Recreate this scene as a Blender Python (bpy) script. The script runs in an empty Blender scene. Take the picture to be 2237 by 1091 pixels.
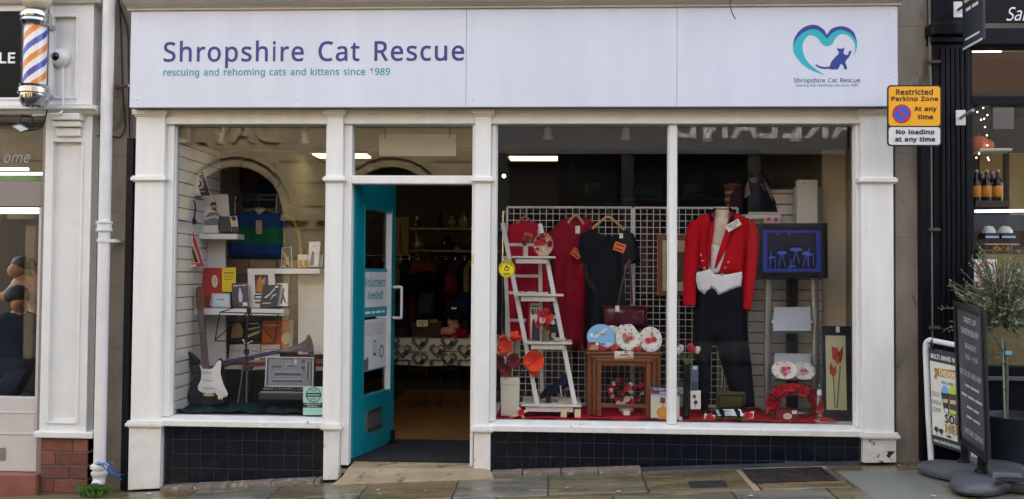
import bpy, bmesh, math, random
from mathutils import Vector, Matrix, noise
from mathutils.geometry import delaunay_2d_cdt
random.seed(7)
sc = bpy.context.scene
COL = sc.collection

# ------------------------------------------------------------------ camera
FPX, CX, CY = 1950.0, 1118.5, 545.5
CAM = Vector((0, -6.5, 1.393))
YAW, PITCH, ROLL = .0485, .0280, .0075
_fw = Vector((-math.sin(YAW)*math.cos(PITCH), math.cos(YAW)*math.cos(PITCH), math.sin(PITCH)))
_rt = Vector((math.cos(YAW), math.sin(YAW), 0)); _up = _rt.cross(_fw)
_rt, _up = math.cos(ROLL)*_rt + math.sin(ROLL)*_up, -math.sin(ROLL)*_rt + math.cos(ROLL)*_up
cd = bpy.data.cameras.new('camera'); cam = bpy.data.objects.new('camera', cd); COL.objects.link(cam)
cam.matrix_world = Matrix(((_rt.x, _up.x, -_fw.x, CAM.x), (_rt.y, _up.y, -_fw.y, CAM.y), (_rt.z, _up.z, -_fw.z, CAM.z), (0, 0, 0, 1)))
cd.sensor_width = 36; cd.lens = 36*FPX/2237; cd.clip_start = .05; cd.clip_end = 2000
sc.camera = cam

# ------------------------------------------------------------------ sky, sun, exposure
SUN_EL, SUN_AZ = 47, 165          # hazy sun behind the shop: the facade stands in soft sky light, the far side of the street is lit
w = bpy.data.worlds.new('World'); sc.world = w; w.use_nodes = True
wn = w.node_tree; bg = wn.nodes['Background']
sky = wn.nodes.new('ShaderNodeTexSky'); sky.sky_type = 'NISHITA'; sky.sun_disc = False
sky.sun_elevation = math.radians(SUN_EL); sky.sun_rotation = math.radians(180-SUN_AZ)
sky.air_density = 1.0; sky.dust_density = 4.0; sky.ozone_density = 1.0
hs = wn.nodes.new('ShaderNodeHueSaturation'); hs.inputs['Saturation'].default_value = .52
wn.links.new(sky.outputs[0], hs.inputs['Color']); wn.links.new(hs.outputs[0], bg.inputs[0])
bg.inputs[1].default_value = .15
sl = bpy.data.lights.new('sun', 'SUN'); sl.energy = 1.7; sl.angle = math.radians(12); sl.color = (1, .98, .95)
so = bpy.data.objects.new('sun', sl); COL.objects.link(so)
el, az = math.radians(SUN_EL), math.radians(SUN_AZ)
sdir = Vector((math.sin(az)*math.cos(el), -math.cos(az)*math.cos(el), math.sin(el)))   # towards the sun
so.rotation_euler = sdir.to_track_quat('Z', 'Y').to_euler(); so.location = (3, 9, 12)
sc.view_settings.view_transform = 'Standard'; sc.view_settings.look = 'None'
sc.view_settings.exposure = 2.62; sc.view_settings.gamma = 1; sc.view_settings.use_curve_mapping = False
sc.cycles.use_denoising = True
sc.cycles.max_bounces = 8; sc.cycles.diffuse_bounces = 4; sc.cycles.glossy_bounces = 4
sc.cycles.transmission_bounces = 6; sc.cycles.transparent_max_bounces = 24
sc.cycles.caustics_reflective = False; sc.cycles.caustics_refractive = False
sc.cycles.sample_clamp_indirect = 4

# ------------------------------------------------------------------ measuring: a pixel of the photograph to a point at a real depth
def ray(px, py):
    d = _fw + _rt*((px-CX)/FPX) - _up*((py-CY)/FPX)
    return d/d.y
def P(px, py, Y):
    return CAM + ray(px, py)*(Y-CAM.y)
def X(px, py, Y): return P(px, py, Y).x
def Z(px, py, Y): return P(px, py, Y).z
GT = [(-9, -.50), (-5, -.315), (-3.1, -.222), (-1.68, -.125), (-.58, -.062), (1, .012), (2.2, .068), (3, .095), (9, .30)]
def gz(x, y=0):
    for (a, za), (b, zb) in zip(GT, GT[1:]):
        if x <= b:
            z = za+(zb-za)*(x-a)/(b-a); break
    else: z = GT[-1][1]
    return z + .018*min(0, y)
def G(px, py):
    r = ray(px, py); lo, hi = 3.0, 12.0
    for _ in range(50):
        t = (lo+hi)/2; p = CAM+r*t
        if p.z > gz(p.x, p.y): lo = t
        else: hi = t
    return CAM+r*lo

# ------------------------------------------------------------------ materials
def lin(h):
    h = h.lstrip('#'); o = []
    for i in (0, 2, 4):
        c = int(h[i:i+2], 16)/255
        o.append(c/12.92 if c <= .04045 else ((c+.055)/1.055)**2.4)
    return tuple(o)
MATS = {}
def mat(name, col, rough=.55, metal=0, var=.10, vscale=6, bump=0, bscale=40, spec=.5, coat=0, stretch=(1, 1, 1), col2=None, thr=None, trans=0, rvar=0, emit=None, estr=0, sheen=0):
    """procedural material: base colour, noise variation, optional second colour patches (thr), bump"""
    if name in MATS: return MATS[name]
    m = bpy.data.materials.new(name); m.use_nodes = True; nt = m.node_tree; N = nt.nodes; L = nt.links
    b = N['Principled BSDF']
    if isinstance(col, str): col = lin(col)
    if isinstance(col2, str): col2 = lin(col2)
    tc = N.new('ShaderNodeTexCoord'); mp = N.new('ShaderNodeMapping'); mp.inputs['Scale'].default_value = stretch
    L.new(tc.outputs['Object'], mp.inputs[0])
    no = N.new('ShaderNodeTexNoise'); no.inputs['Scale'].default_value = vscale; no.inputs['Detail'].default_value = 6; no.inputs['Roughness'].default_value = .6
    L.new(mp.outputs[0], no.inputs['Vector'])
    rmp = N.new('ShaderNodeValToRGB'); e = rmp.color_ramp.elements
    e[0].position = .3; e[1].position = .7
    e[0].color = tuple(c*(1-var) for c in col)+(1,); e[1].color = tuple(min(1, c*(1+var*.6)) for c in col)+(1,)
    L.new(no.outputs['Fac'], rmp.inputs[0]); out = rmp.outputs[0]
    if col2 is not None:
        n2 = N.new('ShaderNodeTexNoise'); n2.inputs['Scale'].default_value = vscale*1.7; n2.inputs['Detail'].default_value = 8; n2.inputs['Roughness'].default_value = .65
        L.new(mp.outputs[0], n2.inputs['Vector'])
        r2 = N.new('ShaderNodeValToRGB'); t = thr or .62
        r2.color_ramp.elements[0].position = t; r2.color_ramp.elements[1].position = min(1, t+.05)
        L.new(n2.outputs['Fac'], r2.inputs[0])
        mx = N.new('ShaderNodeMix'); mx.data_type = 'RGBA'
        L.new(r2.outputs[0], mx.inputs[0]); L.new(out, mx.inputs[6]); mx.inputs[7].default_value = (*col2, 1); out = mx.outputs[2]
    L.new(out, b.inputs['Base Color'])
    b.inputs['Roughness'].default_value = rough; b.inputs['Metallic'].default_value = metal
    b.inputs['Specular IOR Level'].default_value = spec; b.inputs['Coat Weight'].default_value = coat
    b.inputs['Sheen Weight'].default_value = sheen
    if rvar:
        mr = N.new('ShaderNodeMapRange'); mr.inputs[1].default_value = .35; mr.inputs[2].default_value = .65
        mr.inputs[3].default_value = max(.03, rough-rvar); mr.inputs[4].default_value = min(1, rough+rvar)
        L.new(no.outputs['Fac'], mr.inputs[0]); L.new(mr.outputs[0], b.inputs['Roughness'])
    if trans: b.inputs['Transmission Weight'].default_value = trans
    if emit is not None:
        b.inputs['Emission Color'].default_value = (*(lin(emit) if isinstance(emit, str) else emit), 1); b.inputs['Emission Strength'].default_value = estr
    if bump:
        n3 = N.new('ShaderNodeTexNoise'); n3.inputs['Scale'].default_value = bscale; n3.inputs['Detail'].default_value = 5
        L.new(mp.outputs[0], n3.inputs['Vector'])
        bp = N.new('ShaderNodeBump'); bp.inputs['Strength'].default_value = bump; bp.inputs['Distance'].default_value = .01
        L.new(n3.outputs['Fac'], bp.inputs['Height']); L.new(bp.outputs[0], b.inputs['Normal'])
    MATS[name] = m; return m
def C(h, rough=.5, var=.06):
    return mat('print_'+h.lstrip('#')+('_%d' % int(rough*100)), h, rough, var=var, vscale=12)
def fab(h, name=None):
    return mat('cloth_'+h.lstrip('#'), h, .9, var=.16, vscale=5, bump=.25, bscale=180, spec=.12, sheen=.0)
def glassmat(name, base=.031, tint=(1, 1, 1), rough=0.0):
    if name in MATS: return MATS[name]
    m = bpy.data.materials.new(name); m.use_nodes = True; nt = m.node_tree; N = nt.nodes; L = nt.links
    N.remove(N['Principled BSDF']); o = N['Material Output']
    lw = N.new('ShaderNodeLayerWeight'); lw.inputs['Blend'].default_value = .5
    pw = N.new('ShaderNodeMath'); pw.operation = 'POWER'; L.new(lw.outputs['Facing'], pw.inputs[0]); pw.inputs[1].default_value = 5
    mr = N.new('ShaderNodeMapRange'); L.new(pw.outputs[0], mr.inputs[0]); mr.inputs[3].default_value = base; mr.inputs[4].default_value = 1
    t = N.new('ShaderNodeBsdfTransparent'); t.inputs[0].default_value = (*tint, 1)
    g = N.new('ShaderNodeBsdfGlossy'); g.inputs['Roughness'].default_value = rough
    mx = N.new('ShaderNodeMixShader'); L.new(mr.outputs[0], mx.inputs[0]); L.new(t.outputs[0], mx.inputs[1]); L.new(g.outputs[0], mx.inputs[2])
    L.new(mx.outputs[0], o.inputs['Surface']); MATS[name] = m; return m

WHITE = mat('white_gloss_paint', '#ebe9e4', .36, var=.08, vscale=3.5, bump=.10, bscale=38, col2='#bdb6aa', thr=.70, stretch=(2.5, 2.5, .45), rvar=.08)
WORN = mat('worn_white_paint', '#e3dfd8', .5, var=.10, vscale=7, bump=.25, bscale=45, col2='#6a6154', thr=.645)
PEEL = mat('peeling_white_paint', '#dedad2', .55, var=.14, vscale=9, bump=.4, bscale=50, col2='#3f392f', thr=.585)
FASCIA = mat('aluminium_sign_panel', '#d6dae4', .30, var=.05, vscale=1.6, spec=.4, bump=.05, bscale=1.6, stretch=(3, 1, .35))
GLASS = glassmat('window_glass')
BLACKM = mat('black_metal', '#101114', .4, var=.1)
CHROME = mat('chrome', '#c9cacc', .15, metal=1, var=.05)
STEEL = mat('brushed_steel', '#a9abae', .35, metal=1, var=.08, stretch=(1, 1, 30))
WPLASTIC = mat('white_plastic', '#dcdcd8', .35, var=.04)
WBOARD = mat('white_melamine', '#dedcd6', .4, var=.04)

# ------------------------------------------------------------------ mesh builder
ORG = {}
class MB:
    def __init__(s): s.v = []; s.f = []; s.m = []; s.sm = []
    def add(s, vs, fs, m=0, smooth=False):
        k = len(s.v); s.v += [Vector(a) for a in vs]
        for f in fs: s.f.append(tuple(i+k for i in f)); s.m.append(m); s.sm.append(smooth)
        return s
    def box(s, x0, y0, z0, x1, y1, z1, m=0):
        if x0 > x1: x0, x1 = x1, x0
        if y0 > y1: y0, y1 = y1, y0
        if z0 > z1: z0, z1 = z1, z0
        return s.add([(x0, y0, z0), (x1, y0, z0), (x1, y1, z0), (x0, y1, z0), (x0, y0, z1), (x1, y0, z1), (x1, y1, z1), (x0, y1, z1)],
                     [(0, 3, 2, 1), (4, 5, 6, 7), (0, 1, 5, 4), (1, 2, 6, 5), (2, 3, 7, 6), (3, 0, 4, 7)], m)
    def hexa(s, b, t, m=0):      # bottom 4, top 4 (same winding, counter-clockwise from above)
        return s.add(list(b)+list(t), [(3, 2, 1, 0), (4, 5, 6, 7), (0, 1, 5, 4), (1, 2, 6, 5), (2, 3, 7, 6), (3, 0, 4, 7)], m)
    def prism(s, pts, y0, y1, m=0, smooth=False):      # pts = (x,z) counter-clockwise seen from the street
        n = len(pts)
        a = sum(pts[i][0]*pts[(i+1) % n][1]-pts[(i+1) % n][0]*pts[i][1] for i in range(n))
        if a < 0: pts = pts[::-1]
        vs = [(x, y0, z) for x, z in pts]+[(x, y1, z) for x, z in pts]
        fs = [tuple(range(n)), tuple(range(2*n-1, n-1, -1))]
        s.add(vs, fs, m); k = len(s.v)-2*n
        for i in range(n): s.f.append((k+i, k+n+i, k+n+(i+1) % n, k+(i+1) % n)); s.m.append(m); s.sm.append(smooth)
        return s
    def extrude_x(s, prof, x0, x1, m=0):     # prof = (y,z) polygon, swept along x
        n = len(prof)
        s.add([(x0, y, z) for y, z in prof]+[(x1, y, z) for y, z in prof],
              [tuple(range(n))[::-1], tuple(range(n, 2*n))]+[(i, (i+1) % n, n+(i+1) % n, n+i) for i in range(n)], m)
        return s
    def tube(s, pts, r, n=8, m=0, cap=True, flat=1.0):
        pts = [Vector(p) for p in pts]; k = len(s.v); N = len(pts)
        rs = r if isinstance(r, (list, tuple)) else [r]*N
        up0 = Vector((0, 0, 1)); prev = None
        for i, p in enumerate(pts):
            t = (pts[min(i+1, N-1)]-pts[max(i-1, 0)]).normalized()
            a = prev if prev is not None else (Vector((1, 0, 0)) if abs(t.z) > .8 else up0)
            u = (a-t*a.dot(t))
            if u.length < 1e-4: u = t.orthogonal()
            u.normalize(); prev = u; b = t.cross(u)
            for j in range(n):
                an = 2*math.pi*j/n
                s.v.append(p+(u*math.cos(an)+b*math.sin(an)*flat)*rs[i])
        for i in range(N-1):
            for j in range(n):
                s.f.append((k+i*n+j, k+i*n+(j+1) % n, k+(i+1)*n+(j+1) % n, k+(i+1)*n+j)); s.m.append(m); s.sm.append(True)
        if cap:
            s.f.append(tuple(k+j for j in range(n))[::-1]); s.m.append(m); s.sm.append(False)
            s.f.append(tuple(k+(N-1)*n+j for j in range(n))); s.m.append(m); s.sm.append(False)
        return s
    def lathe(s, prof, o=(0, 0, 0), axis=(0, 0, 1), n=20, m=0, sx=1.0, flute=0, fa=0):    # prof = (r, h)
        o = Vector(o); ax = Vector(axis).normalized(); u = ax.orthogonal().normalized() if abs(ax.z) < .95 else Vector((1, 0, 0))
        if abs(ax.z) < .95:
            u = ax.cross(Vector((0, 0, 1))).normalized()
        w_ = ax.cross(u); k = len(s.v)
        for r, h in prof:
            for j in range(n):
                a = 2*math.pi*j/n; rr = r*(1+(fa*math.cos(flute*a) if flute else 0))
                s.v.append(o+ax*h+(u*math.cos(a)*sx+w_*math.sin(a))*rr)
        for i in range(len(prof)-1):
            for j in range(n):
                s.f.append((k+i*n+j, k+i*n+(j+1) % n, k+(i+1)*n+(j+1) % n, k+(i+1)*n+j)); s.m.append(m); s.sm.append(True)
        s.f.append(tuple(k+j for j in range(n))[::-1]); s.m.append(m); s.sm.append(False)
        s.f.append(tuple(k+(len(prof)-1)*n+j for j in range(n))); s.m.append(m); s.sm.append(False)
        return s
    def ball(s, c, r, m=0, n=8, sz=1.0, sy=1.0, sx=1.0):
        c = Vector(c); prof = []
        k = len(s.v); R = n//2+1
        for i in range(R+1):
            t = math.pi*i/R
            for j in range(n):
                a = 2*math.pi*j/n
                s.v.append(c+Vector((sx*r*max(.02, math.sin(t))*math.cos(a), sy*r*max(.02, math.sin(t))*math.sin(a), -sz*r*math.cos(t))))
        for i in range(R):
            for j in range(n):
                s.f.append((k+i*n+j, k+i*n+(j+1) % n, k+(i+1)*n+(j+1) % n, k+(i+1)*n+j)); s.m.append(m); s.sm.append(True)
        return s
    def puff(s, pts, Y, tf=.03, tb=.03, step=.03, wd=.05, folds=0, fk=40, m=0, lean=0, slope=None):
        """soft filled shape from an outline (x,z): swells towards the street by tf and back by tb"""
        n = len(pts); bd = []
        for i in range(n):
            a, b = Vector(pts[i]), Vector(pts[(i+1) % n]); q = max(1, int((b-a).length/step))
            for j in range(q): bd.append(a+(b-a)*j/q)
        N = len(bd)
        x0 = min(p.x for p in bd); x1 = max(p.x for p in bd); z0 = min(p.y for p in bd); z1 = max(p.y for p in bd)
        def dist(p):
            best = 9
            for i in range(n):
                a, b = Vector(pts[i]), Vector(pts[(i+1) % n]); ab = b-a; l = ab.length_squared or 1e-9
                t = max(0, min(1, (p-a).dot(ab)/l)); best = min(best, (p-a-ab*t).length)
            return best
        def inside(p):
            c = False; j = n-1
            for i in range(n):
                xi, yi = pts[i]; xj, yj = pts[j]
                if (yi > p.y) != (yj > p.y) and p.x < (xj-xi)*(p.y-yi)/(yj-yi)+xi: c = not c
                j = i
            return c
        inn = []
        zz = z0+step*.5; r_ = 0
        while zz < z1:
            xx = x0+step*(.5 if r_ % 2 else 0)
            while xx < x1:
                p = Vector((xx, zz))
                if inside(p) and dist(p) > step*.45: inn.append(p)
                xx += step
            zz += step*.87; r_ += 1
        vs, es, fs, *_ = delaunay_2d_cdt(bd+inn, [(i, (i+1) % N) for i in range(N)], [], 1, 1e-5)
        k = len(s.v); fr = []; bk = []; off = []
        for v in vs:
            d = dist(v); h = min(1, d/wd); h = math.sqrt(max(0, 1-(1-h)**2)); 
            fo = folds*h*(math.sin(fk*v.x+3*noise.noise((v.x*6, v.y*2.2, Y)))*.6+noise.noise((v.x*14, v.y*5, Y*3))*.8) if folds else 0
            yl = Y+lean*(v.y-z0)
            if d < 1e-4: fr.append((v.x, yl, v.y)); bk.append(None)
            else: fr.append((v.x, yl-tf*h+fo, v.y)); bk.append((v.x, yl+tb*h+fo*.6, v.y))
        idx = []; c = k+len(fr)
        s.v += [Vector(a) for a in fr]
        for i, b in enumerate(bk):
            if b is None: idx.append(k+i)
            else: s.v.append(Vector(b)); idx.append(c); c += 1
        for f in fs:
            a = [vs[i] for i in f]
            ar = (a[1].x-a[0].x)*(a[2].y-a[0].y)-(a[2].x-a[0].x)*(a[1].y-a[0].y)
            f = tuple(f) if ar > 0 else tuple(f)[::-1]
            s.f.append(tuple(k+i for i in f)); s.m.append(m); s.sm.append(True)
            s.f.append(tuple(idx[i] for i in f)[::-1]); s.m.append(m); s.sm.append(True)
        return s
    def xform(s, M, start=0):
        for i in range(start, len(s.v)): s.v[i] = M @ s.v[i]
        return s
def mesh_of(mb, name, mats, org, sharp=None):
    me = bpy.data.meshes.new(name)
    me.from_pydata([tuple(v-org) for v in mb.v], [], mb.f)
    for m_ in (mats if isinstance(mats, (list, tuple)) else [mats]): me.materials.append(m_)
    me.polygons.foreach_set('material_index', mb.m); me.polygons.foreach_set('use_smooth', mb.sm)
    me.validate(); me.update()
    if sharp and any(mb.sm): me.set_sharp_from_angle(angle=math.radians(sharp))
    return me
def setp(o, label=None, cat=None, group=None, kind=None):
    if label: o['label'] = label
    if cat: o['category'] = cat
    if group: o['group'] = group
    if kind: o['kind'] = kind
    return o
def thing(name, label, cat, loc, group=None, kind=None):
    o = bpy.data.objects.new(name, None); COL.objects.link(o); o.location = loc; o.empty_display_size = .1
    ORG[o.name] = Vector(loc); return setp(o, label, cat, group, kind)
def obj(mb, name, mats, parent=None, label=None, cat=None, group=None, kind=None, bevel=0, sharp=40, seg=2):
    if parent is not None: org = ORG[parent.name]
    else:
        xs = [v.x for v in mb.v]; ys = [v.y for v in mb.v]; zs = [v.z for v in mb.v]
        org = Vector(((min(xs)+max(xs))/2, (min(ys)+max(ys))/2, min(zs)))
    me = mesh_of(mb, name, mats, org, sharp)
    o = bpy.data.objects.new(name, me); COL.objects.link(o)
    if parent is not None: o.parent = parent
    else: o.location = org
    ORG[o.name] = org
    if bevel:
        bv = o.modifiers.new('bevel', 'BEVEL'); bv.width = bevel; bv.segments = seg; bv.limit_method = 'ANGLE'; bv.angle_limit = math.radians(50)
    return setp(o, label, cat, group, kind)
def inst(me, name, parent, loc, bevel=0):
    o = bpy.data.objects.new(name, me); COL.objects.link(o)
    if parent is not None: o.parent = parent; o.location = Vector(loc)-ORG[parent.name]
    else: o.location = loc
    ORG[o.name] = Vector(loc)
    if bevel:
        bv = o.modifiers.new('bevel', 'BEVEL'); bv.width = bevel; bv.segments = 1; bv.limit_method = 'ANGLE'
    return o

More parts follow.
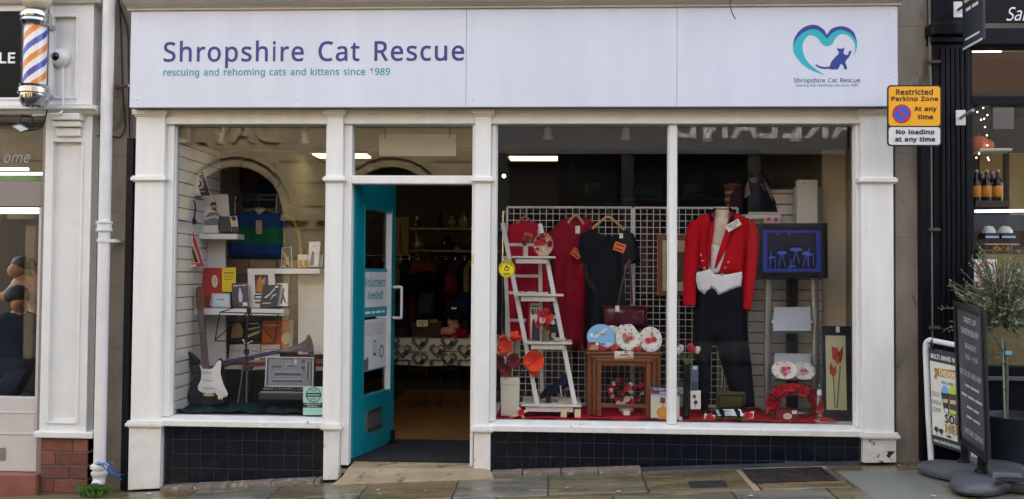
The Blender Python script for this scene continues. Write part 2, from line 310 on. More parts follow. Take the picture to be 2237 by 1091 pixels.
# ------------------------------------------------------------------ lettering and flat print
# outlines of a plain humanist sans letter set: character, advance, contours (1/500 em)
GLYPH_OUTLINES = """
A 215|0 0,94 241,121 241,214 0,183 0,154 74,59 74,31 0|69 101,145 101,118 174,115 183,110 198,107 210,105 203,103 196,101 189,96 174
B 218|33 0,33 240,101 240,129 238,151 234,169 226,182 215,190 200,192 180,191 167,187 155,180 145,171 137,160 131,146 127,146 126,156 124,165 121,174 117,181 112,188 106,193 99,197 90,199 80,200 68,198 48,190 31,178 18,161 8,141 2,117 0|63 138,107 138,126 139,140 142,149 148,156 155,160 165,161 177,159 189,155 198,147 205,136 210,121 213,102 214,63 214|63 26,111 26,130 27,145 31,155 38,162 47,167 58,168 71,166 82,162 92,155 101,144 107,129 111,109 112,63 112
C 212|131 -3,108 -2,87 3,70 12,55 23,42 38,33 55,26 74,22 96,20 120,22 143,26 165,34 184,44 201,57 216,73 228,91 236,112 241,136 243,160 242,182 237,202 229,190 203,182 207,174 210,165 213,156 215,146 216,135 217,111 214,91 205,75 191,62 171,55 148,52 120,55 92,62 69,73 49,89 35,110 26,135 23,145 23,155 24,165 26,174 28,183 30,192 33,192 6,183 3,174 1,165 -1,155 -2,143 -3
D 245|33 0,33 240,106 240,130 238,150 234,169 226,186 216,199 203,210 187,218 168,223 147,225 122,223 99,219 78,213 60,203 44,192 31,177 20,161 11,143 5,122 1,99 0|63 26,95 26,130 30,158 41,177 60,189 87,193 121,190 150,182 174,169 192,151 204,129 211,102 214,63 214
E 187|33 0,33 240,167 240,167 213,63 213,63 138,161 138,161 112,63 112,63 27,167 27,167 0
F 174|33 0,33 240,167 240,167 213,63 213,63 128,160 128,160 102,63 102,63 0
G 244|135 -3,112 -2,91 3,73 12,57 23,44 37,34 54,26 74,22 96,20 120,22 144,27 166,35 185,47 202,61 216,78 228,97 236,120 241,145 243,158 243,171 241,183 239,195 237,206 233,216 229,205 203,196 206,186 210,176 213,165 215,154 216,143 217,117 214,94 205,76 191,63 171,55 148,52 120,53 102,56 85,61 69,69 56,78 44,90 35,105 28,122 24,142 23,152 23,161 24,169 25,176 26,183 27,189 29,189 100,137 100,137 127,220 127,220 9,207 5,193 2,180 0,167 -2,152 -3
H 249|33 0,33 240,63 240,63 138,186 138,186 240,216 240,216 0,186 0,186 112,63 112,63 0
I 114|13 0,13 17,42 24,42 216,13 222,13 240,100 240,100 222,72 216,72 24,100 17,100 0
J 92|-1 -64,-6 -64,-11 -63,-15 -63,-19 -62,-23 -61,-26 -59,-26 -34,-15 -36,-11 -37,-6 -37,-2 -37,3 -37,9 -36,14 -34,19 -31,23 -27,26 -22,29 -16,30 -8,31 1,31 240,61 240,61 4,59 -17,54 -34,44 -47,31 -56,16 -62
K 208|33 0,33 240,63 240,63 122,83 144,104 167,169 240,204 240,109 135,208 0,172 0,87 115,63 93,63 0
L 176|33 0,33 240,63 240,63 27,168 27,168 0
M 305|33 0,33 240,77 240,151 43,152 43,228 240,272 240,272 0,242 0,242 147,242 159,242 171,243 182,244 210,243 210,163 0,138 0,59 210,58 210,59 202,59 193,60 182,60 170,60 158,60 145,60 0
N 255|33 0,33 240,67 240,195 41,197 41,196 57,195 81,195 89,194 97,194 104,194 240,223 240,223 0,187 0,59 199,58 199,58 191,59 181,60 170,60 158,60 146,60 134,60 0
O 262|131 -3,108 -2,87 4,69 12,54 24,42 38,33 55,26 75,22 97,20 121,22 144,26 166,33 185,42 202,54 216,69 228,87 237,108 242,132 243,154 242,174 237,192 228,207 217,219 202,229 185,236 166,240 144,242 120,240 96,236 75,229 55,219 38,207 24,192 12,174 4,154 -2|131 23,156 26,176 34,191 49,202 68,208 92,210 120,208 148,202 172,191 191,176 206,156 214,132 217,107 214,87 206,72 191,61 172,55 148,52 120,55 92,61 68,72 49,87 34,107 26
P 203|33 0,33 240,96 240,125 238,147 232,165 221,176 207,184 190,186 169,185 156,182 144,177 132,170 121,160 112,147 104,132 98,113 95,90 93,63 93,63 0|63 119,87 119,108 120,125 124,138 130,147 139,153 152,155 168,153 182,148 194,140 202,128 209,113 213,93 214,63 214
Q 262|186 -57,140 -3,135 -3,131 -3,108 -2,87 4,69 12,54 24,42 38,33 55,26 75,22 97,20 121,22 144,26 166,33 185,42 202,54 216,69 228,87 237,108 242,132 243,154 242,174 237,192 228,207 217,219 202,229 185,236 166,240 144,242 120,241 103,239 87,235 72,230 58,224 45,211 27,193 13,172 3,229 -57|131 23,156 26,176 34,191 49,202 68,208 92,210 120,208 148,202 172,191 191,176 206,156 214,132 217,107 214,87 206,72 191,61 172,55 148,52 120,55 92,61 68,72 49,87 34,107 26
R 209|33 0,33 240,99 240,126 238,148 232,165 223,177 210,184 193,186 172,185 160,183 149,179 140,174 132,168 125,161 119,154 115,146 111,138 107,204 0,169 0,110 99,63 99,63 0|63 125,99 125,116 126,131 130,141 136,149 145,153 156,155 170,153 184,149 196,141 204,130 209,115 212,97 214,63 214
S 184|83 -3,70 -3,57 -2,46 0,35 2,25 5,17 8,17 37,26 33,36 30,47 27,59 25,72 23,84 23,101 24,114 27,125 33,132 41,137 50,138 61,138 69,136 75,133 81,129 87,123 91,116 96,107 101,95 106,82 111,63 119,48 128,36 138,27 150,22 165,20 182,21 194,24 205,30 215,37 223,46 230,57 236,69 240,82 242,97 243,110 243,122 241,133 239,144 237,154 233,163 230,153 204,145 207,136 210,126 213,117 215,106 216,96 217,82 216,71 212,62 207,56 200,52 191,51 182,51 174,53 167,56 162,60 156,65 152,72 147,81 143,91 138,103 133,116 128,128 122,139 117,148 110,155 103,161 95,165 86,168 76,169 64,166 44,158 28,145 14,128 5,107 -1
T 187|78 0,78 213,3 213,3 240,183 240,183 213,108 213,108 0
U 245|122 -3,94 -1,71 7,54 21,41 39,33 60,30 85,30 240,60 240,60 84,62 66,67 51,76 39,88 30,104 25,123 23,143 25,159 31,170 40,179 53,183 68,185 85,185 240,215 240,215 85,214 69,210 54,205 40,197 27,187 17,174 8,159 2,142 -2
V 201|86 0,0 240,32 240,86 86,89 76,92 67,95 58,97 50,99 42,101 34,102 42,104 50,107 58,109 67,112 77,116 87,170 240,201 240,116 0
W 312|67 0,4 240,36 240,73 93,75 83,78 73,80 63,82 54,83 45,84 36,86 45,87 55,89 65,92 75,94 85,97 95,139 240,171 240,215 94,218 84,220 74,223 63,225 54,226 44,228 36,229 45,231 54,232 63,234 73,237 83,239 94,276 240,308 240,244 0,214 0,167 157,162 177,160 183,158 189,157 194,155 204,154 200,153 194,151 186,149 176,146 166,143 156,98 0
X 197|1 0,81 125,6 240,40 240,99 146,158 240,190 240,116 126,195 0,161 0,98 104,33 0
Y 190|80 0,80 92,0 240,33 240,95 122,157 240,190 240,110 93,110 0
Z 192|13 0,13 23,139 213,17 213,17 240,176 240,176 217,49 27,179 27,179 0
a 188|72 -3,57 -2,43 2,32 10,23 20,17 33,15 50,18 67,25 80,37 92,53 100,75 105,102 107,132 108,132 119,131 133,128 143,123 150,115 155,106 158,95 159,86 159,77 157,68 155,60 152,52 149,44 145,35 168,44 172,53 175,63 178,74 181,85 183,97 183,117 181,133 177,145 169,154 157,159 142,161 123,161 0,140 0,134 26,133 26,125 17,116 9,108 4,98 0,86 -3|79 20,93 22,106 26,117 33,125 43,130 56,132 72,132 88,105 87,85 85,70 82,59 76,52 69,47 60,46 50,47 41,50 33,55 28,62 24,70 21
b 207|114 -3,101 -2,89 0,79 4,71 10,64 16,58 23,56 23,50 0,29 0,29 255,58 255,58 193,58 186,58 179,58 172,57 166,57 160,56 156,58 156,64 163,71 170,79 175,89 180,101 182,114 183,135 180,153 173,168 160,179 142,186 118,188 90,186 62,179 38,168 20,152 7,135 -1|109 21,124 23,136 29,146 39,152 53,156 70,157 90,156 115,150 134,140 148,126 156,109 158,92 157,79 151,69 142,63 129,59 112,58 91,58 90,59 69,63 52,69 39,78 29,92 23
c 161|101 -3,85 -2,71 1,58 6,47 14,37 24,29 37,23 52,20 69,18 89,20 110,23 128,30 143,38 156,48 166,60 174,73 179,87 182,103 183,112 183,121 182,129 180,137 178,144 176,150 174,141 149,135 151,129 153,122 155,115 156,108 157,102 157,83 155,68 147,58 133,51 114,49 89,50 69,55 53,62 39,72 30,85 24,100 22,110 22,119 24,126 25,134 27,141 30,147 33,147 6,141 3,134 1,127 -1,119 -2,111 -3
d 207|92 -3,71 -1,54 7,39 20,27 38,21 61,18 90,21 118,27 141,39 160,54 173,72 181,93 183,106 182,117 180,127 176,135 170,142 164,148 157,150 157,149 170,149 175,149 180,148 183,148 255,178 255,178 0,154 0,150 24,148 24,142 17,135 10,127 5,117 0,106 -2|97 21,114 23,128 28,137 37,144 49,147 65,149 84,149 89,148 110,144 127,138 141,128 151,115 157,97 159,82 157,70 150,61 140,54 126,50 109,49 89,50 69,54 52,61 39,70 29,82 23
e 189|105 -3,89 -2,74 1,60 7,48 15,38 25,29 38,23 53,20 70,18 89,20 107,23 124,28 139,36 152,45 163,56 172,69 178,83 182,98 183,113 182,126 179,138 173,148 166,157 156,163 145,168 132,171 118,172 102,172 84,49 84,51 66,56 50,65 38,76 29,90 24,106 22,117 22,128 23,137 25,146 27,155 31,164 34,164 8,155 5,146 2,137 -1,127 -2,117 -3|50 108,141 108,140 122,137 134,131 145,122 153,111 158,98 159,85 158,73 153,64 146,57 135,52 123
f 116|37 0,37 157,5 157,5 171,37 181,37 191,38 213,43 229,52 242,64 250,78 255,95 257,102 257,109 256,115 255,120 254,125 252,130 251,122 228,110 231,105 232,100 233,95 233,86 232,79 228,73 223,69 215,67 205,66 192,66 180,111 180,111 157,66 157,66 0
g 207|97 -81,73 -79,51 -76,33 -69,33 -42,52 -50,74 -55,99 -56,113 -55,126 -50,135 -42,143 -32,147 -20,149 -5,149 2,149 13,150 24,148 24,134 9,116 0,93 -3,71 -1,53 8,38 21,27 40,21 62,18 90,21 116,27 139,38 158,53 172,71 181,92 183,104 183,115 180,124 177,133 171,142 165,149 156,150 156,154 180,178 180,178 -3,176 -27,169 -46,158 -61,143 -72,123 -78|97 21,114 22,127 27,137 35,144 47,148 63,149 83,149 90,148 112,143 130,136 143,126 151,113 157,96 158,82 156,71 151,61 141,55 127,50 110,49 89,50 69,54 52,61 38,71 29,83 23
h 208|29 0,29 255,58 255,58 180,58 172,57 163,56 155,58 155,65 164,73 171,82 176,92 180,103 182,115 183,135 181,151 176,164 167,173 155,178 138,180 117,180 0,151 0,151 115,147 139,133 154,111 158,93 157,79 151,69 142,63 129,59 112,58 93,58 0
i 87|44 210,39 210,35 212,31 215,28 218,27 223,26 229,27 235,28 239,31 243,35 245,39 247,44 247,48 247,52 245,56 243,58 239,60 235,61 229,60 223,58 218,56 215,52 212,48 210|29 0,29 180,58 180,58 0
j 87|44 210,39 210,35 212,31 215,28 218,27 223,26 229,27 235,28 239,31 243,35 245,39 247,44 247,48 247,52 245,56 243,58 239,60 235,61 229,60 223,58 218,56 215,52 212,48 210|7 -81,2 -80,-3 -80,-7 -79,-11 -79,-15 -78,-18 -77,-18 -53,-8 -55,-4 -56,0 -56,4 -56,10 -55,16 -53,21 -50,25 -45,28 -38,29 -28,29 180,58 180,58 -27,57 -42,53 -56,46 -66,36 -74,23 -79
k 179|29 0,29 255,58 255,58 122,57 108,56 93,58 93,64 100,72 111,79 119,137 180,171 180,98 103,176 0,141 0,78 84,58 66,58 0
l 87|29 0,29 255,58 255,58 0
m 314|29 0,29 180,52 180,57 155,58 155,65 164,72 171,81 176,91 180,101 183,111 183,136 180,155 170,167 153,168 153,175 163,183 170,193 176,204 180,215 183,226 183,245 182,260 176,272 168,280 155,285 138,287 117,287 0,258 0,258 116,253 140,241 154,221 158,205 157,193 152,184 143,177 132,174 117,172 99,172 0,143 0,143 116,139 140,127 154,106 158,90 157,77 151,69 142,63 129,59 113,58 93,58 0
n 208|29 0,29 180,52 180,57 155,58 155,65 164,73 171,83 176,93 180,104 183,115 183,135 182,151 176,164 168,173 155,178 138,180 117,180 0,151 0,151 115,147 139,133 154,111 158,93 157,79 151,70 142,63 129,59 113,58 93,58 0
o 203|101 -3,86 -2,72 1,59 8,47 16,37 27,29 39,23 54,20 71,18 90,21 118,28 141,41 159,58 173,78 181,102 183,118 182,132 178,145 172,157 164,166 154,174 141,180 126,184 109,185 90,183 63,175 40,162 21,145 8,125 -1|102 21,118 23,132 29,142 40,149 54,153 71,154 90,153 110,149 127,142 140,132 150,118 156,101 158,85 156,71 150,61 140,55 127,50 110,49 90,50 71,55 54,62 40,72 29,85 23
p 207|29 -81,29 180,53 180,57 155,58 155,64 163,71 170,79 175,89 180,101 182,114 183,135 181,153 173,168 160,179 142,186 119,188 90,186 62,179 39,168 20,153 7,135 -1,114 -3,101 -2,89 0,79 5,71 10,64 16,58 23,56 23,57 8,58 3,58 -2,58 -7,58 -81|109 21,120 22,129 25,137 30,143 37,148 45,152 55,155 66,157 78,157 91,156 110,152 126,146 140,136 150,124 156,109 158,92 157,79 152,70 143,64 131,60 115,58 96,58 90,59 70,63 53,69 39,78 29,92 23
q 207|148 -81,148 -4,149 10,149 16,150 20,150 24,148 24,142 17,135 10,127 5,117 0,105 -2,92 -3,71 -1,54 7,39 20,27 38,21 61,18 90,21 118,28 141,39 160,54 173,72 181,93 183,106 182,117 180,127 175,136 170,143 163,149 155,150 155,154 180,178 180,178 -81|97 21,114 23,127 28,137 36,143 48,147 64,149 83,149 89,147 110,144 128,137 141,128 151,114 157,97 159,82 157,70 150,61 140,54 126,50 109,49 89,50 69,54 53,61 39,70 29,82 23
r 139|29 0,29 180,53 180,56 147,57 147,64 156,71 165,80 173,90 179,101 182,112 183,123 183,134 181,130 154,120 156,110 156,101 156,93 153,85 149,77 143,71 136,65 128,61 118,59 108,58 96,58 0
s 161|74 -3,62 -3,51 -2,41 0,33 2,25 5,17 8,17 35,25 31,34 28,43 25,54 22,64 21,75 20,88 21,99 24,107 28,113 33,116 39,117 47,117 51,116 55,113 59,110 63,106 66,100 70,93 74,84 78,73 82,62 86,52 91,43 95,35 100,29 106,24 111,20 118,18 126,17 136,19 150,25 161,36 171,49 178,66 182,85 183,95 183,106 182,115 180,125 178,134 175,142 171,132 148,124 151,116 153,108 156,100 158,91 159,83 159,71 159,62 157,55 153,50 149,46 144,45 137,46 133,47 128,50 125,53 121,58 118,64 115,72 111,81 107,92 103,103 99,112 94,121 90,128 85,134 80,139 74,143 67,145 59,146 50,144 34,137 20,126 10,112 3,94 -2
t 121|84 -3,74 -3,66 -1,58 2,50 6,44 11,38 18,34 28,32 39,31 52,31 157,5 157,5 171,31 183,43 221,60 221,60 180,112 180,112 157,60 157,60 53,61 43,64 35,68 29,74 24,81 22,89 21,93 21,98 21,102 22,107 23,111 24,114 25,114 2,110 1,106 -1,100 -2,95 -3,89 -3
u 208|92 -3,72 -2,56 4,43 12,34 25,28 41,27 62,27 180,56 180,56 64,61 40,74 26,96 21,114 23,128 29,138 38,144 51,148 67,149 86,149 180,179 180,179 0,155 0,150 24,149 24,143 15,134 8,125 3,114 0,103 -3
v 171|68 0,0 180,32 180,70 74,76 57,81 40,82 35,83 30,84 26,86 26,89 40,91 46,93 52,95 58,101 74,139 180,171 180,102 0
w 264|53 0,4 180,34 180,59 84,62 75,64 65,66 55,68 46,70 38,71 31,72 31,75 45,80 62,81 68,83 74,84 79,116 180,148 180,179 79,182 71,184 63,187 54,189 46,190 38,191 31,193 31,194 37,195 45,197 54,200 64,202 74,205 84,230 180,260 180,210 0,176 0,145 102,142 111,139 120,137 129,132 149,131 149,130 144,128 137,127 129,124 120,122 111,119 101,87 0
x 178|6 0,71 92,9 180,43 180,89 112,135 180,168 180,106 92,172 0,138 0,89 72,39 0
y 171|28 -81,23 -80,18 -80,14 -80,4 -78,4 -54,13 -56,16 -56,20 -56,24 -56,33 -55,41 -53,48 -48,54 -41,59 -34,63 -25,73 -1,0 180,32 180,71 78,74 69,77 60,80 52,82 44,84 36,86 29,87 29,89 35,91 42,94 51,96 60,99 69,103 78,139 180,171 180,94 -25,87 -41,79 -54,69 -65,58 -74,44 -79
z 158|13 0,13 19,110 157,19 157,19 180,142 180,142 158,47 23,145 23,145 0
0 192|96 -3,71 0,51 11,36 29,29 43,23 60,20 78,17 98,16 120,17 145,20 167,24 187,31 204,39 218,50 229,63 237,78 242,96 243,120 240,140 229,156 211,163 197,168 181,172 163,175 143,176 120,175 96,172 74,168 54,161 37,153 23,142 11,129 3,114 -2|96 22,112 25,125 33,134 46,141 65,144 90,146 120,144 150,141 175,134 194,125 207,112 216,96 218,79 216,67 207,57 194,51 175,47 150,46 120,47 90,51 65,57 46,67 33,79 25
1 192|90 0,90 168,90 177,90 184,91 191,92 209,82 200,71 190,45 170,30 189,95 240,119 240,119 0
2 192|16 0,16 25,79 88,90 100,101 110,109 120,117 130,123 139,128 148,132 157,134 167,135 178,133 190,129 200,123 208,114 213,104 217,92 218,81 217,71 215,62 212,53 207,44 202,35 195,19 215,29 222,39 229,51 235,64 239,78 242,92 243,113 241,131 236,145 226,156 213,163 198,165 179,164 167,161 155,157 144,151 133,144 123,136 112,126 101,115 89,103 78,53 28,53 27,175 27,175 0
3 192|81 -3,69 -3,57 -2,46 -1,35 2,25 5,15 10,15 37,25 33,36 29,48 26,59 23,70 22,81 21,101 23,116 27,128 34,136 44,140 55,142 69,140 82,134 93,124 101,111 107,95 110,75 111,52 111,52 136,75 136,93 138,108 142,120 149,129 158,134 169,135 182,134 192,130 201,124 209,115 214,104 217,92 218,79 218,68 216,58 213,49 208,40 204,31 198,16 218,26 225,36 231,48 236,61 240,76 242,91 243,114 241,133 236,147 226,157 214,164 200,166 184,164 169,160 156,152 145,142 137,130 130,116 126,116 125,133 121,148 115,159 107,167 96,171 83,173 68,172 55,169 42,163 31,156 21,146 13,133 6,118 1,101 -2
4 192|122 0,122 54,7 54,7 80,120 241,150 241,150 81,185 81,185 54,150 54,150 0|36 81,122 81,122 156,122 168,122 177,122 186,124 210,122 210,120 205,118 201,116 196,113 191,110 187,108 183
5 192|83 -3,71 -3,60 -2,49 0,38 3,29 6,21 10,21 38,30 33,40 29,51 26,62 24,73 22,84 22,100 23,114 27,126 34,135 44,141 57,143 74,141 88,136 100,128 110,117 117,102 121,83 122,76 122,69 121,61 121,54 119,47 118,42 117,27 127,36 240,156 240,156 213,61 213,55 143,71 146,78 146,85 147,92 147,115 145,135 139,151 129,163 115,171 97,173 77,170 53,162 34,149 18,131 6,109 -1
6 192|100 -3,85 -2,72 2,59 8,47 17,37 29,29 43,23 60,20 80,18 102,19 120,20 137,23 153,27 169,32 185,39 199,48 211,60 222,73 231,89 238,107 242,128 243,133 243,138 243,144 242,149 242,154 241,158 240,158 215,154 216,149 217,144 218,139 218,134 219,129 219,114 218,101 216,90 211,81 205,73 198,66 190,61 181,56 170,53 159,51 147,49 135,48 122,50 122,56 129,63 136,72 142,82 146,93 149,107 150,126 148,143 142,157 131,168 117,174 99,176 77,174 54,167 34,156 18,140 6,122 -1|100 21,113 23,124 28,134 35,141 46,146 60,147 77,146 91,142 103,135 113,126 121,115 125,101 127,91 126,81 124,73 120,66 116,60 110,55 104,51 97,49 90,48 83,49 73,51 64,54 54,59 45,64 37,71 31,79 26,89 23
7 192|46 0,144 213,15 213,15 240,176 240,176 217,78 0
8 192|97 -3,73 -1,53 4,37 14,26 26,19 42,16 61,17 72,20 81,23 90,28 97,35 104,42 110,49 116,58 121,66 125,55 132,45 141,36 150,30 160,26 172,24 186,25 198,28 208,34 217,41 225,49 231,59 236,70 240,83 242,96 243,115 241,133 237,147 228,159 217,165 203,168 186,167 176,165 168,161 161,157 154,151 147,145 142,138 136,130 131,122 127,131 122,140 117,149 111,156 105,163 98,168 90,172 82,174 73,175 62,173 43,166 27,154 14,138 4,119 -1|97 138,108 144,118 150,126 156,133 164,137 173,138 185,137 195,133 204,127 210,118 215,107 218,95 219,84 218,74 215,65 210,58 204,54 195,53 185,54 177,56 170,59 164,63 159,69 154,75 150,82 146,89 142|96 20,111 21,124 25,133 32,141 40,145 50,146 62,145 73,140 82,133 91,122 98,110 105,96 111,91 113,77 107,66 99,57 92,50 83,47 72,45 61,47 50,51 40,58 32,68 25,80 21
9 192|64 -3,60 -3,55 -3,49 -3,43 -2,38 -1,34 0,34 25,43 23,53 21,64 21,79 22,91 24,103 29,112 34,120 41,127 50,132 59,137 69,140 80,142 92,144 105,145 118,143 118,137 110,130 104,121 98,111 93,99 91,86 90,66 92,50 98,36 109,25 123,19 141,17 162,18 178,21 193,26 206,34 217,42 226,53 233,65 239,79 242,93 243,108 242,122 238,135 232,146 223,156 211,164 197,170 180,173 160,175 137,174 120,173 103,170 86,166 70,161 55,154 41,145 29,133 18,120 9,104 2,86 -2|92 113,102 114,112 116,120 119,127 124,133 130,138 136,142 143,144 150,145 157,144 166,142 176,139 185,135 194,129 202,122 209,114 214,104 217,93 218,80 217,69 212,59 204,52 194,47 180,46 163,47 148,51 136,57 126,66 119,78 114
. 90|45 -5,39 -4,35 -2,30 1,27 5,25 11,24 18,25 26,27 31,30 36,35 38,39 40,45 41,50 40,55 38,60 36,63 31,65 26,66 18,65 11,63 5,60 1,55 -2,50 -4
, 90|14 -43,17 -30,20 -16,23 -1,26 13,29 27,31 39,62 39,64 35,61 23,57 10,52 -4,46 -18,41 -31,36 -43
: 90|45 139,39 140,35 141,30 144,27 149,25 155,24 162,25 170,27 175,30 180,35 182,39 184,45 185,50 184,55 182,60 180,63 175,65 170,66 162,65 155,63 149,60 144,55 141,50 140|45 -5,39 -4,35 -2,30 1,27 5,25 11,24 18,25 26,27 31,30 36,35 38,39 40,45 41,50 40,55 38,60 36,63 31,65 26,66 18,65 11,63 5,60 1,55 -2,50 -4
- 108|13 77,13 103,95 103,95 77
& 246|93 -3,72 -1,54 4,38 14,27 27,20 43,18 62,19 79,24 92,32 104,42 114,55 124,70 133,63 141,56 150,50 159,44 169,41 179,40 191,42 206,48 219,57 230,69 237,84 242,102 243,119 242,133 237,145 230,153 220,158 207,160 192,159 178,154 166,147 156,137 146,125 137,112 129,177 66,182 74,187 82,191 90,195 100,198 110,200 120,230 120,226 106,222 93,217 80,211 68,204 57,196 48,245 0,205 0,176 28,165 19,153 12,141 5,127 1,111 -2|94 146,106 154,115 161,122 168,127 175,130 183,131 192,130 199,127 206,123 212,117 216,110 218,101 219,92 218,85 216,78 212,73 206,70 200,69 191,70 184,72 176,76 169,80 162,87 154|94 23,108 24,120 26,131 30,141 35,150 40,157 47,87 115,76 107,67 100,59 93,53 85,50 75,49 63,50 52,54 42,61 34,70 28,81 24
! 90|36 67,27 240,63 240,55 67|45 -5,39 -4,35 -2,30 1,27 5,25 11,24 18,25 26,27 31,30 36,35 38,39 40,45 41,50 40,55 38,60 36,63 31,65 26,66 18,65 11,63 5,60 1,55 -2,50 -4
' 76|29 153,22 240,54 240,47 153
/ 125|3 0,93 240,122 240,32 0
£ 201|32 0,32 240,170 240,170 0|49 17,153 17,153 223,49 223
"""
GLYPH = {}
for _l in GLYPH_OUTLINES.strip('\n').split('\n'):
    _h, *_p = _l.split('|')
    GLYPH[_h[0]] = (int(_h[2:])/500, [[tuple(int(q)/500 for q in a.split()) for a in b.split(',')] for b in _p])
def embolden(gl, d):
    area = lambda p: sum(p[i][0]*p[(i+1) % len(p)][1]-p[(i+1) % len(p)][0]*p[i][1] for i in range(len(p)))/2
    sg = 1 if area(max(gl, key=lambda p: abs(area(p)))) > 0 else -1; out = []
    for p in gl:
        p = [q for i, q in enumerate(p) if (q[0]-p[i-1][0])**2+(q[1]-p[i-1][1])**2 > 1e-8]; n = len(p); o = []
        for i in range(n):
            a, b, c = Vector(p[i-1]), Vector(p[i]), Vector(p[(i+1) % n]); u, v = (b-a).normalized(), (c-b).normalized()
            m = Vector((u.y+v.y, -u.x-v.x)); l = m.length
            k = sg*d*min(1.6, 1/max(.3, l/2))
            o.append(tuple(b+m.normalized()*k) if l > 1e-4 else tuple(b))
        out.append(o)
    return out
_TC = {}
def text_geo(s, bold=0, res=3, shear=0):
    key = (s, bold, res, shear)
    if key in _TC: return _TC[key]
    cu = bpy.data.curves.new('t', 'CURVE'); cu.dimensions = '2D'; cu.fill_mode = 'FRONT'; xo = 0.0
    for ch in s:
        if ch == ' ' or ch not in GLYPH: xo += .26; continue
        ad, gl = GLYPH[ch]
        gl = embolden(gl, bold) if bold else gl
        for pl in gl:
            sp = cu.splines.new('POLY'); sp.points.add(len(pl)-1); sp.use_cyclic_u = True
            for i_, (x, y) in enumerate(pl): sp.points[i_].co = (x+xo+shear*y, y, 0, 1)
        xo += ad+bold*1.2
    o = bpy.data.objects.new('t', cu); COL.objects.link(o)
    dg = bpy.context.evaluated_depsgraph_get(); me = o.evaluated_get(dg).to_mesh()
    vs = [(v.co.x, v.co.y) for v in me.vertices]; fs = [tuple(p.vertices) for p in me.polygons]
    o.evaluated_get(dg).to_mesh_clear(); bpy.data.objects.remove(o); bpy.data.curves.remove(cu)
    if not vs: vs = [(0, 0), (1, 0), (1, 1)]; fs = []
    x0 = min(v[0] for v in vs); x1 = max(v[0] for v in vs); y0 = min(v[1] for v in vs); y1 = max(v[1] for v in vs)
    vs = [((x-x0)/(x1-x0), (y-y0)/(y1-y0)) for x, y in vs]
    _TC[key] = (vs, fs); return _TC[key]
class Fr:        # a flat face: origin (bottom left), full width vector, full height vector, normal to the viewer
    def __init__(s, O, U, V):
        s.O = Vector(O); s.U = Vector(U); s.V = Vector(V); s.N = s.U.cross(s.V).normalized()
    def __call__(s, u, v, h=0): return s.O+s.U*u+s.V*v+s.N*h
def prints(parent, fr, shapes, name='print', h0=.0008, dh=.0005):
    mb = MB(); mats = []; idx = {}
    def mi(c):
        key = c if isinstance(c, str) else c.name
        if key not in idx: idx[key] = len(mats); mats.append(C(c) if isinstance(c, str) else c)
        return idx[key]
    h = h0
    for sh in shapes:
        k, c = sh[0], mi(sh[1])
        if k == 'r':
            _, _, a, b, c2, d = sh; mb.add([fr(a, b, h), fr(c2, b, h), fr(c2, d, h), fr(a, d, h)], [(0, 1, 2, 3)], c)
        elif k == 'p':
            mb.add([fr(u, v, h) for u, v in sh[2]], [tuple(range(len(sh[2])))], c)
        elif k == 'c':
            _, _, a, b, ru, rv = sh
            mb.add([fr(a+ru*math.cos(t*math.pi/8), b+rv*math.sin(t*math.pi/8), h) for t in range(16)], [tuple(range(16))], c)
        elif k == 'o':       # ring
            _, _, a, b, ru, rv, q = sh; vs = []
            for t in range(24):
                an = t*math.pi/12; vs += [fr(a+ru*math.cos(an), b+rv*math.sin(an), h), fr(a+ru*q*math.cos(an), b+rv*q*math.sin(an), h)]
            mb.add(vs, [(2*t, 2*((t+1) % 24), 2*((t+1) % 24)+1, 2*t+1) for t in range(24)], c)
        elif k == 't':
            s_, a, b, c2, d = sh[2:7]
            if s_.startswith('~'):      # print too small to read in the photograph: word-length strokes
                ws = [int(q) for q in s_[1:].split()]; tot = sum(ws)+len(ws)-1; x_ = 0
                for q in ws:
                    u0, u1 = a+(c2-a)*x_/tot, a+(c2-a)*(x_+q)/tot; x_ += q+1
                    mb.add([fr(u0, b+(d-b)*.2, h), fr(u1, b+(d-b)*.2, h), fr(u1, b+(d-b)*.75, h), fr(u0, b+(d-b)*.75, h)], [(0, 1, 2, 3)], c)
                h += dh; continue
            bold = sh[7] if len(sh) > 7 else .01; res = sh[8] if len(sh) > 8 else 2; shear = sh[9] if len(sh) > 9 else 0
            vs, fs = text_geo(s_, bold, res, shear)
            mb.add([fr(a+(c2-a)*x, b+(d-b)*y, h) for x, y in vs], fs, c)
        h += dh
    return obj(mb, name, mats, parent)
def slab(mb, fr, t, m=0):     # a thin board whose front is the frame
    mb.hexa([fr(0, 0, -t), fr(0, 0, 0), fr(1, 0, 0), fr(1, 0, -t)], [fr(0, 1, -t), fr(0, 1, 0), fr(1, 1, 0), fr(1, 1, -t)], m)
    return mb
def pxfr(tl, tr, br, bl, Yb, Yt=None):
    """frame from three photographed corners: bottom edge at depth Yb, top edge leaning back to Yt"""
    Yt = Yb if Yt is None else Yt
    O = P(*bl, Yb); A = P(*br, Yb); B = P(*tl, Yt); D = P(*tr, Yt)
    return Fr(O, ((A-O)+(D-B))/2, ((B-O)+(D-A))/2)
def rectfr(x0, y0, x1, y1, Yb, Yt=None): return pxfr((x0, y0), (x1, y0), (x1, y1), (x0, y1), Yb, Yt)
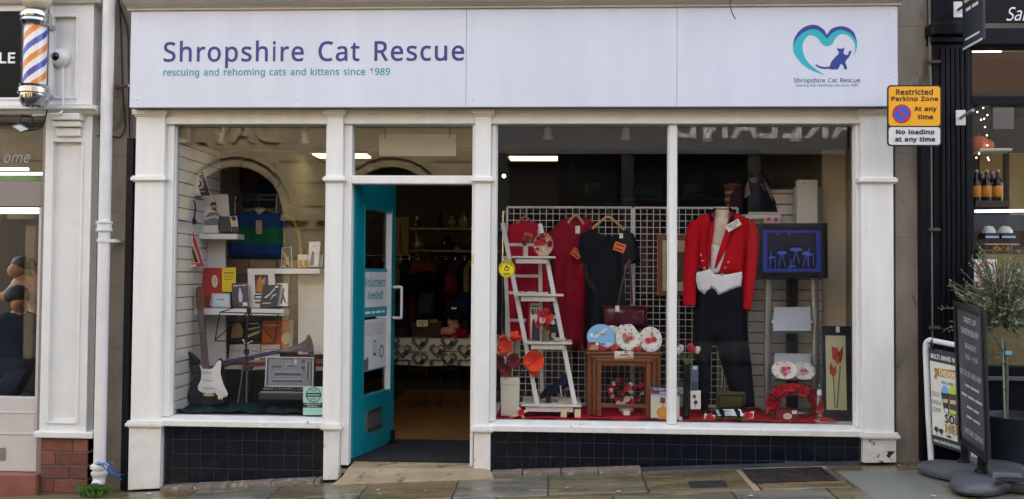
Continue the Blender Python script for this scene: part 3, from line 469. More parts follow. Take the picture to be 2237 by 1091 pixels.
def card(name, label, cat, fr, base, shapes, t=.008, group=None, edge='#e8e4da', rough=.4):
    """a book, case or card: a board with its own thickness plus printed cover"""
    r = thing(name, label, cat, fr(.5, 0, -t/2), group)
    mb = MB(); slab(mb, Fr(fr.O, fr.U, fr.V), t); obj(mb, 'body', C(base, rough), r, bevel=min(.002, t/4), seg=1)
    if t > .012:
        pg = MB(); f2 = Fr(fr(.03, .012, -t*.15), fr.U*.975, fr.V*.976); slab(pg, f2, t*.7); obj(pg, 'pages', C(edge, .8), r)
    if shapes: prints(r, fr, shapes)
    return r
def smooth_pts(pts, n=6):
    out = []
    P_ = [pts[0]]+list(pts)+[pts[-1]]
    P_ = [Vector(p) for p in P_]
    for i in range(1, len(P_)-2):
        a, b, c, d = P_[i-1], P_[i], P_[i+1], P_[i+2]
        for j in range(n):
            t = j/n
            out.append(.5*((2*b)+(c-a)*t+(2*a-5*b+4*c-d)*t*t+(3*b-a-3*c+d)*t**3))
    out.append(P_[-2]); return out
def loop_pts(pts, n=5):
    N = len(pts); out = []
    for i in range(N):
        a, b, c, d = (Vector(pts[(i+q) % N]) for q in (-1, 0, 1, 2))
        for j in range(n):
            t = j/n
            out.append(tuple(.5*((2*b)+(c-a)*t+(2*a-5*b+4*c-d)*t*t+(3*b-a-3*c+d)*t**3)))
    return out
def pxo(pts, Y): return [(P(a, b, Y).x, P(a, b, Y).z) for a, b in pts]
# ================================================================== SETTING: street, pavement
STONE = mat('dirty_sandstone', '#8d8375', .85, var=.35, vscale=3, bump=.5, bscale=30, stretch=(1, 1, .6), col2='#6d6456', thr=.58)
ASPH = mat('asphalt', (.035, .035, .037), .9, var=.3, vscale=30, bump=.5, bscale=200, spec=.15)
GROUT = mat('pavement_mortar', '#5d574a', .8, var=.3, vscale=14, bump=.4, bscale=60)
def slabmat(nm, c, c2, r):
    return mat(nm, c, r, var=.38, vscale=2.6, bump=.22, bscale=16, stretch=(.5, 2.2, 1), col2=c2, thr=.57, rvar=.22, spec=.55)
SLABS = [slabmat('wet_york_stone', '#6f664f', '#8b8069', .30), slabmat('wet_york_stone_ochre', '#6d5f44', '#867654', .28),
         slabmat('wet_york_stone_grey', '#6e695c', '#878071', .34)]
CONC = mat('grey_concrete_slab', '#74756a', .5, var=.12, vscale=3, bump=.2, bscale=90, rvar=.15)
WSTEP = mat('worn_sandstone', '#9c8a6c', .55, var=.35, vscale=5, bump=.4, bscale=28, stretch=(.6, 1, 1.6), col2='#5f523c', thr=.56)

mb = MB(); mb.add([(-12, -7.9, -.62), (12, -7.9, .22), (12, -2.62, .22), (-12, -2.62, -.62)], [(0, 1, 2, 3)])
obj(mb, 'road', ASPH, kind='structure', label='dark asphalt road of the narrow street', cat='road')
mb = MB(); mb.add([(-12, -11.9, -.5), (12, -11.9, .34), (12, -7.9, .34), (-12, -7.9, -.5)], [(0, 1, 2, 3)])
obj(mb, 'far_pavement', mat('dark_setts', '#3d3b38', .9, spec=.15, var=.2, vscale=8, bump=.3, bscale=30), kind='structure', label='pavement on the far side of the street', cat='pavement')
mb = MB(); xs = [-12]+[q[0] for q in GT[1:-1]]+[12]
for a, b in zip(xs, xs[1:]):
    mb.add([(a, -2.6, gz(a, -2.6)-.012), (b, -2.6, gz(b, -2.6)-.012), (b, .3, gz(b)-.012), (a, .3, gz(a)-.012)], [(0, 1, 2, 3)])
pav = obj(mb, 'pavement', GROUT, kind='structure', label='wet sandstone flag pavement sloping up along the shopfronts', cat='pavement')
def paving(x0, x1, y0, y1, m, par=pav, top=0.0, name='paving_slab', g=.006):
    n = 3; b = MB(); ps = []
    x0 += g; x1 -= g; y0 += g; y1 -= g
    j = lambda: random.uniform(-.004, .004)
    dz = random.uniform(-.002, .002)
    q = [(x0+j(), y0+j()), (x1+j(), y0+j()), (x1+j(), y1+j()), (x0+j(), y1+j())]
    b.hexa([(x, y, gz(x, y)-.05) for x, y in q], [(x, y, gz(x, y)+top+dz) for x, y in q])
    return obj(b, name, m, par, bevel=.004, seg=1)
# narrow course at the foot of the wall, then rows of flags (joint positions as photographed)
def gx(px, py): return G(px, py).x
xr = [-8.0, -6.6, -5.2, -4.1, gx(215, 1085), gx(425, 1075), gx(612, 1066), gx(806, 1058), gx(1000, 1055), gx(1199, 1038), gx(1397, 1024), gx(1603, 1022), gx(1826, 1030), 3.0, 3.9, 5.0, 6.5]
for i, (a, b) in enumerate(zip(xr, xr[1:])):
    m = SLABS[i % 3] if i not in (12,) else CONC
    if i == 11:    # round the manhole: concrete surround strips
        y0, y1 = -.62, -.06; ma, mb_ = gx(1634, 1035), gx(1826, 1035)
        paving(a, ma, y0, y1, WSTEP); paving(ma, mb_, -.075, -.062+.03, WSTEP, g=.003)
        paving(ma, mb_, -.62, -.455, SLABS[1], g=.003); continue
    if i == 12:
        paving(a, b, -.21, -.06, SLABS[1]); paving(a, b, -.95, -.21, CONC); continue
    paving(a, b, -.62 + (.03 if i % 4 == 1 else 0), -.06, m)
x = -8; i = 0
for row, (y0, y1) in enumerate([(-1.22, -.62), (-1.85, -1.22), (-2.45, -1.85)]):
    x = -8.2+row*.3; i = row
    while x < 6.4:
        L_ = random.uniform(.55, .95); i += 1
        if row == 0 and x+L_ > gx(1840, 1060) and x < 3.0 and False: pass
        paving(x, x+L_, y0, y1, SLABS[(i*2+row) % 3]); x += L_
b = MB()
b.hexa([(-12, -2.75, -.8), (12, -2.75, -.2), (12, -2.46, -.2), (-12, -2.46, -.8)], [(-12, -2.75, gz(-12, -2.7)-.0), (12, -2.75, gz(12, -2.7)), (12, -2.46, gz(12, -2.46)), (-12, -2.46, gz(-12, -2.46))])
obj(b, 'kerb', CONC, kind='structure', label='long stone kerb between pavement and road', cat='kerb')
# red-brown edging course under the tiled risers
EDGE = mat('edging_brick', '#75665a', .75, var=.3, vscale=8, bump=.5, bscale=40, col2='#9a8f7c', thr=.55)
def edging(pa, pb, h):
    x = pa
    while x < pb-.02:
        e = min(pb, x+random.uniform(.22, .34)); b = MB(); z0, z1 = gz(x, -.05), gz(e, -.05)
        b.hexa([(x+.003, -.062, z0-.04), (e-.003, -.062, z1-.04), (e-.003, .06, z1-.04), (x+.003, .06, z0-.04)],
               [(x+.003, -.055, z0+h), (e-.003, -.055, z1+h), (e-.003, .06, z1+h+.004), (x+.003, .06, z0+h+.004)])
        obj(b, 'edging_brick', EDGE, pav, bevel=.004, seg=1); x = e
edging(X(356, 1056, 0), X(704, 1044, 0), .022)
edging(X(1074, 1028, 0), X(1400, 1018, 0), .022)
# iron covers
IRON = mat('rusty_cast_iron', '#3d3431', .55, metal=.4, var=.4, vscale=20, bump=.6, bscale=70, rvar=.2)
def cover(pa, pb, ya, yb, name, label, n, mm, h):
    c = ((pa+pb)/2, (ya+yb)/2); r = thing(name, label, 'manhole', (c[0], c[1], gz(*c)))
    b = MB(); q = [(pa, ya), (pb, ya), (pb, yb), (pa, yb)]
    b.hexa([(x, y, gz(x, y)-.04) for x, y in q], [(x, y, gz(x, y)+.001) for x, y in q]); obj(b, 'plate', mm, r)
    b = MB()
    for i in range(n[0]):
        for j in range(n[1]):
            x = pa+(pb-pa)*(i+.5)/n[0]; y = ya+(yb-ya)*(j+.5)/n[1]
            l = (.35 if (i+j) % 2 else .14)*(pb-pa)/n[0]; k = (.14 if (i+j) % 2 else .35)*(yb-ya)/n[1]
            q = [(x-l, y-k), (x+l, y-k), (x+l, y+k), (x-l, y+k)]
            b.hexa([(u, v, gz(u, v)) for u, v in q], [(u, v, gz(u, v)+h) for u, v in q])
    obj(b, 'tread', mm, r, kind='stuff')
    b = MB(); t = .014
    for (x0, x1, y0, y1) in ((pa, pb, ya, ya+t), (pa, pb, yb-t, yb), (pa, pa+t, ya+t, yb-t), (pb-t, pb, ya+t, yb-t)):
        q = [(x0, y0), (x1, y0), (x1, y1), (x0, y1)]
        b.hexa([(u, v, gz(u, v)-.03) for u, v in q], [(u, v, gz(u, v)+.005) for u, v in q])
    obj(b, 'rim', mm, r)
p0, p1 = G(1645, 1027), G(1740, 1070)
cover(gx(1636, 1045), gx(1824, 1045), -.452, -.078, 'manhole_cover', 'large rusty brown cast iron manhole cover below the wide window', (14, 9), IRON, .004)
IRON2 = mat('grey_cast_iron', '#3b3d3f', .5, metal=.4, var=.3, vscale=25, bump=.5, bscale=90)
q0 = G(1510, 1067); q1 = G(1505, 1053)
cover(gx(1507, 1060), gx(1588, 1060), q0.y, q1.y, 'manhole_cover', 'small dark grey utility cover set in the flagstones', (8, 2), IRON2, .003)
# scraps and gum on the flags
mb = MB()
for px, py, s in [(826, 1072, .02), (830, 1081, .016), (929, 1074, .012), (1240, 1068, .015), (1351, 1075, .02), (1484, 1019, .018), (2040, 1085, .02), (1640, 1085, .02), (326, 1080, .028), (645, 1058, .02), (1908, 1060, .01), (690, 1058, .01), (1965, 1018, .012), (1209, 1034, .01)]:
    c = G(px, py); a0 = random.random()*3
    mb.add([(c.x+s*math.cos(a0+t)*random.uniform(.6, 1.1), c.y+s*.8*math.sin(a0+t)*random.uniform(.6, 1.1), gz(c.x, c.y)+.006) for t in [k*1.05 for k in range(6)]], [tuple(range(6))])
obj(mb, 'litter', C('#cfc9ba', .7), kind='stuff', label='pale scraps of paper and gum trodden on the flags', cat='litter')

mb = MB(); rg = random.Random(3)
for k in range(520):      # grit and leaf scraps gathered along the foot of the wall
    x = rg.uniform(-4.3, 3.4); y = -.07-abs(rg.gauss(0, .035)); s = rg.uniform(.002, .007); z = gz(x, y)+.001; a = rg.uniform(0, 6.28)
    mb.add([(x+s*math.cos(a+t), y+s*math.sin(a+t)*rg.uniform(.5, 1), z) for t in (0, 1.7, 3.3, 4.8)]+[(x, y, z+s*.7)], [(0, 1, 4), (1, 2, 4), (2, 3, 4), (3, 0, 4)], rg.choice([0, 0, 1]))
obj(mb, 'grit', [C('#3a3226', .9), C('#7a6a4c', .9)], kind='stuff', label='grit and leaf scraps gathered at the foot of the shopfronts', cat='grit')
# ================================================================== CHARITY SHOPFRONT
shop = thing('charity_shopfront', 'white painted shopfront with wide white fascia, three windows and open doorway', 'shopfront', (-.36, 0, 0))
FX0, FX1, FZ0, FZ1, FY = -3.142, 2.413, 2.602, 3.318, -.10
S1, S2 = X(1018.5, 130, FY), X(1479, 130, FY)
fas = []
for i, (a, b) in enumerate(((FX0, S1), (S1, S2), (S2, FX1))):
    m_ = MB(); m_.box(a+.0012, FY, FZ0, b-.0012, FY+.025, FZ1)
    fas.append(obj(m_, 'fascia_panel', FASCIA, shop, bevel=.0015, seg=1))
m_ = MB(); m_.box(FX0+.004, FY+.0255, FZ0+.004, FX1-.004, .06, FZ1-.002); obj(m_, 'fascia_backing', mat('grey_shadow_gap', '#8d8f96', .6), shop)
NAVYT = mat('navy_vinyl', '#22317c', .4, var=.04); TEALT = mat('teal_vinyl', '#2f9aa0', .4, var=.04); TEAL2 = mat('turquoise_vinyl', '#16b3bf', .4, var=.03); NAV2 = mat('deep_blue_vinyl', '#20368f', .4, var=.04)
def ptext(parent, s, x0, y0, x1, y1, Y, m, name='lettering', bold=0, res=6, h=.0015, shear=0):
    vs, fs = text_geo(s, bold, res, shear); b = MB()
    A, B, D = P(x0, y1, Y), P(x1, y1, Y), P(x0, y0, Y)
    wdt = B.x-A.x; hgt = D.z-A.z
    b.add([(A.x+wdt*u, Y-h, A.z+hgt*v) for u, v in vs], fs); return obj(b, name, m, parent)
# two printed lines, capital height 94-136
def letters(parent, s, x0, y0, x1, y1, Y, m, bold=0, h=.0015):
    full, _ = text_geo(s, bold); vx = []      # each large letter is a piece of its own
    cw = [(ch, GLYPH[ch][0] if ch in GLYPH else .26) for ch in s]; raw = []
    xo = 0.0
    for ch, ad in cw:
        if ch in GLYPH:
            pts = [p for pl in GLYPH[ch][1] for p in pl]; raw.append((ch, xo+min(p[0] for p in pts), xo+max(p[0] for p in pts), min(p[1] for p in pts), max(p[1] for p in pts)))
        xo += ad+bold*1.2
    X0 = min(r[1] for r in raw); X1 = max(r[2] for r in raw); Y0 = min(r[3] for r in raw); Y1 = max(r[4] for r in raw)
    A, B, D = P(x0, y1, Y), P(x1, y1, Y), P(x0, y0, Y)
    for ch, a, b_, c, d in raw:
        vs, fs = text_geo(ch, bold); q = MB()
        q.add([(A.x+(B.x-A.x)*(a+(b_-a)*u-X0)/(X1-X0), Y-h, A.z+(D.z-A.z)*(c+(d-c)*v-Y0)/(Y1-Y0)) for u, v in vs], fs); obj(q, 'letter', m, parent)
letters(fas[0], 'Shropshire Cat Rescue', 357, 90, 1014, 150, FY, NAVYT, bold=.011)
ptext(fas[0], 'rescuing and rehoming cats and kittens since 1989', 357, 150, 852, 171, FY, TEALT, bold=.014, res=4)
# heart and cat emblem (outlines measured on the panel)
def emblem(parent, Y, ox, oy, s, cols, h=.0012):
    def pl(pts, m, hh, nm):
        b = MB(); q = [P(ox+u*s, oy+v*s, Y) for u, v in pts]
        poly = [(a.x, a.z) for a in q]
        n = len(poly); vs, es, fs, *_ = delaunay_2d_cdt([Vector(a) for a in poly], [(i, (i+1) % n) for i in range(n)], [], 1, 1e-7)
        fs2 = []
        for f in fs:
            a, c, d = (vs[i] for i in f[:3]); fs2.append(f if (c.x-a.x)*(d.y-a.y)-(d.x-a.x)*(c.y-a.y) > 0 else f[::-1])
        b.add([(v.x, Y-hh, v.y) for v in vs], fs2); return obj(b, nm, m, parent)
    def sp(pts, n=5): return [tuple(v)[:2] for v in smooth_pts([Vector((a, b, 0)) for a, b in pts], n)]
    outer = sp([(1733, 112), (1733, 90), (1745, 70), (1765, 58), (1785, 57), (1800, 67), (1806, 78)], 5)
    outr2 = sp([(1806, 78), (1816, 65), (1833, 58), (1850, 61), (1865, 73), (1872, 92), (1871, 108), (1864, 125)], 5)
    inn2 = sp([(1864, 125), (1868, 108), (1864, 90), (1850, 77), (1835, 76), (1824, 86), (1818, 97), (1806, 102)], 5)
    inn1 = sp([(1806, 102), (1796, 97), (1784, 82), (1768, 78), (1755, 92), (1754, 112), (1763, 133), (1780, 150), (1803, 165)], 5)
    low = sp([(1803, 165), (1775, 155), (1752, 140), (1738, 123), (1733, 112)], 5)
    pl(outer[:-1]+outr2[:-1]+inn2[:-1]+inn1[:-1]+low[:-1], cols[0], h, 'heart')
    rim_o = sp([(1733, 100), (1737, 82), (1748, 66), (1766, 56), (1785, 56), (1800, 66), (1806, 77)], 5)[:-1]+sp([(1806, 77), (1816, 64), (1834, 58), (1852, 61), (1866, 73), (1873, 96)], 5)
    rim_i = sp([(1873, 96), (1864, 80), (1850, 69), (1833, 66), (1818, 73), (1806, 85)], 5)[:-1]+sp([(1806, 85), (1797, 74), (1783, 65), (1766, 66), (1750, 75), (1740, 86), (1733, 100)], 5)[:-1]
    pl(rim_o[:-1]+rim_i, cols[1], h*2, 'heart_rim')
    cat = [(1781, 143), (1783, 141), (1790, 145), (1800, 147), (1812, 146), (1816, 135), (1823, 127), (1831, 119), (1833, 114), (1829, 110), (1829, 104), (1833, 107), (1839, 107), (1843, 104), (1844, 110), (1842, 115), (1845, 120), (1852, 121), (1855, 112), (1860, 111), (1858, 118), (1854, 126), (1849, 131), (1846, 137), (1850, 147), (1850, 152), (1845, 152), (1841, 142), (1836, 140), (1833, 147), (1830, 152), (1814, 152), (1812, 150), (1800, 151), (1790, 149)]
    pl(cat, cols[1], h*2, 'cat')
emblem(fas[2], FY, 0, 0, 1, (TEAL2, NAV2))
ptext(fas[2], 'Shropshire Cat Rescue', 1734, 171, 1879, 184, FY, NAVYT, bold=.005, res=3)
ptext(fas[2], 'rescuing and rehoming cats since 1989', 1738, 184, 1874, 191, FY, TEALT, bold=.01, res=2)
m_ = MB(); m_.lathe([(.0075, 0), (.007, .003), (.003, .005)], (0, 0, 0), (0, -1, 0), 10); scr = mesh_of(m_, 'screw', C('#e9ebf0', .3), Vector((0, 0, 0)))
for i, pts in enumerate(([(301, 41), (652, 39), (1005, 38), (298, 217), (649, 218), (1003, 219)], [(1035, 38), (1034, 218), (1464, 34), (1463, 218)], [(1495, 34), (1496, 217), (1942, 29), (1940, 160)])):
    for a, b in pts: inst(scr, 'screw', fas[i], P(a, b, FY))
# cornice and upper wall
m_ = MB(); cx0, cx1 = X(266, 8, -.2), X(1979, 6, -.2)
m_.extrude_x([(.1, 3.3185), (-.118, 3.3185), (-.118, 3.333), (-.128, 3.335), (-.135, 3.345), (-.165, 3.352), (-.195, 3.372), (-.215, 3.40), (-.225, 3.43), (-.25, 3.44), (-.25, 3.50), (.1, 3.54)], cx0, cx1)
obj(m_, 'cornice', mat('weathered_cornice_paint', '#c9c4ba', .55, var=.16, vscale=4, bump=.2, bscale=40, stretch=(.4, 1, 1)), shop)
m_ = MB(); m_.box(-3.2, .1, 3.52, 2.52, .35, 11.4); obj(m_, 'upper_wall', mat('cream_render', '#b9ae98', .8, var=.1), shop)  # wall height raised out of view so its shade covers the street
# frieze boards behind the capitals
m_ = MB(); m_.box(FX0+.03, .02, 2.50, FX1-.06, .16, 2.606); m_.box(FX0+.03, .005, 2.578, FX1-.06, .02, 2.606)
obj(m_, 'frieze', WHITE, shop, bevel=.003, seg=1)
# pilasters
PIL = [(289, 352.5, 282, 351, 700), (709, 744.5, 707, 740, 700), (1034.5, 1069.5, 1035, 1071, 700), (1882, 1953, 1885, 1957, 700)]
PX = []
for i, (a, b, pa, pb, y) in enumerate(PIL):
    x0, x1 = X(a, y, 0), X(b, y, 0); PX.append((x0, x1)); p0, p1 = X(pa, 1000, 0), X(pb, 1000, 0)
    zb = gz((x0+x1)/2)+.012
    m_ = MB(); m_.box(x0, 0, .29, x1, .10, 2.565); sh = obj(m_, 'pilaster', WHITE, shop, bevel=.004)
    m_ = MB(); m_.box(x0-.012, -.012, 2.062, x1+.012, .09, 2.072); m_.box(x0-.024, -.026, 2.072, x1+.024, .09, 2.098); m_.box(x0-.016, -.016, 2.098, x1+.016, .09, 2.109)
    obj(m_, 'band', WHITE, sh, bevel=.004)
    m_ = MB(); m_.box(x0-.01, -.01, 2.552, x1+.01, .09, 2.565); m_.box(x0-.024, -.024, 2.565, x1+.024, .09, 2.601); obj(m_, 'capital', WHITE, sh, bevel=.003)
    m_ = MB(); m_.box(p0-.008, -.02, .240, p1+.008, .09, .252); m_.box(p0-.022, -.034, .252, p1+.022, .09, .276); m_.box(p0-.012, -.024, .276, p1+.012, .09, .292)
    obj(m_, 'base_moulding', WORN, sh, bevel=.004)
    m_ = MB(); m_.hexa([(p0, -.012, gz(p0)-.0+.006), (p1, -.012, gz(p1)+.006), (p1, .1, gz(p1)+.006), (p0, .1, gz(p0)+.006)], [(p0, -.012, .241), (p1, -.012, .241), (p1, .1, .241), (p0, .1, .241)])
    obj(m_, 'plinth', PEEL if i in (3,) else WORN, sh, bevel=.004)
# bare patch on the end plinth
q = pxfr((1937, 988), (1955, 985), (1952, 997), (1940, 997), -.0125)
m_ = MB(); m_.add([P(a, b, -.0135) for a, b in [(1936, 997), (1940, 990), (1938, 986), (1955, 986), (1951, 992), (1946, 996), (1943, 1003), (1940, 999)]][::-1], [tuple(range(8))])
obj(m_, 'bare_patch', C('#26222c', .8), shop)
# windows: frame > pane, sill
ZG0, ZG1, YG = .321, 2.512, .10
def member(b, x0, z0, x1, z1, y0=.045, y1=.135): b.box(x0, y0, z0, x1, y1, z1)
def window(nm, xa, xb, gl, par=shop):     # xa..xb between pilasters, gl = list of glass spans
    f = MB(); fr_ = None
    xs_ = [xa]+[v for g in gl for v in g]+[xb]
    for a, b in zip(xs_[0::2], xs_[1::2]): f.box(a, .045, ZG0-.004, b, .135, ZG1+.03)
    for a, b in gl: f.box(a, .047, ZG1, b, .133, ZG1+.03)
    fr_ = obj(f, 'window_frame', WHITE, par, bevel=.005)
    for a, b in gl:
        for (u0, w0, u1, w1) in ((a, ZG0, a+.008, ZG1), (b-.008, ZG0, b, ZG1), (a+.008, ZG1-.008, b-.008, ZG1)):
            f = MB(); f.box(u0, .07, w0, u1, .099, w1); obj(f, 'glazing_bead', WHITE, fr_, bevel=.002, seg=1)
        f = MB(); f.box(a-.003, YG, ZG0-.01, b+.003, YG+.006, ZG1+.003); obj(f, 'pane', GLASS, fr_)
    f = MB(); f.extrude_x([(-.012, .256), (-.012, .296), (.0, .304), (.098, .322), (.14, .322), (.14, .256)], xa, xb)
    obj(f, 'sill', WORN, fr_, bevel=.003)
    return fr_
gL0, gL1 = X(388, 272, YG), X(713, 600, YG)
window('left', PX[0][1]+.0, PX[1][0], [(gL0, gL1)])
gm0, gm1, gr0, gr1 = X(1083.5, 600, YG), X(1459, 600, YG), X(1475.5, 600, YG), X(1864, 600, YG)
window('right', PX[2][1], PX[3][0], [(gm0, gm1), (gr0, gr1)])
# tiled stall risers
TILE = mat('navy_glazed_tile', '#0a101d', .2, var=.3, vscale=9, bump=.05, bscale=30, spec=.35, col2='#1d232c', thr=.66, rvar=.08)
TGROUT = mat('tile_grout', '#3f4853', .8, var=.4, vscale=6)
def riser(xa, xb, zt):
    f = MB(); f.hexa([(xa, .0405, gz(xa)-.03), (xb, .0405, gz(xb)-.03), (xb, .14, gz(xb)-.03), (xa, .14, gz(xa)-.03)], [(xa, .0405, zt), (xb, .0405, zt), (xb, .14, zt), (xa, .14, zt)])
    r = obj(f, 'stall_riser', TGROUT, shop); s = .1052; cache = {}
    n = int((xb-xa)/s)+1
    off = .055 if xa < -2 else .03
    for i in range(-1, n):
        x0 = max(xa, xa+off+i*s); x1 = min(xb, xa+off+(i+1)*s)
        if x1-x0 < .012: continue
        z1 = zt-.004; k = 0; first = .100 if xa < -2 else .078
        while z1 > gz(x0)+.02:
            hh = first if k == 0 else s
            z0 = z1-hh; k += 1; g = .0017
            za, zb_ = max(z0, gz(x0)+.012), max(z0, gz(x1)+.012)
            if z1-za > .012 and z1-zb_ > .012:
                t = MB(); a_, b_ = x0+g, x1-g; jy = random.uniform(-.0012, .0012)
                t.hexa([(a_, .038+jy, za+g), (b_, .038-jy, zb_+g), (b_, .046, zb_+g), (a_, .046, za+g)], [(a_, .038-jy, z1-g), (b_, .038+jy, z1-g), (b_, .046, z1-g), (a_, .046, z1-g)])
                obj(t, 'tile', TILE, r, bevel=.0012, seg=1)
            z1 = z0
riser(X(356, 1000, 0), PX[1][0], .2555)
riser(PX[2][1]+.0, X(1886, 1000, 0), .2555)
# doorway: step, jambs, transom, fanlight
dx0, dx1 = X(765, 700, .05), X(1029, 700, .05)
m_ = MB(); xa, xb = X(742, 1030, -.05), X(1076, 1030, -.05)
def stp(y, dz=0): return [(xa, y, gz(xa, y)-.05), (xb, y, gz(xb, y)-.05)]
m_.add([(xa-.03, -.155, gz(xa)-.02), (xb+.02, -.155, gz(xb)-.02), (xb+.02, -.155, gz(xb)+.008), (xa-.03, -.155, gz(xa)+.008),
        (xa+.02, -.08, gz(xa)+.04), (xb+.0, -.08, gz(xb)+.032), (xa+.06, -.03, -.018), (xb-.06, -.03, -.012), (xa+.07, .12, -.003), (xb-.07, .12, -.003), (xa, .12, -.3), (xb, .12, -.3)],
       [(0, 1, 2, 3), (3, 2, 5, 4), (4, 5, 7, 6), (6, 7, 9, 8), (8, 9, 11, 10), (0, 3, 4, 10), (4, 6, 8, 10), (1, 11, 5, 2), (5, 11, 9, 7), (0, 10, 11, 1)])
obj(m_, 'doorstep', WSTEP, shop, bevel=.008)
ztr = Z(900, 402, .045)
m_ = MB(); m_.box(PX[1][1], .045, -.02, dx0, .15, 2.5); m_.box(dx1, .045, -.02, PX[2][0], .15, 2.5)
df = obj(m_, 'door_frame', WHITE, shop, bevel=.004)
m_ = MB(); m_.box(dx0, .042, ztr, dx1, .15, ztr+.062); obj(m_, 'transom', WHITE, df, bevel=.005)
m_ = MB(); m_.box(dx0, .05, Z(900, 273, .05), dx1, .13, 2.5); obj(m_, 'head_rail', WHITE, df, bevel=.004)
m_ = MB(); m_.box(dx0-.003, YG, ztr+.05, dx1+.003, YG+.006, 2.503); obj(m_, 'fanlight_pane', GLASS, df)
# the open teal door, swung inwards on its jamb
DT = mat('teal_door_paint', '#017e8b', .30, var=.06, vscale=4, bump=.05, bscale=50, coat=.2)
Hp = Vector((dx0+.012, .12, .012)); r_ = ray(853, 967); t_ = (.012-CAM.z)/r_.z; Fp = CAM+r_*t_
DW = .745; dv = Vector((Fp.x-Hp.x, Fp.y-Hp.y, 0)); dv.normalize(); dn = Vector((dv.y, -dv.x, 0))     # dn: outer face, towards the opening
DH = 2.12
def D(s, h, z): return Hp+dv*s+dn*h+Vector((0, 0, z))
def dbox(b, s0, s1, z0, z1, h0, h1, m=0):
    b.hexa([D(s0, h1, z0), D(s1, h1, z0), D(s1, h0, z0), D(s0, h0, z0)][::-1], [D(s0, h1, z1), D(s1, h1, z1), D(s1, h0, z1), D(s0, h0, z1)][::-1], m)
TT = .045; g0, g1, gzb, gzt = .145, .66, .42, 1.90
m_ = MB()
dbox(m_, 0, g0, 0, DH, -TT, 0); dbox(m_, g1, DW, 0, DH, -TT, 0); dbox(m_, g0, g1, 0, gzb, -TT, 0); dbox(m_, g0, g1, gzt, DH, -TT, 0)
door = obj(m_, 'door', DT, shop, bevel=.003)
for k_, (a, b, c, d) in enumerate(((g0, g0+.022, gzb, gzt), (g1-.014, g1, gzb, gzt), (g0+.022, g1-.014, gzb, gzb+.022), (g0+.022, g1-.014, gzt-.022, gzt))):
    m_ = MB(); dbox(m_, a, b, c, d, -TT+.004, .008); obj(m_, 'glazing_bead', mat('pale_bead', '#c9d4d6', .4) if k_ == 1 else DT, door, bevel=.002, seg=1)
m_ = MB(); dbox(m_, g0+.004, g1-.004, gzb+.004, gzt-.004, -.028, -.022); obj(m_, 'door_pane', GLASS, door)
m_ = MB(); dbox(m_, .22, .50, .155, .32, 0, .012); lp = obj(m_, 'letter_plate', STEEL, door, bevel=.003)
m_ = MB(); dbox(m_, .245, .475, .185, .29, .012, .02); obj(m_, 'flap', mat('dull_flap', '#6d6a68', .45, metal=.6), door, bevel=.003)
m_ = MB(); dbox(m_, .14, .64, .20, .212, .0, .003); obj(m_, 'groove_rail', DT, door)
for sgn in (1, -1):
    hz = 1.02; o_ = .01 if sgn > 0 else -TT-.01
    m_ = MB(); m_.tube(smooth_pts([D(.685, o_, hz), D(.685, o_+sgn*.07, hz), D(.685, o_+sgn*.075, hz+.03), D(.685, o_+sgn*.075, hz+.22), D(.685, o_+sgn*.07, hz+.25), D(.685, o_, hz+.25)], 4), .011, 8)
    obj(m_, 'pull_handle', mat('white_handle', '#e4e4e4', .25), door)
m_ = MB(); dbox(m_, .69, .71, .03, .10, 0, .03); dbox(m_, .65, .73, -.005, .02, 0, .05); obj(m_, 'door_stop', BLACKM, door)
m_ = MB(); dbox(m_, DW, DW+.003, .5, .62, -.03, -.012); obj(m_, 'lock_plate', CHROME, door)
m_ = MB(); jx, jz = X(1034, 565, .045), Z(1034, 565, .045); m_.box(jx-.012, .03, jz-.035, jx+.008, .045, jz+.03); obj(m_, 'latch_keep', C('#d9cfa2', .4), df, bevel=.003)
DFR = lambda s0, s1, z0, z1, h: Fr(D(s0, h, z0), dv*(s1-s0), Vector((0, 0, z1-z0)))

# ------------------------------------------------------------------ the shop's shell inside
IN0, IN1, INY, INZ = -3.10, 2.40, 5.4, 2.86
WOOD = mat('oak_laminate', '#9a6c3a', .35, var=.3, vscale=5, stretch=(.35, 6, 1), bump=.05)
FL = MB(); FL.box(IN0, .12, -.06, IN1, INY, -.006); fl = obj(FL, 'floor', C('#3f2d1c', .7), kind='structure', label='brown wood plank floor inside the charity shop', cat='floor')
y = .98; i = 0
while y < 4.2:
    h_ = .125; x = dx0-.25-(i % 3)*.37
    while x < dx1+.3:
        e = x+1.2; b = MB(); b.box(max(x, dx0-.25)+.001, y+.001, -.02, min(e, dx1+.3)-.001, y+h_-.001, 0); obj(b, 'plank', WOOD, fl, bevel=.0012, seg=1); x = e
    y += h_; i += 1
m_ = MB(); m_.box(dx0-.02, .125, -.02, dx1+.02, .97, .008); obj(m_, 'door_mat', mat('charcoal_mat', '#1b1d22', .95, var=.3, vscale=60, bump=.6, bscale=250), label='charcoal entrance mat inside the open doorway', cat='mat', bevel=.004)
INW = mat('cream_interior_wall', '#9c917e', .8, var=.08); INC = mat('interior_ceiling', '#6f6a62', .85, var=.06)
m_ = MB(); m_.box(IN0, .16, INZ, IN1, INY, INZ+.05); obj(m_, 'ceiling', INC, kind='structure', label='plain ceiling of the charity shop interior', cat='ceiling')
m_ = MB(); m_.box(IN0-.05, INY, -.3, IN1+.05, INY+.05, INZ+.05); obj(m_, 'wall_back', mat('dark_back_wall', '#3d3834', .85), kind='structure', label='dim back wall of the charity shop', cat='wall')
m_ = MB(); m_.box(IN0-.05, .14, -.2, IN0, INY, INZ); obj(m_, 'wall_left', INW, kind='structure', label='side wall of the shop behind the guitar window', cat='wall')
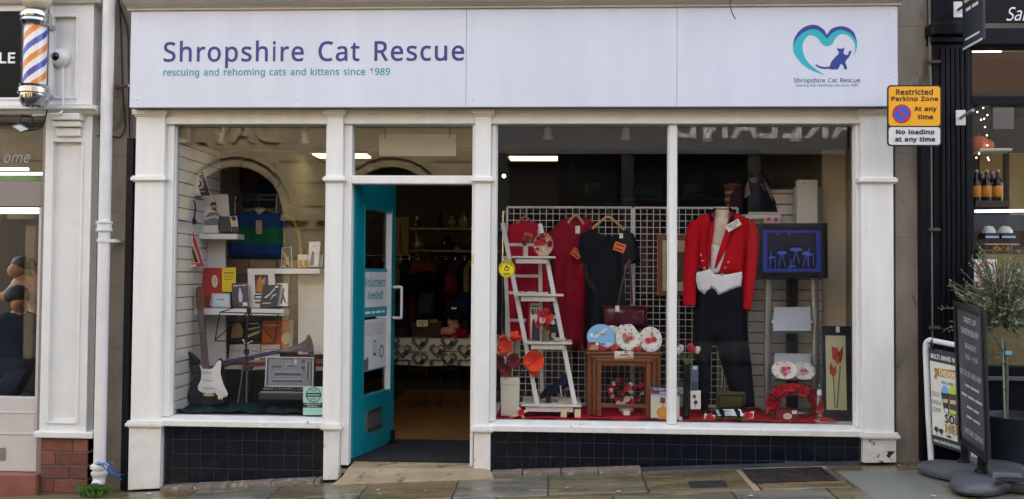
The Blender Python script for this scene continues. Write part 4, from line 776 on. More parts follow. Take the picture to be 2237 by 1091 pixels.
m_ = MB(); m_.box(IN1, .14, -.2, IN1+.05, INY, INZ); obj(m_, 'wall_right', INW, kind='structure', label='cream side wall of the shop behind the framed tulip picture', cat='wall')
# bulkhead over the window displays
m_ = MB(); m_.box(IN0, .9, Z(1300, 325, .9), IN1, 1.05, INZ); m_.box(IN0, .16, 2.62, IN1, .9, 2.66)
obj(m_, 'bulkhead_beam', mat('bulkhead_paint', '#7d766a', .7), kind='structure', label='painted bulkhead beam above the window displays', cat='beam')
# raised display floors
m_ = MB(); m_.box(IN0, .14, 0, PX[1][0]+.01, 1.02, .318); obj(m_, 'display_floor_left', WBOARD, kind='structure', label='raised display floor of the guitar window', cat='display floor')
m_ = MB(); m_.box(PX[2][1]-.01, .14, 0, IN1, 1.02, .318); obj(m_, 'display_floor_right', WBOARD, kind='structure', label='raised display floor of the wide window', cat='display floor')
# ================================================================== WALL STRIPS BETWEEN THE SHOPS
def strip(xa, xb, Y, z1, label, m=STONE):
    r = thing('stone_wall', label, 'wall', ((xa+xb)/2, Y, gz(xa)))
    z = gz(min(xa, xb), 0)-.05; k = 0
    while z < z1:
        h = random.uniform(.42, .66); b = MB(); d = random.uniform(0, .006)
        b.box(xa, Y+d*.4, z+.0006, xb, Y+.2, min(z1, z+h)-.0006); obj(b, 'stone_block', m, r, bevel=.002); z += h
    return r
wl = strip(X(198, 600, .1)-.02, X(292, 600, .1), .10, 11, 'grimy brown sandstone strip behind the white downpipe')
wr = strip(X(1957, 600, .1), X(2050, 600, .1), .10, 11, 'grimy brown sandstone strip behind the yellow parking sign')
# white downpipe
def yx(px, py, Y): return P(px, py, Y)
DP = mat('cream_downpipe_paint', '#e0deda', .45, var=.10, vscale=5, bump=.15, bscale=50, col2='#8d8878', thr=.70)
pr = thing('downpipe', 'cream cast iron downpipe between the two white shopfronts', 'downpipe', (X(220, 1040, -.03), -.03, gz(X(220, 1040, -.03))))
px_ = X(226, 600, -.03); R_ = .043
zj, zs = Z(226, 494, -.03), Z(222, 1022, -.03)
m_ = MB(); m_.tube([(px_, -.03, zs), (px_, -.03, 5.2)], R_, 20); obj(m_, 'pipe', DP, pr)
m_ = MB(); m_.lathe([(.045, -.04), (.058, -.038), (.058, -.022), (.052, -.02), (.052, .018), (.06, .02), (.06, .034), (.045, .036)], (px_, -.03, zj), n=20); obj(m_, 'socket', DP, pr)
m_ = MB(); z_ = Z(226, 526, -.03); m_.lathe([(.044, -.012), (.05, -.012), (.05, .012), (.044, .012)], (px_, -.03, z_), n=20); m_.box(px_+.03, -.04, z_-.012, px_+.085, .1, z_+.01); obj(m_, 'bracket', DP, pr)
m_ = MB(); z_ = Z(222, 1022, -.03); m_.lathe([(.046, -.07), (.05, -.06), (.058, -.05), (.058, -.03), (.05, -.028), (.05, -.008), (.064, -.004), (.064, .018), (.046, .03)], (px_, -.03, z_), n=20)
m_.tube(smooth_pts([(px_, -.03, z_-.06), (px_, -.035, z_-.10), (px_, -.07, z_-.13)], 4), [.044]*9, 14); obj(m_, 'shoe', DP, pr)
# dark board and cables beside it
NAVYP = mat('dark_navy_paint', '#0c1018', .45, var=.2, vscale=8, bump=.1, bscale=40, spec=.2)
xa, xb = X(272, 700, .04), X(287, 700, .04); m_ = MB(); m_.box(xa, .02, gz(xa), xb, .099, Z(285, 302, .04)); obj(m_, 'service_duct', NAVYP, label='tall narrow dark cable duct beside the end pilaster', cat='duct', bevel=.004)
CABLE = mat('black_cable', '#14120f', .6)
m_ = MB(); m_.tube(smooth_pts([P(a, b, .08) for a, b in [(256, -40), (262, 20), (266, 120), (268, 200), (272, 255), (273, 280), (262, 300), (245, 299), (200, 297), (140, 302), (96, 298)]], 5), .005, 6)
obj(m_, 'cable', CABLE, label='thin black cable looping down the sandstone and across the barber pilaster', cat='cable')
m_ = MB(); m_.tube(smooth_pts([P(a, b, .07) for a, b in [(258, 0), (268, 30), (279, 70), (281, 150), (283, 300)]], 5), .007, 6)
obj(m_, 'cable', CABLE, label='thicker black cable running down beside the fascia edge', cat='cable')
m_ = MB(); m_.tube([P(255, 190, .1), P(258, 190, -.02)], .016, 10); m_.tube([P(258, 191, -.02), P(281, 187, -.02)], .012, 10); obj(m_, 'pipe_stub', mat('rusty_pipe', '#4a352f', .7), label='short rusty pipe stub sticking out beside the fascia', cat='pipe')
m_ = MB(); m_.tube(smooth_pts([P(a, b, -.27) for a, b in [(1597, -8), (1595, 10), (1599, 28), (1607, 42)]], 5), .0035, 6); obj(m_, 'cable', CABLE, label='loose black wire end hanging over the fascia top', cat='cable')
# blue rope and weeds at the pipe foot
m_ = MB(); BR = mat('blue_rope', '#2f6fb8', .6, var=.2)
for s in range(5):
    pts = [P(212+random.uniform(-4, 8), 1012+random.uniform(-4, 4), -.09)]
    for k in range(5): pts.append(P(222+k*11+random.uniform(-6, 6), 1012+k*8+random.uniform(-8, 8), -.09+random.uniform(-.02, .03)))
    m_.tube(smooth_pts(pts, 4), .0024, 5)
m_.tube([P(208+8*k, 1013+3*math.sin(k*1.3), -.085) for k in range(6)], .0035, 5)
obj(m_, 'blue_rope', BR, label='frayed blue nylon rope tied round the downpipe foot', cat='rope')
WEED = [mat('weed_green', '#375a22', .6, var=.3, vscale=20), mat('weed_light', '#56782f', .6, var=.3, vscale=20)]
m_ = MB()
for k in range(260):
    c = G(random.gauss(205, 12), 1086+random.uniform(-4, 3)); a = random.uniform(0, 6.28); L_ = random.uniform(.03, .10); t = Vector((math.cos(a), math.sin(a)*.6, 0))
    w_ = Vector((-t.y, t.x, 0))*random.uniform(.0008, .0018); b0 = Vector((c.x, c.y, gz(c.x, c.y))); mid = b0+t*L_*.3+Vector((0, 0, L_*.8)); tip = b0+t*L_*.8+Vector((0, 0, L_*.9))
    m_.add([b0-w_, b0+w_, mid+w_, tip, mid-w_], [(0, 1, 2, 3, 4)], k % 2)
obj(m_, 'weed_tuft', WEED, label='tuft of bright green weeds at the foot of the downpipe', cat='weeds')

# ================================================================== BARBER SHOP
bar = thing('barber_shopfront', 'cream barber shopfront with panelled pilaster, black sign and glazed door', 'shopfront', (X(100, 1000, 0), .1, -.27))
BP = mat('cream_gloss_paint', '#e4e3df', .4, var=.07, vscale=3, bump=.06, bscale=50)
MAUVE = mat('mauve_white_paint', '#c9c1bc', .45, var=.06, vscale=4)
bx0, bx1 = X(95, 500, 0), X(197, 500, 0)
zt, zb_ = Z(150, 243, 0), Z(150, 952, 0)
pa, pb, pz0, pz1 = X(112, 600, 0), X(173, 600, 0), Z(140, 921, 0), Z(150, 311, 0)
m_ = MB(); m_.box(bx0, 0, zb_, pa, .12, zt); m_.box(pb, 0, zb_, bx1, .12, zt); m_.box(pa, 0, zb_, pb, .12, pz0); m_.box(pa, 0, pz1, pb, .12, zt); m_.box(pa, .03, pz0, pb, .12, pz1)
pil = obj(m_, 'pilaster', BP, bar, bevel=.003)
def bead(par, x0, x1, z0, z1, Y, w_=.018, h=.01, m=BP):
    for (a, b, c, d) in ((x0-w_, x0, z0-w_, z1+w_), (x1, x1+w_, z0-w_, z1+w_), (x0, x1, z0-w_, z0), (x0, x1, z1, z1+w_)):
        q = MB(); q.box(a, Y-h, c, b, Y+.01, d); obj(q, 'moulding', m, par, bevel=.004)
bead(pil, pa, pb, pz0, pz1, 0)
m_ = MB(); ca, cb = X(113, 270, -.05), X(178, 270, -.05)
for k, (z0, z1, d) in enumerate(((.0, .10, .05), (.10, .17, .10), (.17, .25, .14))):
    zz = Z(150, 297, -.05); sc_ = (Z(150, 248, -.05)-zz)/.25
    m_.box(ca+.01*(2-k), -d*.6, zz+z0*sc_, cb-.01*(2-k), 0, zz+z1*sc_-.003)
obj(m_, 'console', BP, pil, bevel=.008)
lx = -6.4
m_ = MB(); zc = Z(150, 247, -.08); zd = Z(60, 221, -.08)
m_.extrude_x([(.1, zc), (-.03, zc), (-.05, zc+.02), (-.09, zc+.03), (-.09, zc+.055), (.1, zc+.07)], lx, X(207, 245, -.08)); obj(m_, 'string_course', BP, bar, bevel=.003)
m_ = MB(); m_.box(lx, -.015, zc+.07, X(106, 240, 0), .1, zd+.02); obj(m_, 'sign_ledge', BP, bar, bevel=.003)
# upper pier with inset panel
ux0, ux1, uz0, uz1 = X(106, 130, -.03), X(203, 130, -.03), zc+.07, Z(150, 9, -.03)
qa, qb, qz0, qz1 = X(118, 130, -.03), X(166, 130, -.03), Z(140, 212, -.03), Z(140, 38, -.03)
m_ = MB(); m_.box(ux0, -.03, uz0, qa, .12, uz1); m_.box(qb, -.03, uz0, ux1, .12, uz1); m_.box(qa, -.03, uz0, qb, .12, qz0); m_.box(qa, -.03, qz1, qb, .12, uz1); m_.box(qa, -.005, qz0, qb, .12, qz1)
pier = obj(m_, 'upper_pier', BP, bar, bevel=.003); bead(pier, qa, qb, qz0, qz1, -.03)
m_ = MB(); m_.extrude_x([(.1, uz1), (-.06, uz1), (-.09, uz1+.03), (-.12, uz1+.04), (-.12, uz1+.12), (.1, uz1+.13)], lx, X(210, 5, -.1)); obj(m_, 'cornice', BP, bar, bevel=.003)
m_ = MB(); m_.box(lx, .1, uz1+.1, X(210, 5, 0), .3, 11.4); obj(m_, 'upper_wall', MATS['cream_render'], bar)  # carried up unseen as well, to put the road in shade
m_ = MB(); m_.box(lx, -.02, Z(30, 213, -.02), X(104, 100, -.02), .1, Z(30, 25, -.02)); sg = obj(m_, 'sign_board', mat('black_sign', '#050608', .4, var=.1, spec=.15), bar, bevel=.003)
m_ = MB(); m_.box(lx, -.025, Z(30, 25, -.02), X(104, 100, -.02), .1, uz1+.0); m_.box(lx, -.025, zd+.02, X(104, 100, -.02), .1, Z(30, 213, -.02)-.001); obj(m_, 'sign_frame', BP, bar, bevel=.003)
ptext(sg, 'LE', -2, 115, 33, 139, -.02, C('#eeeeee'), bold=.02, res=4)
# brick plinth and stone ledge
m_ = MB(); m_.box(X(73, 950, -.03), -.035, Z(140, 958, -.03), X(203, 950, -.03), .12, Z(140, 944, -.03)); obj(m_, 'ledge', BP, bar, bevel=.008)
BK = [mat('brick_a', '#7c4a3c', .8, var=.3, vscale=12, bump=.5, bscale=60), mat('brick_b', '#6b4036', .8, var=.3, vscale=12, bump=.5, bscale=60), mat('brick_c', '#8a5a48', .8, var=.3, vscale=12, bump=.5, bscale=60)]
kx0, kx1, kz1 = X(87, 1000, 0), X(192, 1000, 0), Z(140, 958.5, 0)-.001
m_ = MB(); m_.box(kx0+.004, .012, gz(kx0)-.1, kx1-.004, .14, kz1); pl_ = obj(m_, 'brick_plinth', mat('brick_mortar', '#7a7064', .9, var=.2, vscale=20), bar)
bh = (kz1-gz(kx0))/4
for row in range(5):
    z1 = kz1-row*bh; cut = [.68, .32, .62, .30, .6][row]
    for a, b in ((0, cut), (cut, 1)):
        q = MB(); q.box(kx0+(kx1-kx0)*a+.004, random.uniform(0, .004), z1-bh+.008, kx0+(kx1-kx0)*b-.004, .12, z1-.003); obj(q, 'brick', BK[random.randrange(3)], pl_, bevel=.004)
# door and window frame
fx1 = bx0; YB = .12
zz = lambda py, Y=.06: Z(50, py, Y)
m_ = MB(); m_.box(X(91, 500, .05), .04, zz(1032), fx1, .16, zc); m_.box(lx, .04, zz(452), X(91, 500, .05), .16, zz(397)); m_.box(lx, .04, zc-.03, X(91, 500, .05), .16, zc+.0); m_.box(lx, .05, zz(450), X(83, 500, .05), .14, zz(440))
dfr = obj(m_, 'door_frame', mat('taupe_paint', '#8b807a', .45, var=.06), bar, bevel=.004)
m_ = MB(); m_.box(lx, .05, zz(1030), X(90, 900, .05), .12, zz(868)); dl = obj(m_, 'door_panel', MAUVE, bar, bevel=.004)
for (a, b, c, d) in ((lx, X(76, 930, .05), zz(950, .05), zz(900, .05)),):
    m_ = MB(); m_.box(a, .045, c, b, .051, c+.012); m_.box(a, .045, d-.012, b, .051, d); m_.box(b-.012, .045, c+.012, b, .051, d-.012); obj(m_, 'panel_moulding', MAUVE, dl, bevel=.002)
m_ = MB(); m_.box(X(-25, 990, .05), .04, zz(1006, .05), X(12, 990, .05), .05, zz(978, .05)); obj(m_, 'letter_plate', STEEL, dl, bevel=.003)
m_ = MB(); m_.box(X(82, 600, .05), .05, zz(868), X(91, 600, .05), .12, zz(452)); obj(m_, 'door_stile', MAUVE, dl, bevel=.003)
for a, b in ((397, 250), (868, 452)):
    m_ = MB(); m_.box(lx, .09, zz(a), X(91, 500, .05), .095, zz(b)); obj(m_, 'pane', GLASS, dfr)
m_ = MB(); m_.box(lx, -.04, gz(-4.2)-.06, kx0-.002, .3, zz(1030)-.004); obj(m_, 'step', mat('red_quarry_tile', '#8a5648', .5, var=.2, vscale=6, rvar=.2), bar, bevel=.006)
# faint lettering on the upper glass
ptext(dfr, 'ome', 8, 338, 66, 356, .089, C('#9a9a90', .6), shear=.3, bold=.01, res=3, h=.001)
# interior of the barber shop
bi = thing('barber_interior', 'dark barber shop interior seen through its glazed door', 'room', (-5, 2, -.2))
DKI = mat('dark_interior', '#2c2a2a', .8)
m_ = MB(); m_.box(lx, 3.4, -.25, X(200, 500, .15), 3.45, 3.2); m_.box(X(190, 500, .15), .17, -.25, X(195, 500, .15), 3.4, 3.2); m_.box(lx, .17, 3.0, X(190, 500, .15), 3.4, 3.05); m_.box(lx, .17, -.27, X(190, 500, .15), 3.4, -.24); obj(m_, 'wall', DKI, bi)
LED = mat('led_tube', '#ffffff', .4, emit='#eaf4ff', estr=.42)
for i, (py, x0, x1, Yl) in enumerate(((370, -30, 62, 1.4), (380, -20, 95, 1.6), (455, -20, 88, 1.2), (464, -20, 86, 1.3))):
    a, b = P(x0, py, Yl), P(x1, py, Yl); m_ = MB(); m_.tube([a, b], .014, 8); obj(m_, 'led_tube', LED, bi)
m_ = MB(); f_ = rectfr(-20, 375, 96, 395, 2.6); slab(m_, f_, .03); obj(m_, 'shelf_back', C('#1f7a48'), bi)
m_ = MB(); f_ = rectfr(0, 700, 30, 745, 2.3); slab(m_, f_, .06); obj(m_, 'counter', C('#8f8a80'), bi)
m_ = MB(); f_ = rectfr(50, 700, 80, 742, 2.2); slab(m_, f_, .06); obj(m_, 'cabinet', C('#7d7a4a'), bi)
# people: barber bending over a seated customer
def skin(name, nodes, edges, mats, parent, lvl=2):
    me = bpy.data.meshes.new(name); org = ORG[parent.name]
    me.from_pydata([Vector(n[0])-org for n in nodes], edges, [])
    o = bpy.data.objects.new(name, me); COL.objects.link(o); o.parent = parent; ORG[o.name] = org
    o.modifiers.new('skin', 'SKIN'); sd = o.modifiers.new('sub', 'SUBSURF'); sd.levels = lvl; sd.render_levels = lvl
    if not me.skin_vertices: bpy.context.view_layer.update()
    for i, n in enumerate(nodes):
        me.skin_vertices[0].data[i].radius = n[1] if isinstance(n[1], tuple) else (n[1], n[1])
    me.skin_vertices[0].data[0].use_root = True
    dg = bpy.context.evaluated_depsgraph_get(); ev = o.evaluated_get(dg); m2 = bpy.data.meshes.new_from_object(ev)
    o.modifiers.clear(); o.data = m2
    for q in mats: m2.materials.append(q)
    for p in m2.polygons: p.use_smooth = True
    return o
SKIN = mat('skin', '#a07458', .5, var=.06); HAIR = mat('black_hair', '#15110f', .5, var=.2, vscale=40, bump=.4, bscale=120)
PINK = fab('#c9a393'); NAVYC = fab('#1c2433')
def paint_by(o, fn):
    for p in o.data.polygons: p.material_index = fn(p.center+ORG[o.name])
Yb = 1.25
pb_ = P(55, 640, Yb); base = Vector((pb_.x-.02, Yb+.1, -.24))
br = thing('person', 'dark haired barber in pale pink shirt bending over a seated customer', 'person', base)
hd = P(42, 586, Yb)
hip = Vector((base.x+.16, Yb+.15, .80)); che = Vector((base.x+.10, Yb+.12, 1.22)); nk = hd+Vector((.09, .06, -.02)); 
shl, shr = che+Vector((-.08, -.14, .09)), che+Vector((.12, .10, .10))
nodes = [(hip, (.15, .13)), (che, (.17, .13)), (nk+Vector((.02, .02, -.06)), .06), (nk, .055), (hd+Vector((.02, 0, .0)), (.085, .09)), (hd+Vector((-.03, -.03, -.03)), (.075, .08)), (hd+Vector((-.075, -.06, -.045)), .03),
         (shl, .065), (shl+Vector((-.10, -.12, -.16)), .05), (shl+Vector((-.22, -.16, -.12)), .035), (shl+Vector((-.29, -.17, -.10)), .03),
         (shr, .065), (shr+Vector((.0, -.14, -.2)), .05), (shr+Vector((-.14, -.2, -.2)), .035),
         (hip+Vector((-.09, 0, -.4)), .08), (Vector((hip.x-.09, hip.y, -.2)), .05), (hip+Vector((.09, 0, -.4)), .08), (Vector((hip.x+.09, hip.y, -.2)), .05)]
edges = [(0, 1), (1, 2), (2, 3), (3, 4), (4, 5), (5, 6), (1, 7), (7, 8), (8, 9), (9, 10), (1, 11), (11, 12), (12, 13), (0, 14), (14, 15), (0, 16), (16, 17)]
o = skin('body', nodes, edges, [PINK, SKIN, NAVYC], br)
paint_by(o, lambda c: 2 if c.z < .82 else (1 if ((c-hd).length < .15 or c.x < shl.x-.2) else 0))
m_ = MB(); m_.ball(hd+Vector((.022, .03, .032)), .104, n=18, sz=.78, sy=1.0, sx=1.0); obj(m_, 'hair', HAIR, br)
cs = P(40, 652, Yb-.25); ch_ = Vector((cs.x, Yb-.25, cs.z))
cu_ = thing('person', 'seated barber customer with dark hair under a dark cape', 'person', (ch_.x-.05, Yb-.2, -.24))
nodes = [(Vector((ch_.x-.06, Yb-.12, .45)), (.2, .18)), (Vector((ch_.x-.06, Yb-.14, .78)), (.21, .15)), (Vector((ch_.x-.04, Yb-.2, 1.0)), (.13, .1)), (ch_+Vector((-.02, .02, -.12)), .055), (ch_, (.085, .095)), (ch_+Vector((.07, -.02, -.03)), (.05, .06)),
         (Vector((ch_.x-.26, Yb-.16, .9)), .08), (Vector((ch_.x-.3, Yb-.25, .65)), .07), (Vector((ch_.x+.16, Yb-.16, .9)), .08), (Vector((ch_.x+.2, Yb-.25, .65)), .07), (Vector((ch_.x-.16, Yb-.5, .4)), .1), (Vector((ch_.x-.16, Yb-.55, -.15)), .06), (Vector((ch_.x+.06, Yb-.5, .4)), .1), (Vector((ch_.x+.06, Yb-.55, -.15)), .06)]
edges = [(0, 1), (1, 2), (2, 3), (3, 4), (4, 5), (2, 6), (6, 7), (2, 8), (8, 9), (0, 10), (10, 11), (0, 12), (12, 13)]
o = skin('body', nodes, edges, [NAVYC, SKIN], cu_); paint_by(o, lambda c: 1 if (c-ch_).length < .135 else 0)
m_ = MB(); m_.ball(ch_+Vector((-.02, .015, .03)), .105, n=16, sz=.82); obj(m_, 'hair', HAIR, cu_)
m_ = MB(); m_.box(ch_.x-.3, Yb-.6, .1, ch_.x+.2, Yb+.0, .3); m_.box(ch_.x-.28, Yb+.02, .3, ch_.x+.18, Yb+.1, .95); m_.box(ch_.x-.1, Yb-.35, -.24, ch_.x, Yb-.25, .1); obj(m_, 'barber_chair', C('#1a1a1c', .3), label='black padded barber chair behind the glazed door', cat='chair', bevel=.02)

# barber pole
YP = -.24
pc = X(77, 120, YP); zp = lambda py: Z(77, py, YP)
bp_ = thing('barber_pole', 'chrome barber pole with blue and orange helical stripes and globe', 'barber pole', (pc, YP, zp(235)))
ru = (X(107, 120, YP)-X(48, 120, YP))/2
m_ = MB(); n, rows = 64, 90; z0, z1 = zp(188), zp(58); r0 = ru*.76; k = 0
for i in range(rows+1):
    for j in range(n): a = 2*math.pi*j/n; m_.v.append(Vector((pc+r0*math.cos(a), YP+r0*math.sin(a), z0+(z1-z0)*i/rows)))
for i in range(rows):
    for j in range(n):
        ph = ((j+.5)/n*2.0 - (i+.5)/rows*2.15) % 1.0
        m_.f.append((i*n+j, i*n+(j+1) % n, (i+1)*n+(j+1) % n, (i+1)*n+j)); m_.m.append([0, 1, 2, 1][int(ph*4)]); m_.sm.append(True)
obj(m_, 'striped_drum', [C('#3d3fb0', .35), C('#eeeae6', .35), mat('pole_orange', '#ef8a24', .35, var=.15, vscale=2)], bp_)
m_ = MB(); m_.tube([(pc, YP, z0), (pc, YP, z1)], ru*.93, 28, cap=False); obj(m_, 'glass_tube', glassmat('tube_glass', .04), bp_)
m_ = MB(); m_.lathe([(ru*.3, zp(18)), (ru*.8, zp(24)), (ru*1.02, zp(30)), (ru*1.08, zp(38)), (ru*1.0, zp(44)), (ru*1.08, zp(50)), (ru*.96, zp(58)), (ru*.5, zp(58))][::-1], (pc, YP, 0), n=28); obj(m_, 'top_cap', CHROME, bp_)
m_ = MB(); m_.lathe([(ru*.2, zp(236)), (ru*.75, zp(233)), (ru*.98, zp(222)), (ru*1.0, zp(208)), (ru*1.1, zp(205)), (ru*1.1, zp(196)), (ru*.98, zp(193)), (ru*1.04, zp(188)), (ru*.5, zp(187))], (pc, YP, 0), n=28); obj(m_, 'bottom_cap', CHROME, bp_)
m_ = MB(); m_.ball((pc, YP, zp(-6)), ru*1.05, n=20); obj(m_, 'globe', mat('cream_globe', '#d9d2b4', .3), bp_)
for py in (45, 200):
    m_ = MB(); m_.box(pc-.02, YP+ru*.8, zp(py)-.015, pc+.02, -.02, zp(py)+.015); obj(m_, 'bracket', CHROME, bp_)
# camera dome, conduit, floodlight
c = P(136, 128, -.005); r = thing('security_camera', 'white dome security camera on the panelled pier', 'camera', c)
m_ = MB(); m_.lathe([(.07, 0), (.073, .01), (.068, .03), (.055, .05), (.03, .062), (.01, .064)], c, (0, -1, 0), 24); obj(m_, 'dome', WPLASTIC, r)
q = c+Vector((-.018, -.05, .0)); m_ = MB(); m_.ball(q, .034, n=18); obj(m_, 'eye', C('#17171b', .12), r)
m_ = MB(); m_.lathe([(.014, .0), (.014, .012), (.008, .013)], q+Vector((-.012, -.024, 0)), (-.4, -1, 0), 14); obj(m_, 'lens', C('#3c3f4a', .08), r)
m_ = MB(); m_.tube(smooth_pts([P(138, 148, -.04), P(138, 200, -.045), P(137, 238, -.06), P(132, 247, -.11), P(118, 250, -.11), P(72, 253, -.11)], 5), .008, 8); obj(m_, 'conduit', WPLASTIC, label='white conduit dropping from the dome camera to the floodlight', cat='conduit')
r = thing('floodlight', 'small black floodlight hanging on a bracket under the barber pole', 'floodlight', P(48, 285, -.2))
m_ = MB(); A = [P(a, b, -.28) for a, b in [(22, 274), (45, 270), (68, 283), (46, 290)]]; B = [v+Vector((.03, .05, .02)) for v in A]; m_.hexa(A[::-1], B[::-1]); obj(m_, 'housing', BLACKM, r, bevel=.006)
m_ = MB(); m_.add([v+Vector((0, -.002, -.003))+((A[0]+A[2])/2-v)*.25 for v in A], [(0, 1, 2, 3)]); obj(m_, 'lens', C('#c3c6c4', .3), r)
m_ = MB(); m_.tube([P(40, 272, -.26), P(46, 253, -.22), P(70, 255, -.1)], .008, 6); m_.tube([P(66, 284, -.26), P(70, 265, -.22), P(70, 255, -.1)], .008, 6); m_.tube(smooth_pts([P(62, 286, -.25), P(85, 283, -.2), P(96, 270, -.15), P(103, 240, -.12)], 4), .006, 6); obj(m_, 'bracket', BLACKM, r)

# ================================================================== SANDWICH SHOP
caf = thing('sandwich_shopfront', 'dark navy shopfront with fluted pilaster and big window', 'shopfront', (X(2100, 1000, 0), .1, .1))
NV = mat('navy_gloss_paint', '#080b13', .4, var=.25, vscale=6, bump=.12, bscale=45, spec=.18)
rx = 6.6
a0, a1 = X(2042, 500, .02), X(2125, 500, .02)
gzr = gz(a0)
m_ = MB(); zf0, zf1 = Z(2080, 1000, .02), Z(2080, 95, .02)
m_.box(a0, .03, gzr, a1, .16, zf1+.02); fp = obj(m_, 'pilaster', NV, caf, bevel=.004)
m_ = MB(); nfl = 6; f0, f1 = X(2055, 400, .02), X(2119, 400, .02)
for k in range(nfl):
    u = f0+(f1-f0)*(k+.12)/nfl; v = f0+(f1-f0)*(k+.88)/nfl; q = MB()
    q.box(u, .012, Z(2085, 960, .02), v, .031, zf1-.03); obj(q, 'reed', NV, fp, bevel=.006)
m_ = MB(); m_.box(a0-.02, .0, zf1, a1+.01, .16, zf1+.05); m_.box(a0-.03, -.03, zf1+.05, a1+.02, .16, zf1+.14); obj(m_, 'capital', NV, fp, bevel=.01)
m_ = MB(); m_.box(a0-.01, -.0, zf1+.14, rx, .16, 3.9); obj(m_, 'fascia', NV, caf, bevel=.004)
m_ = MB(); m_.box(a1, -.02, Z(2180, 102, .02), rx, .16, Z(2180, 64, .02)); obj(m_, 'fascia_moulding', NV, caf, bevel=.01)
m_ = MB(); m_.box(a0-.1, .1, 3.9, rx, .3, 11.4); obj(m_, 'upper_wall', MATS['cream_render'], caf)  # extra unseen height here also blocks the sun from the road
ptext(caf, 'San', 2198, 16, 2252, 46, .0, C('#e8e8e8'), bold=.005, shear=.35, res=4, h=.002, name='lettering')
xs0, xs1 = X(2009, 600, .06), X(2042, 600, .06)
m_ = MB(); m_.box(xs0, .03, gz(xs0), X(2031, 600, .06), .099, Z(2020, 315, .06)+.25); obj(m_, 'corner_board', NV, caf, bevel=.004)
GREYP = mat('grey_conduit', '#6d675f', .6, var=.2, vscale=8)
for k, (px, pyt) in enumerate(((2034, -60), (2046, -60))):
    m_ = MB(); xx = X(px, 500, .045); m_.tube([(xx, .045, gz(xx)), (xx, .045, 3.9)], .0125, 10); obj(m_, 'conduit', GREYP, label=['grey conduit pipe rising beside the navy corner board', 'grey conduit pipe rising next to the fluted navy pilaster'][k], cat='conduit')
for k, py in enumerate((136, 502, 716)):
    m_ = MB(); q = P(2038, py, .03); m_.box(q.x-.03, .015, q.z-.012, q.x+.05, .06, q.z+.012); obj(m_, 'pipe_clip', mat('rusty_clip', '#4d3a2f', .7), label=['rusty pipe clip above the yellow parking sign', 'rusty pipe clip halfway up the grey conduits', 'rusty pipe clip low on the grey conduits'][k], cat='pipe clip', group='conduit clips', bevel=.003)
# window
zg1, zg0 = Z(2180, 100, .08), Z(2180, 800, .08)
m_ = MB(); m_.box(a1, .05, zg0-.09, rx, .16, zg0); m_.box(a1, .05, Z(2180, 232, .08), rx, .14, Z(2180, 212, .08)); m_.box(a1, .05, zg0, a1+.02, .14, zg1)
cf = obj(m_, 'window_frame', NV, caf, bevel=.004)
m_ = MB(); m_.box(a1, .095, zg0-.003, rx, .101, zg1); obj(m_, 'pane', GLASS, cf)
m_ = MB(); m_.box(a1, .03, zg0-.1, rx, .1, zg0-.07); obj(m_, 'sill', mat('worn_grey_sill', '#5b5f63', .4), cf, bevel=.004)
m_ = MB(); m_.box(a1, .08, gzr-.1, rx, .16, zg0-.09); obj(m_, 'stall_riser', NV, caf, bevel=.003)
ci = thing('cafe_interior', 'dim sandwich shop interior with counter behind the window', 'room', (4.5, 1.5, .2))
m_ = MB(); m_.box(a1-.1, 2.6, .1, rx, 2.65, 3.2); m_.box(a1-.12, .17, .1, a1-.09, 2.6, 3.2); m_.box(a1-.1, .17, 3.0, rx, 2.6, 3.05); m_.box(a1-.1, .17, .05, rx, 2.6, .1); obj(m_, 'wall', mat('cafe_wall', '#4a4136', .8), ci)
m_ = MB(); f_ = rectfr(2135, 342, 2190, 372, 1.6); slab(m_, rectfr(2140, 330, 2190, 440, 1.7), .02); slab(m_, rectfr(2205, 335, 2260, 470, 1.75), .02); obj(m_, 'notice_panel', C('#b5a468'), ci)
m_ = MB(); m_.tube([P(2130, 462, .9), P(2300, 460, .9)], .012, 8); obj(m_, 'strip_lamp', LED, ci)
m_ = MB(); m_.tube([P(2170, 160, 1.2), P(2200, 160, 1.2)], .012, 8); obj(m_, 'spot_lamp', LED, ci)
m_ = MB(); slab(m_, rectfr(2127, 470, 2300, 505, 1.0), .05); obj(m_, 'counter_glass', C('#565b60', .2), ci)
m_ = MB(); slab(m_, rectfr(2190, 110, 2260, 156, 1.0), .02); slab(m_, rectfr(2170, 232, 2215, 282, .5), .01); obj(m_, 'menu_board', C('#7f7a70'), ci)
# shelf with pumpkins and bottles
m_ = MB(); a, b = P(2120, 330, .45), P(2190, 330, .45); m_.box(a.x, .3, a.z-.02, b.x, .6, a.z); obj(m_, 'window_shelf', C('#cfcabd'), label='pale shelf carrying pumpkins in the sandwich shop window', cat='shelf', bevel=.003)
PUM = mat('pumpkin_skin', '#d2641c', .45, var=.2, vscale=6)
for k, (px, r_) in enumerate(((2137, .068), (2157, .055))):
    q = P(px, 330, .42); m_ = MB(); m_.lathe([(.01, 0), (r_*.7, 0), (r_, r_*.6), (r_*.95, r_*1.1), (r_*.55, r_*1.5), (.01, r_*1.45)], (q.x, .42+.02*k, a.z), n=30, flute=8, fa=.06)
    pk = thing('pumpkin', ['larger orange pumpkin on the sandwich shop shelf', 'smaller orange pumpkin on the sandwich shop shelf'][k], 'pumpkin', (q.x, .42+.02*k, a.z), 'window pumpkins'); obj(m_, 'body', PUM, pk)
    m_ = MB(); m_.tube([(q.x, .42+.02*k, a.z+r_*1.42), (q.x+.006, .42+.02*k, a.z+r_*1.85)], [.01, .006], 6); obj(m_, 'stem', C('#5b5a2a'), pk)
zsh = Z(2160, 441, .5); a, b = P(2118, 441, .5), P(2192, 441, .5)
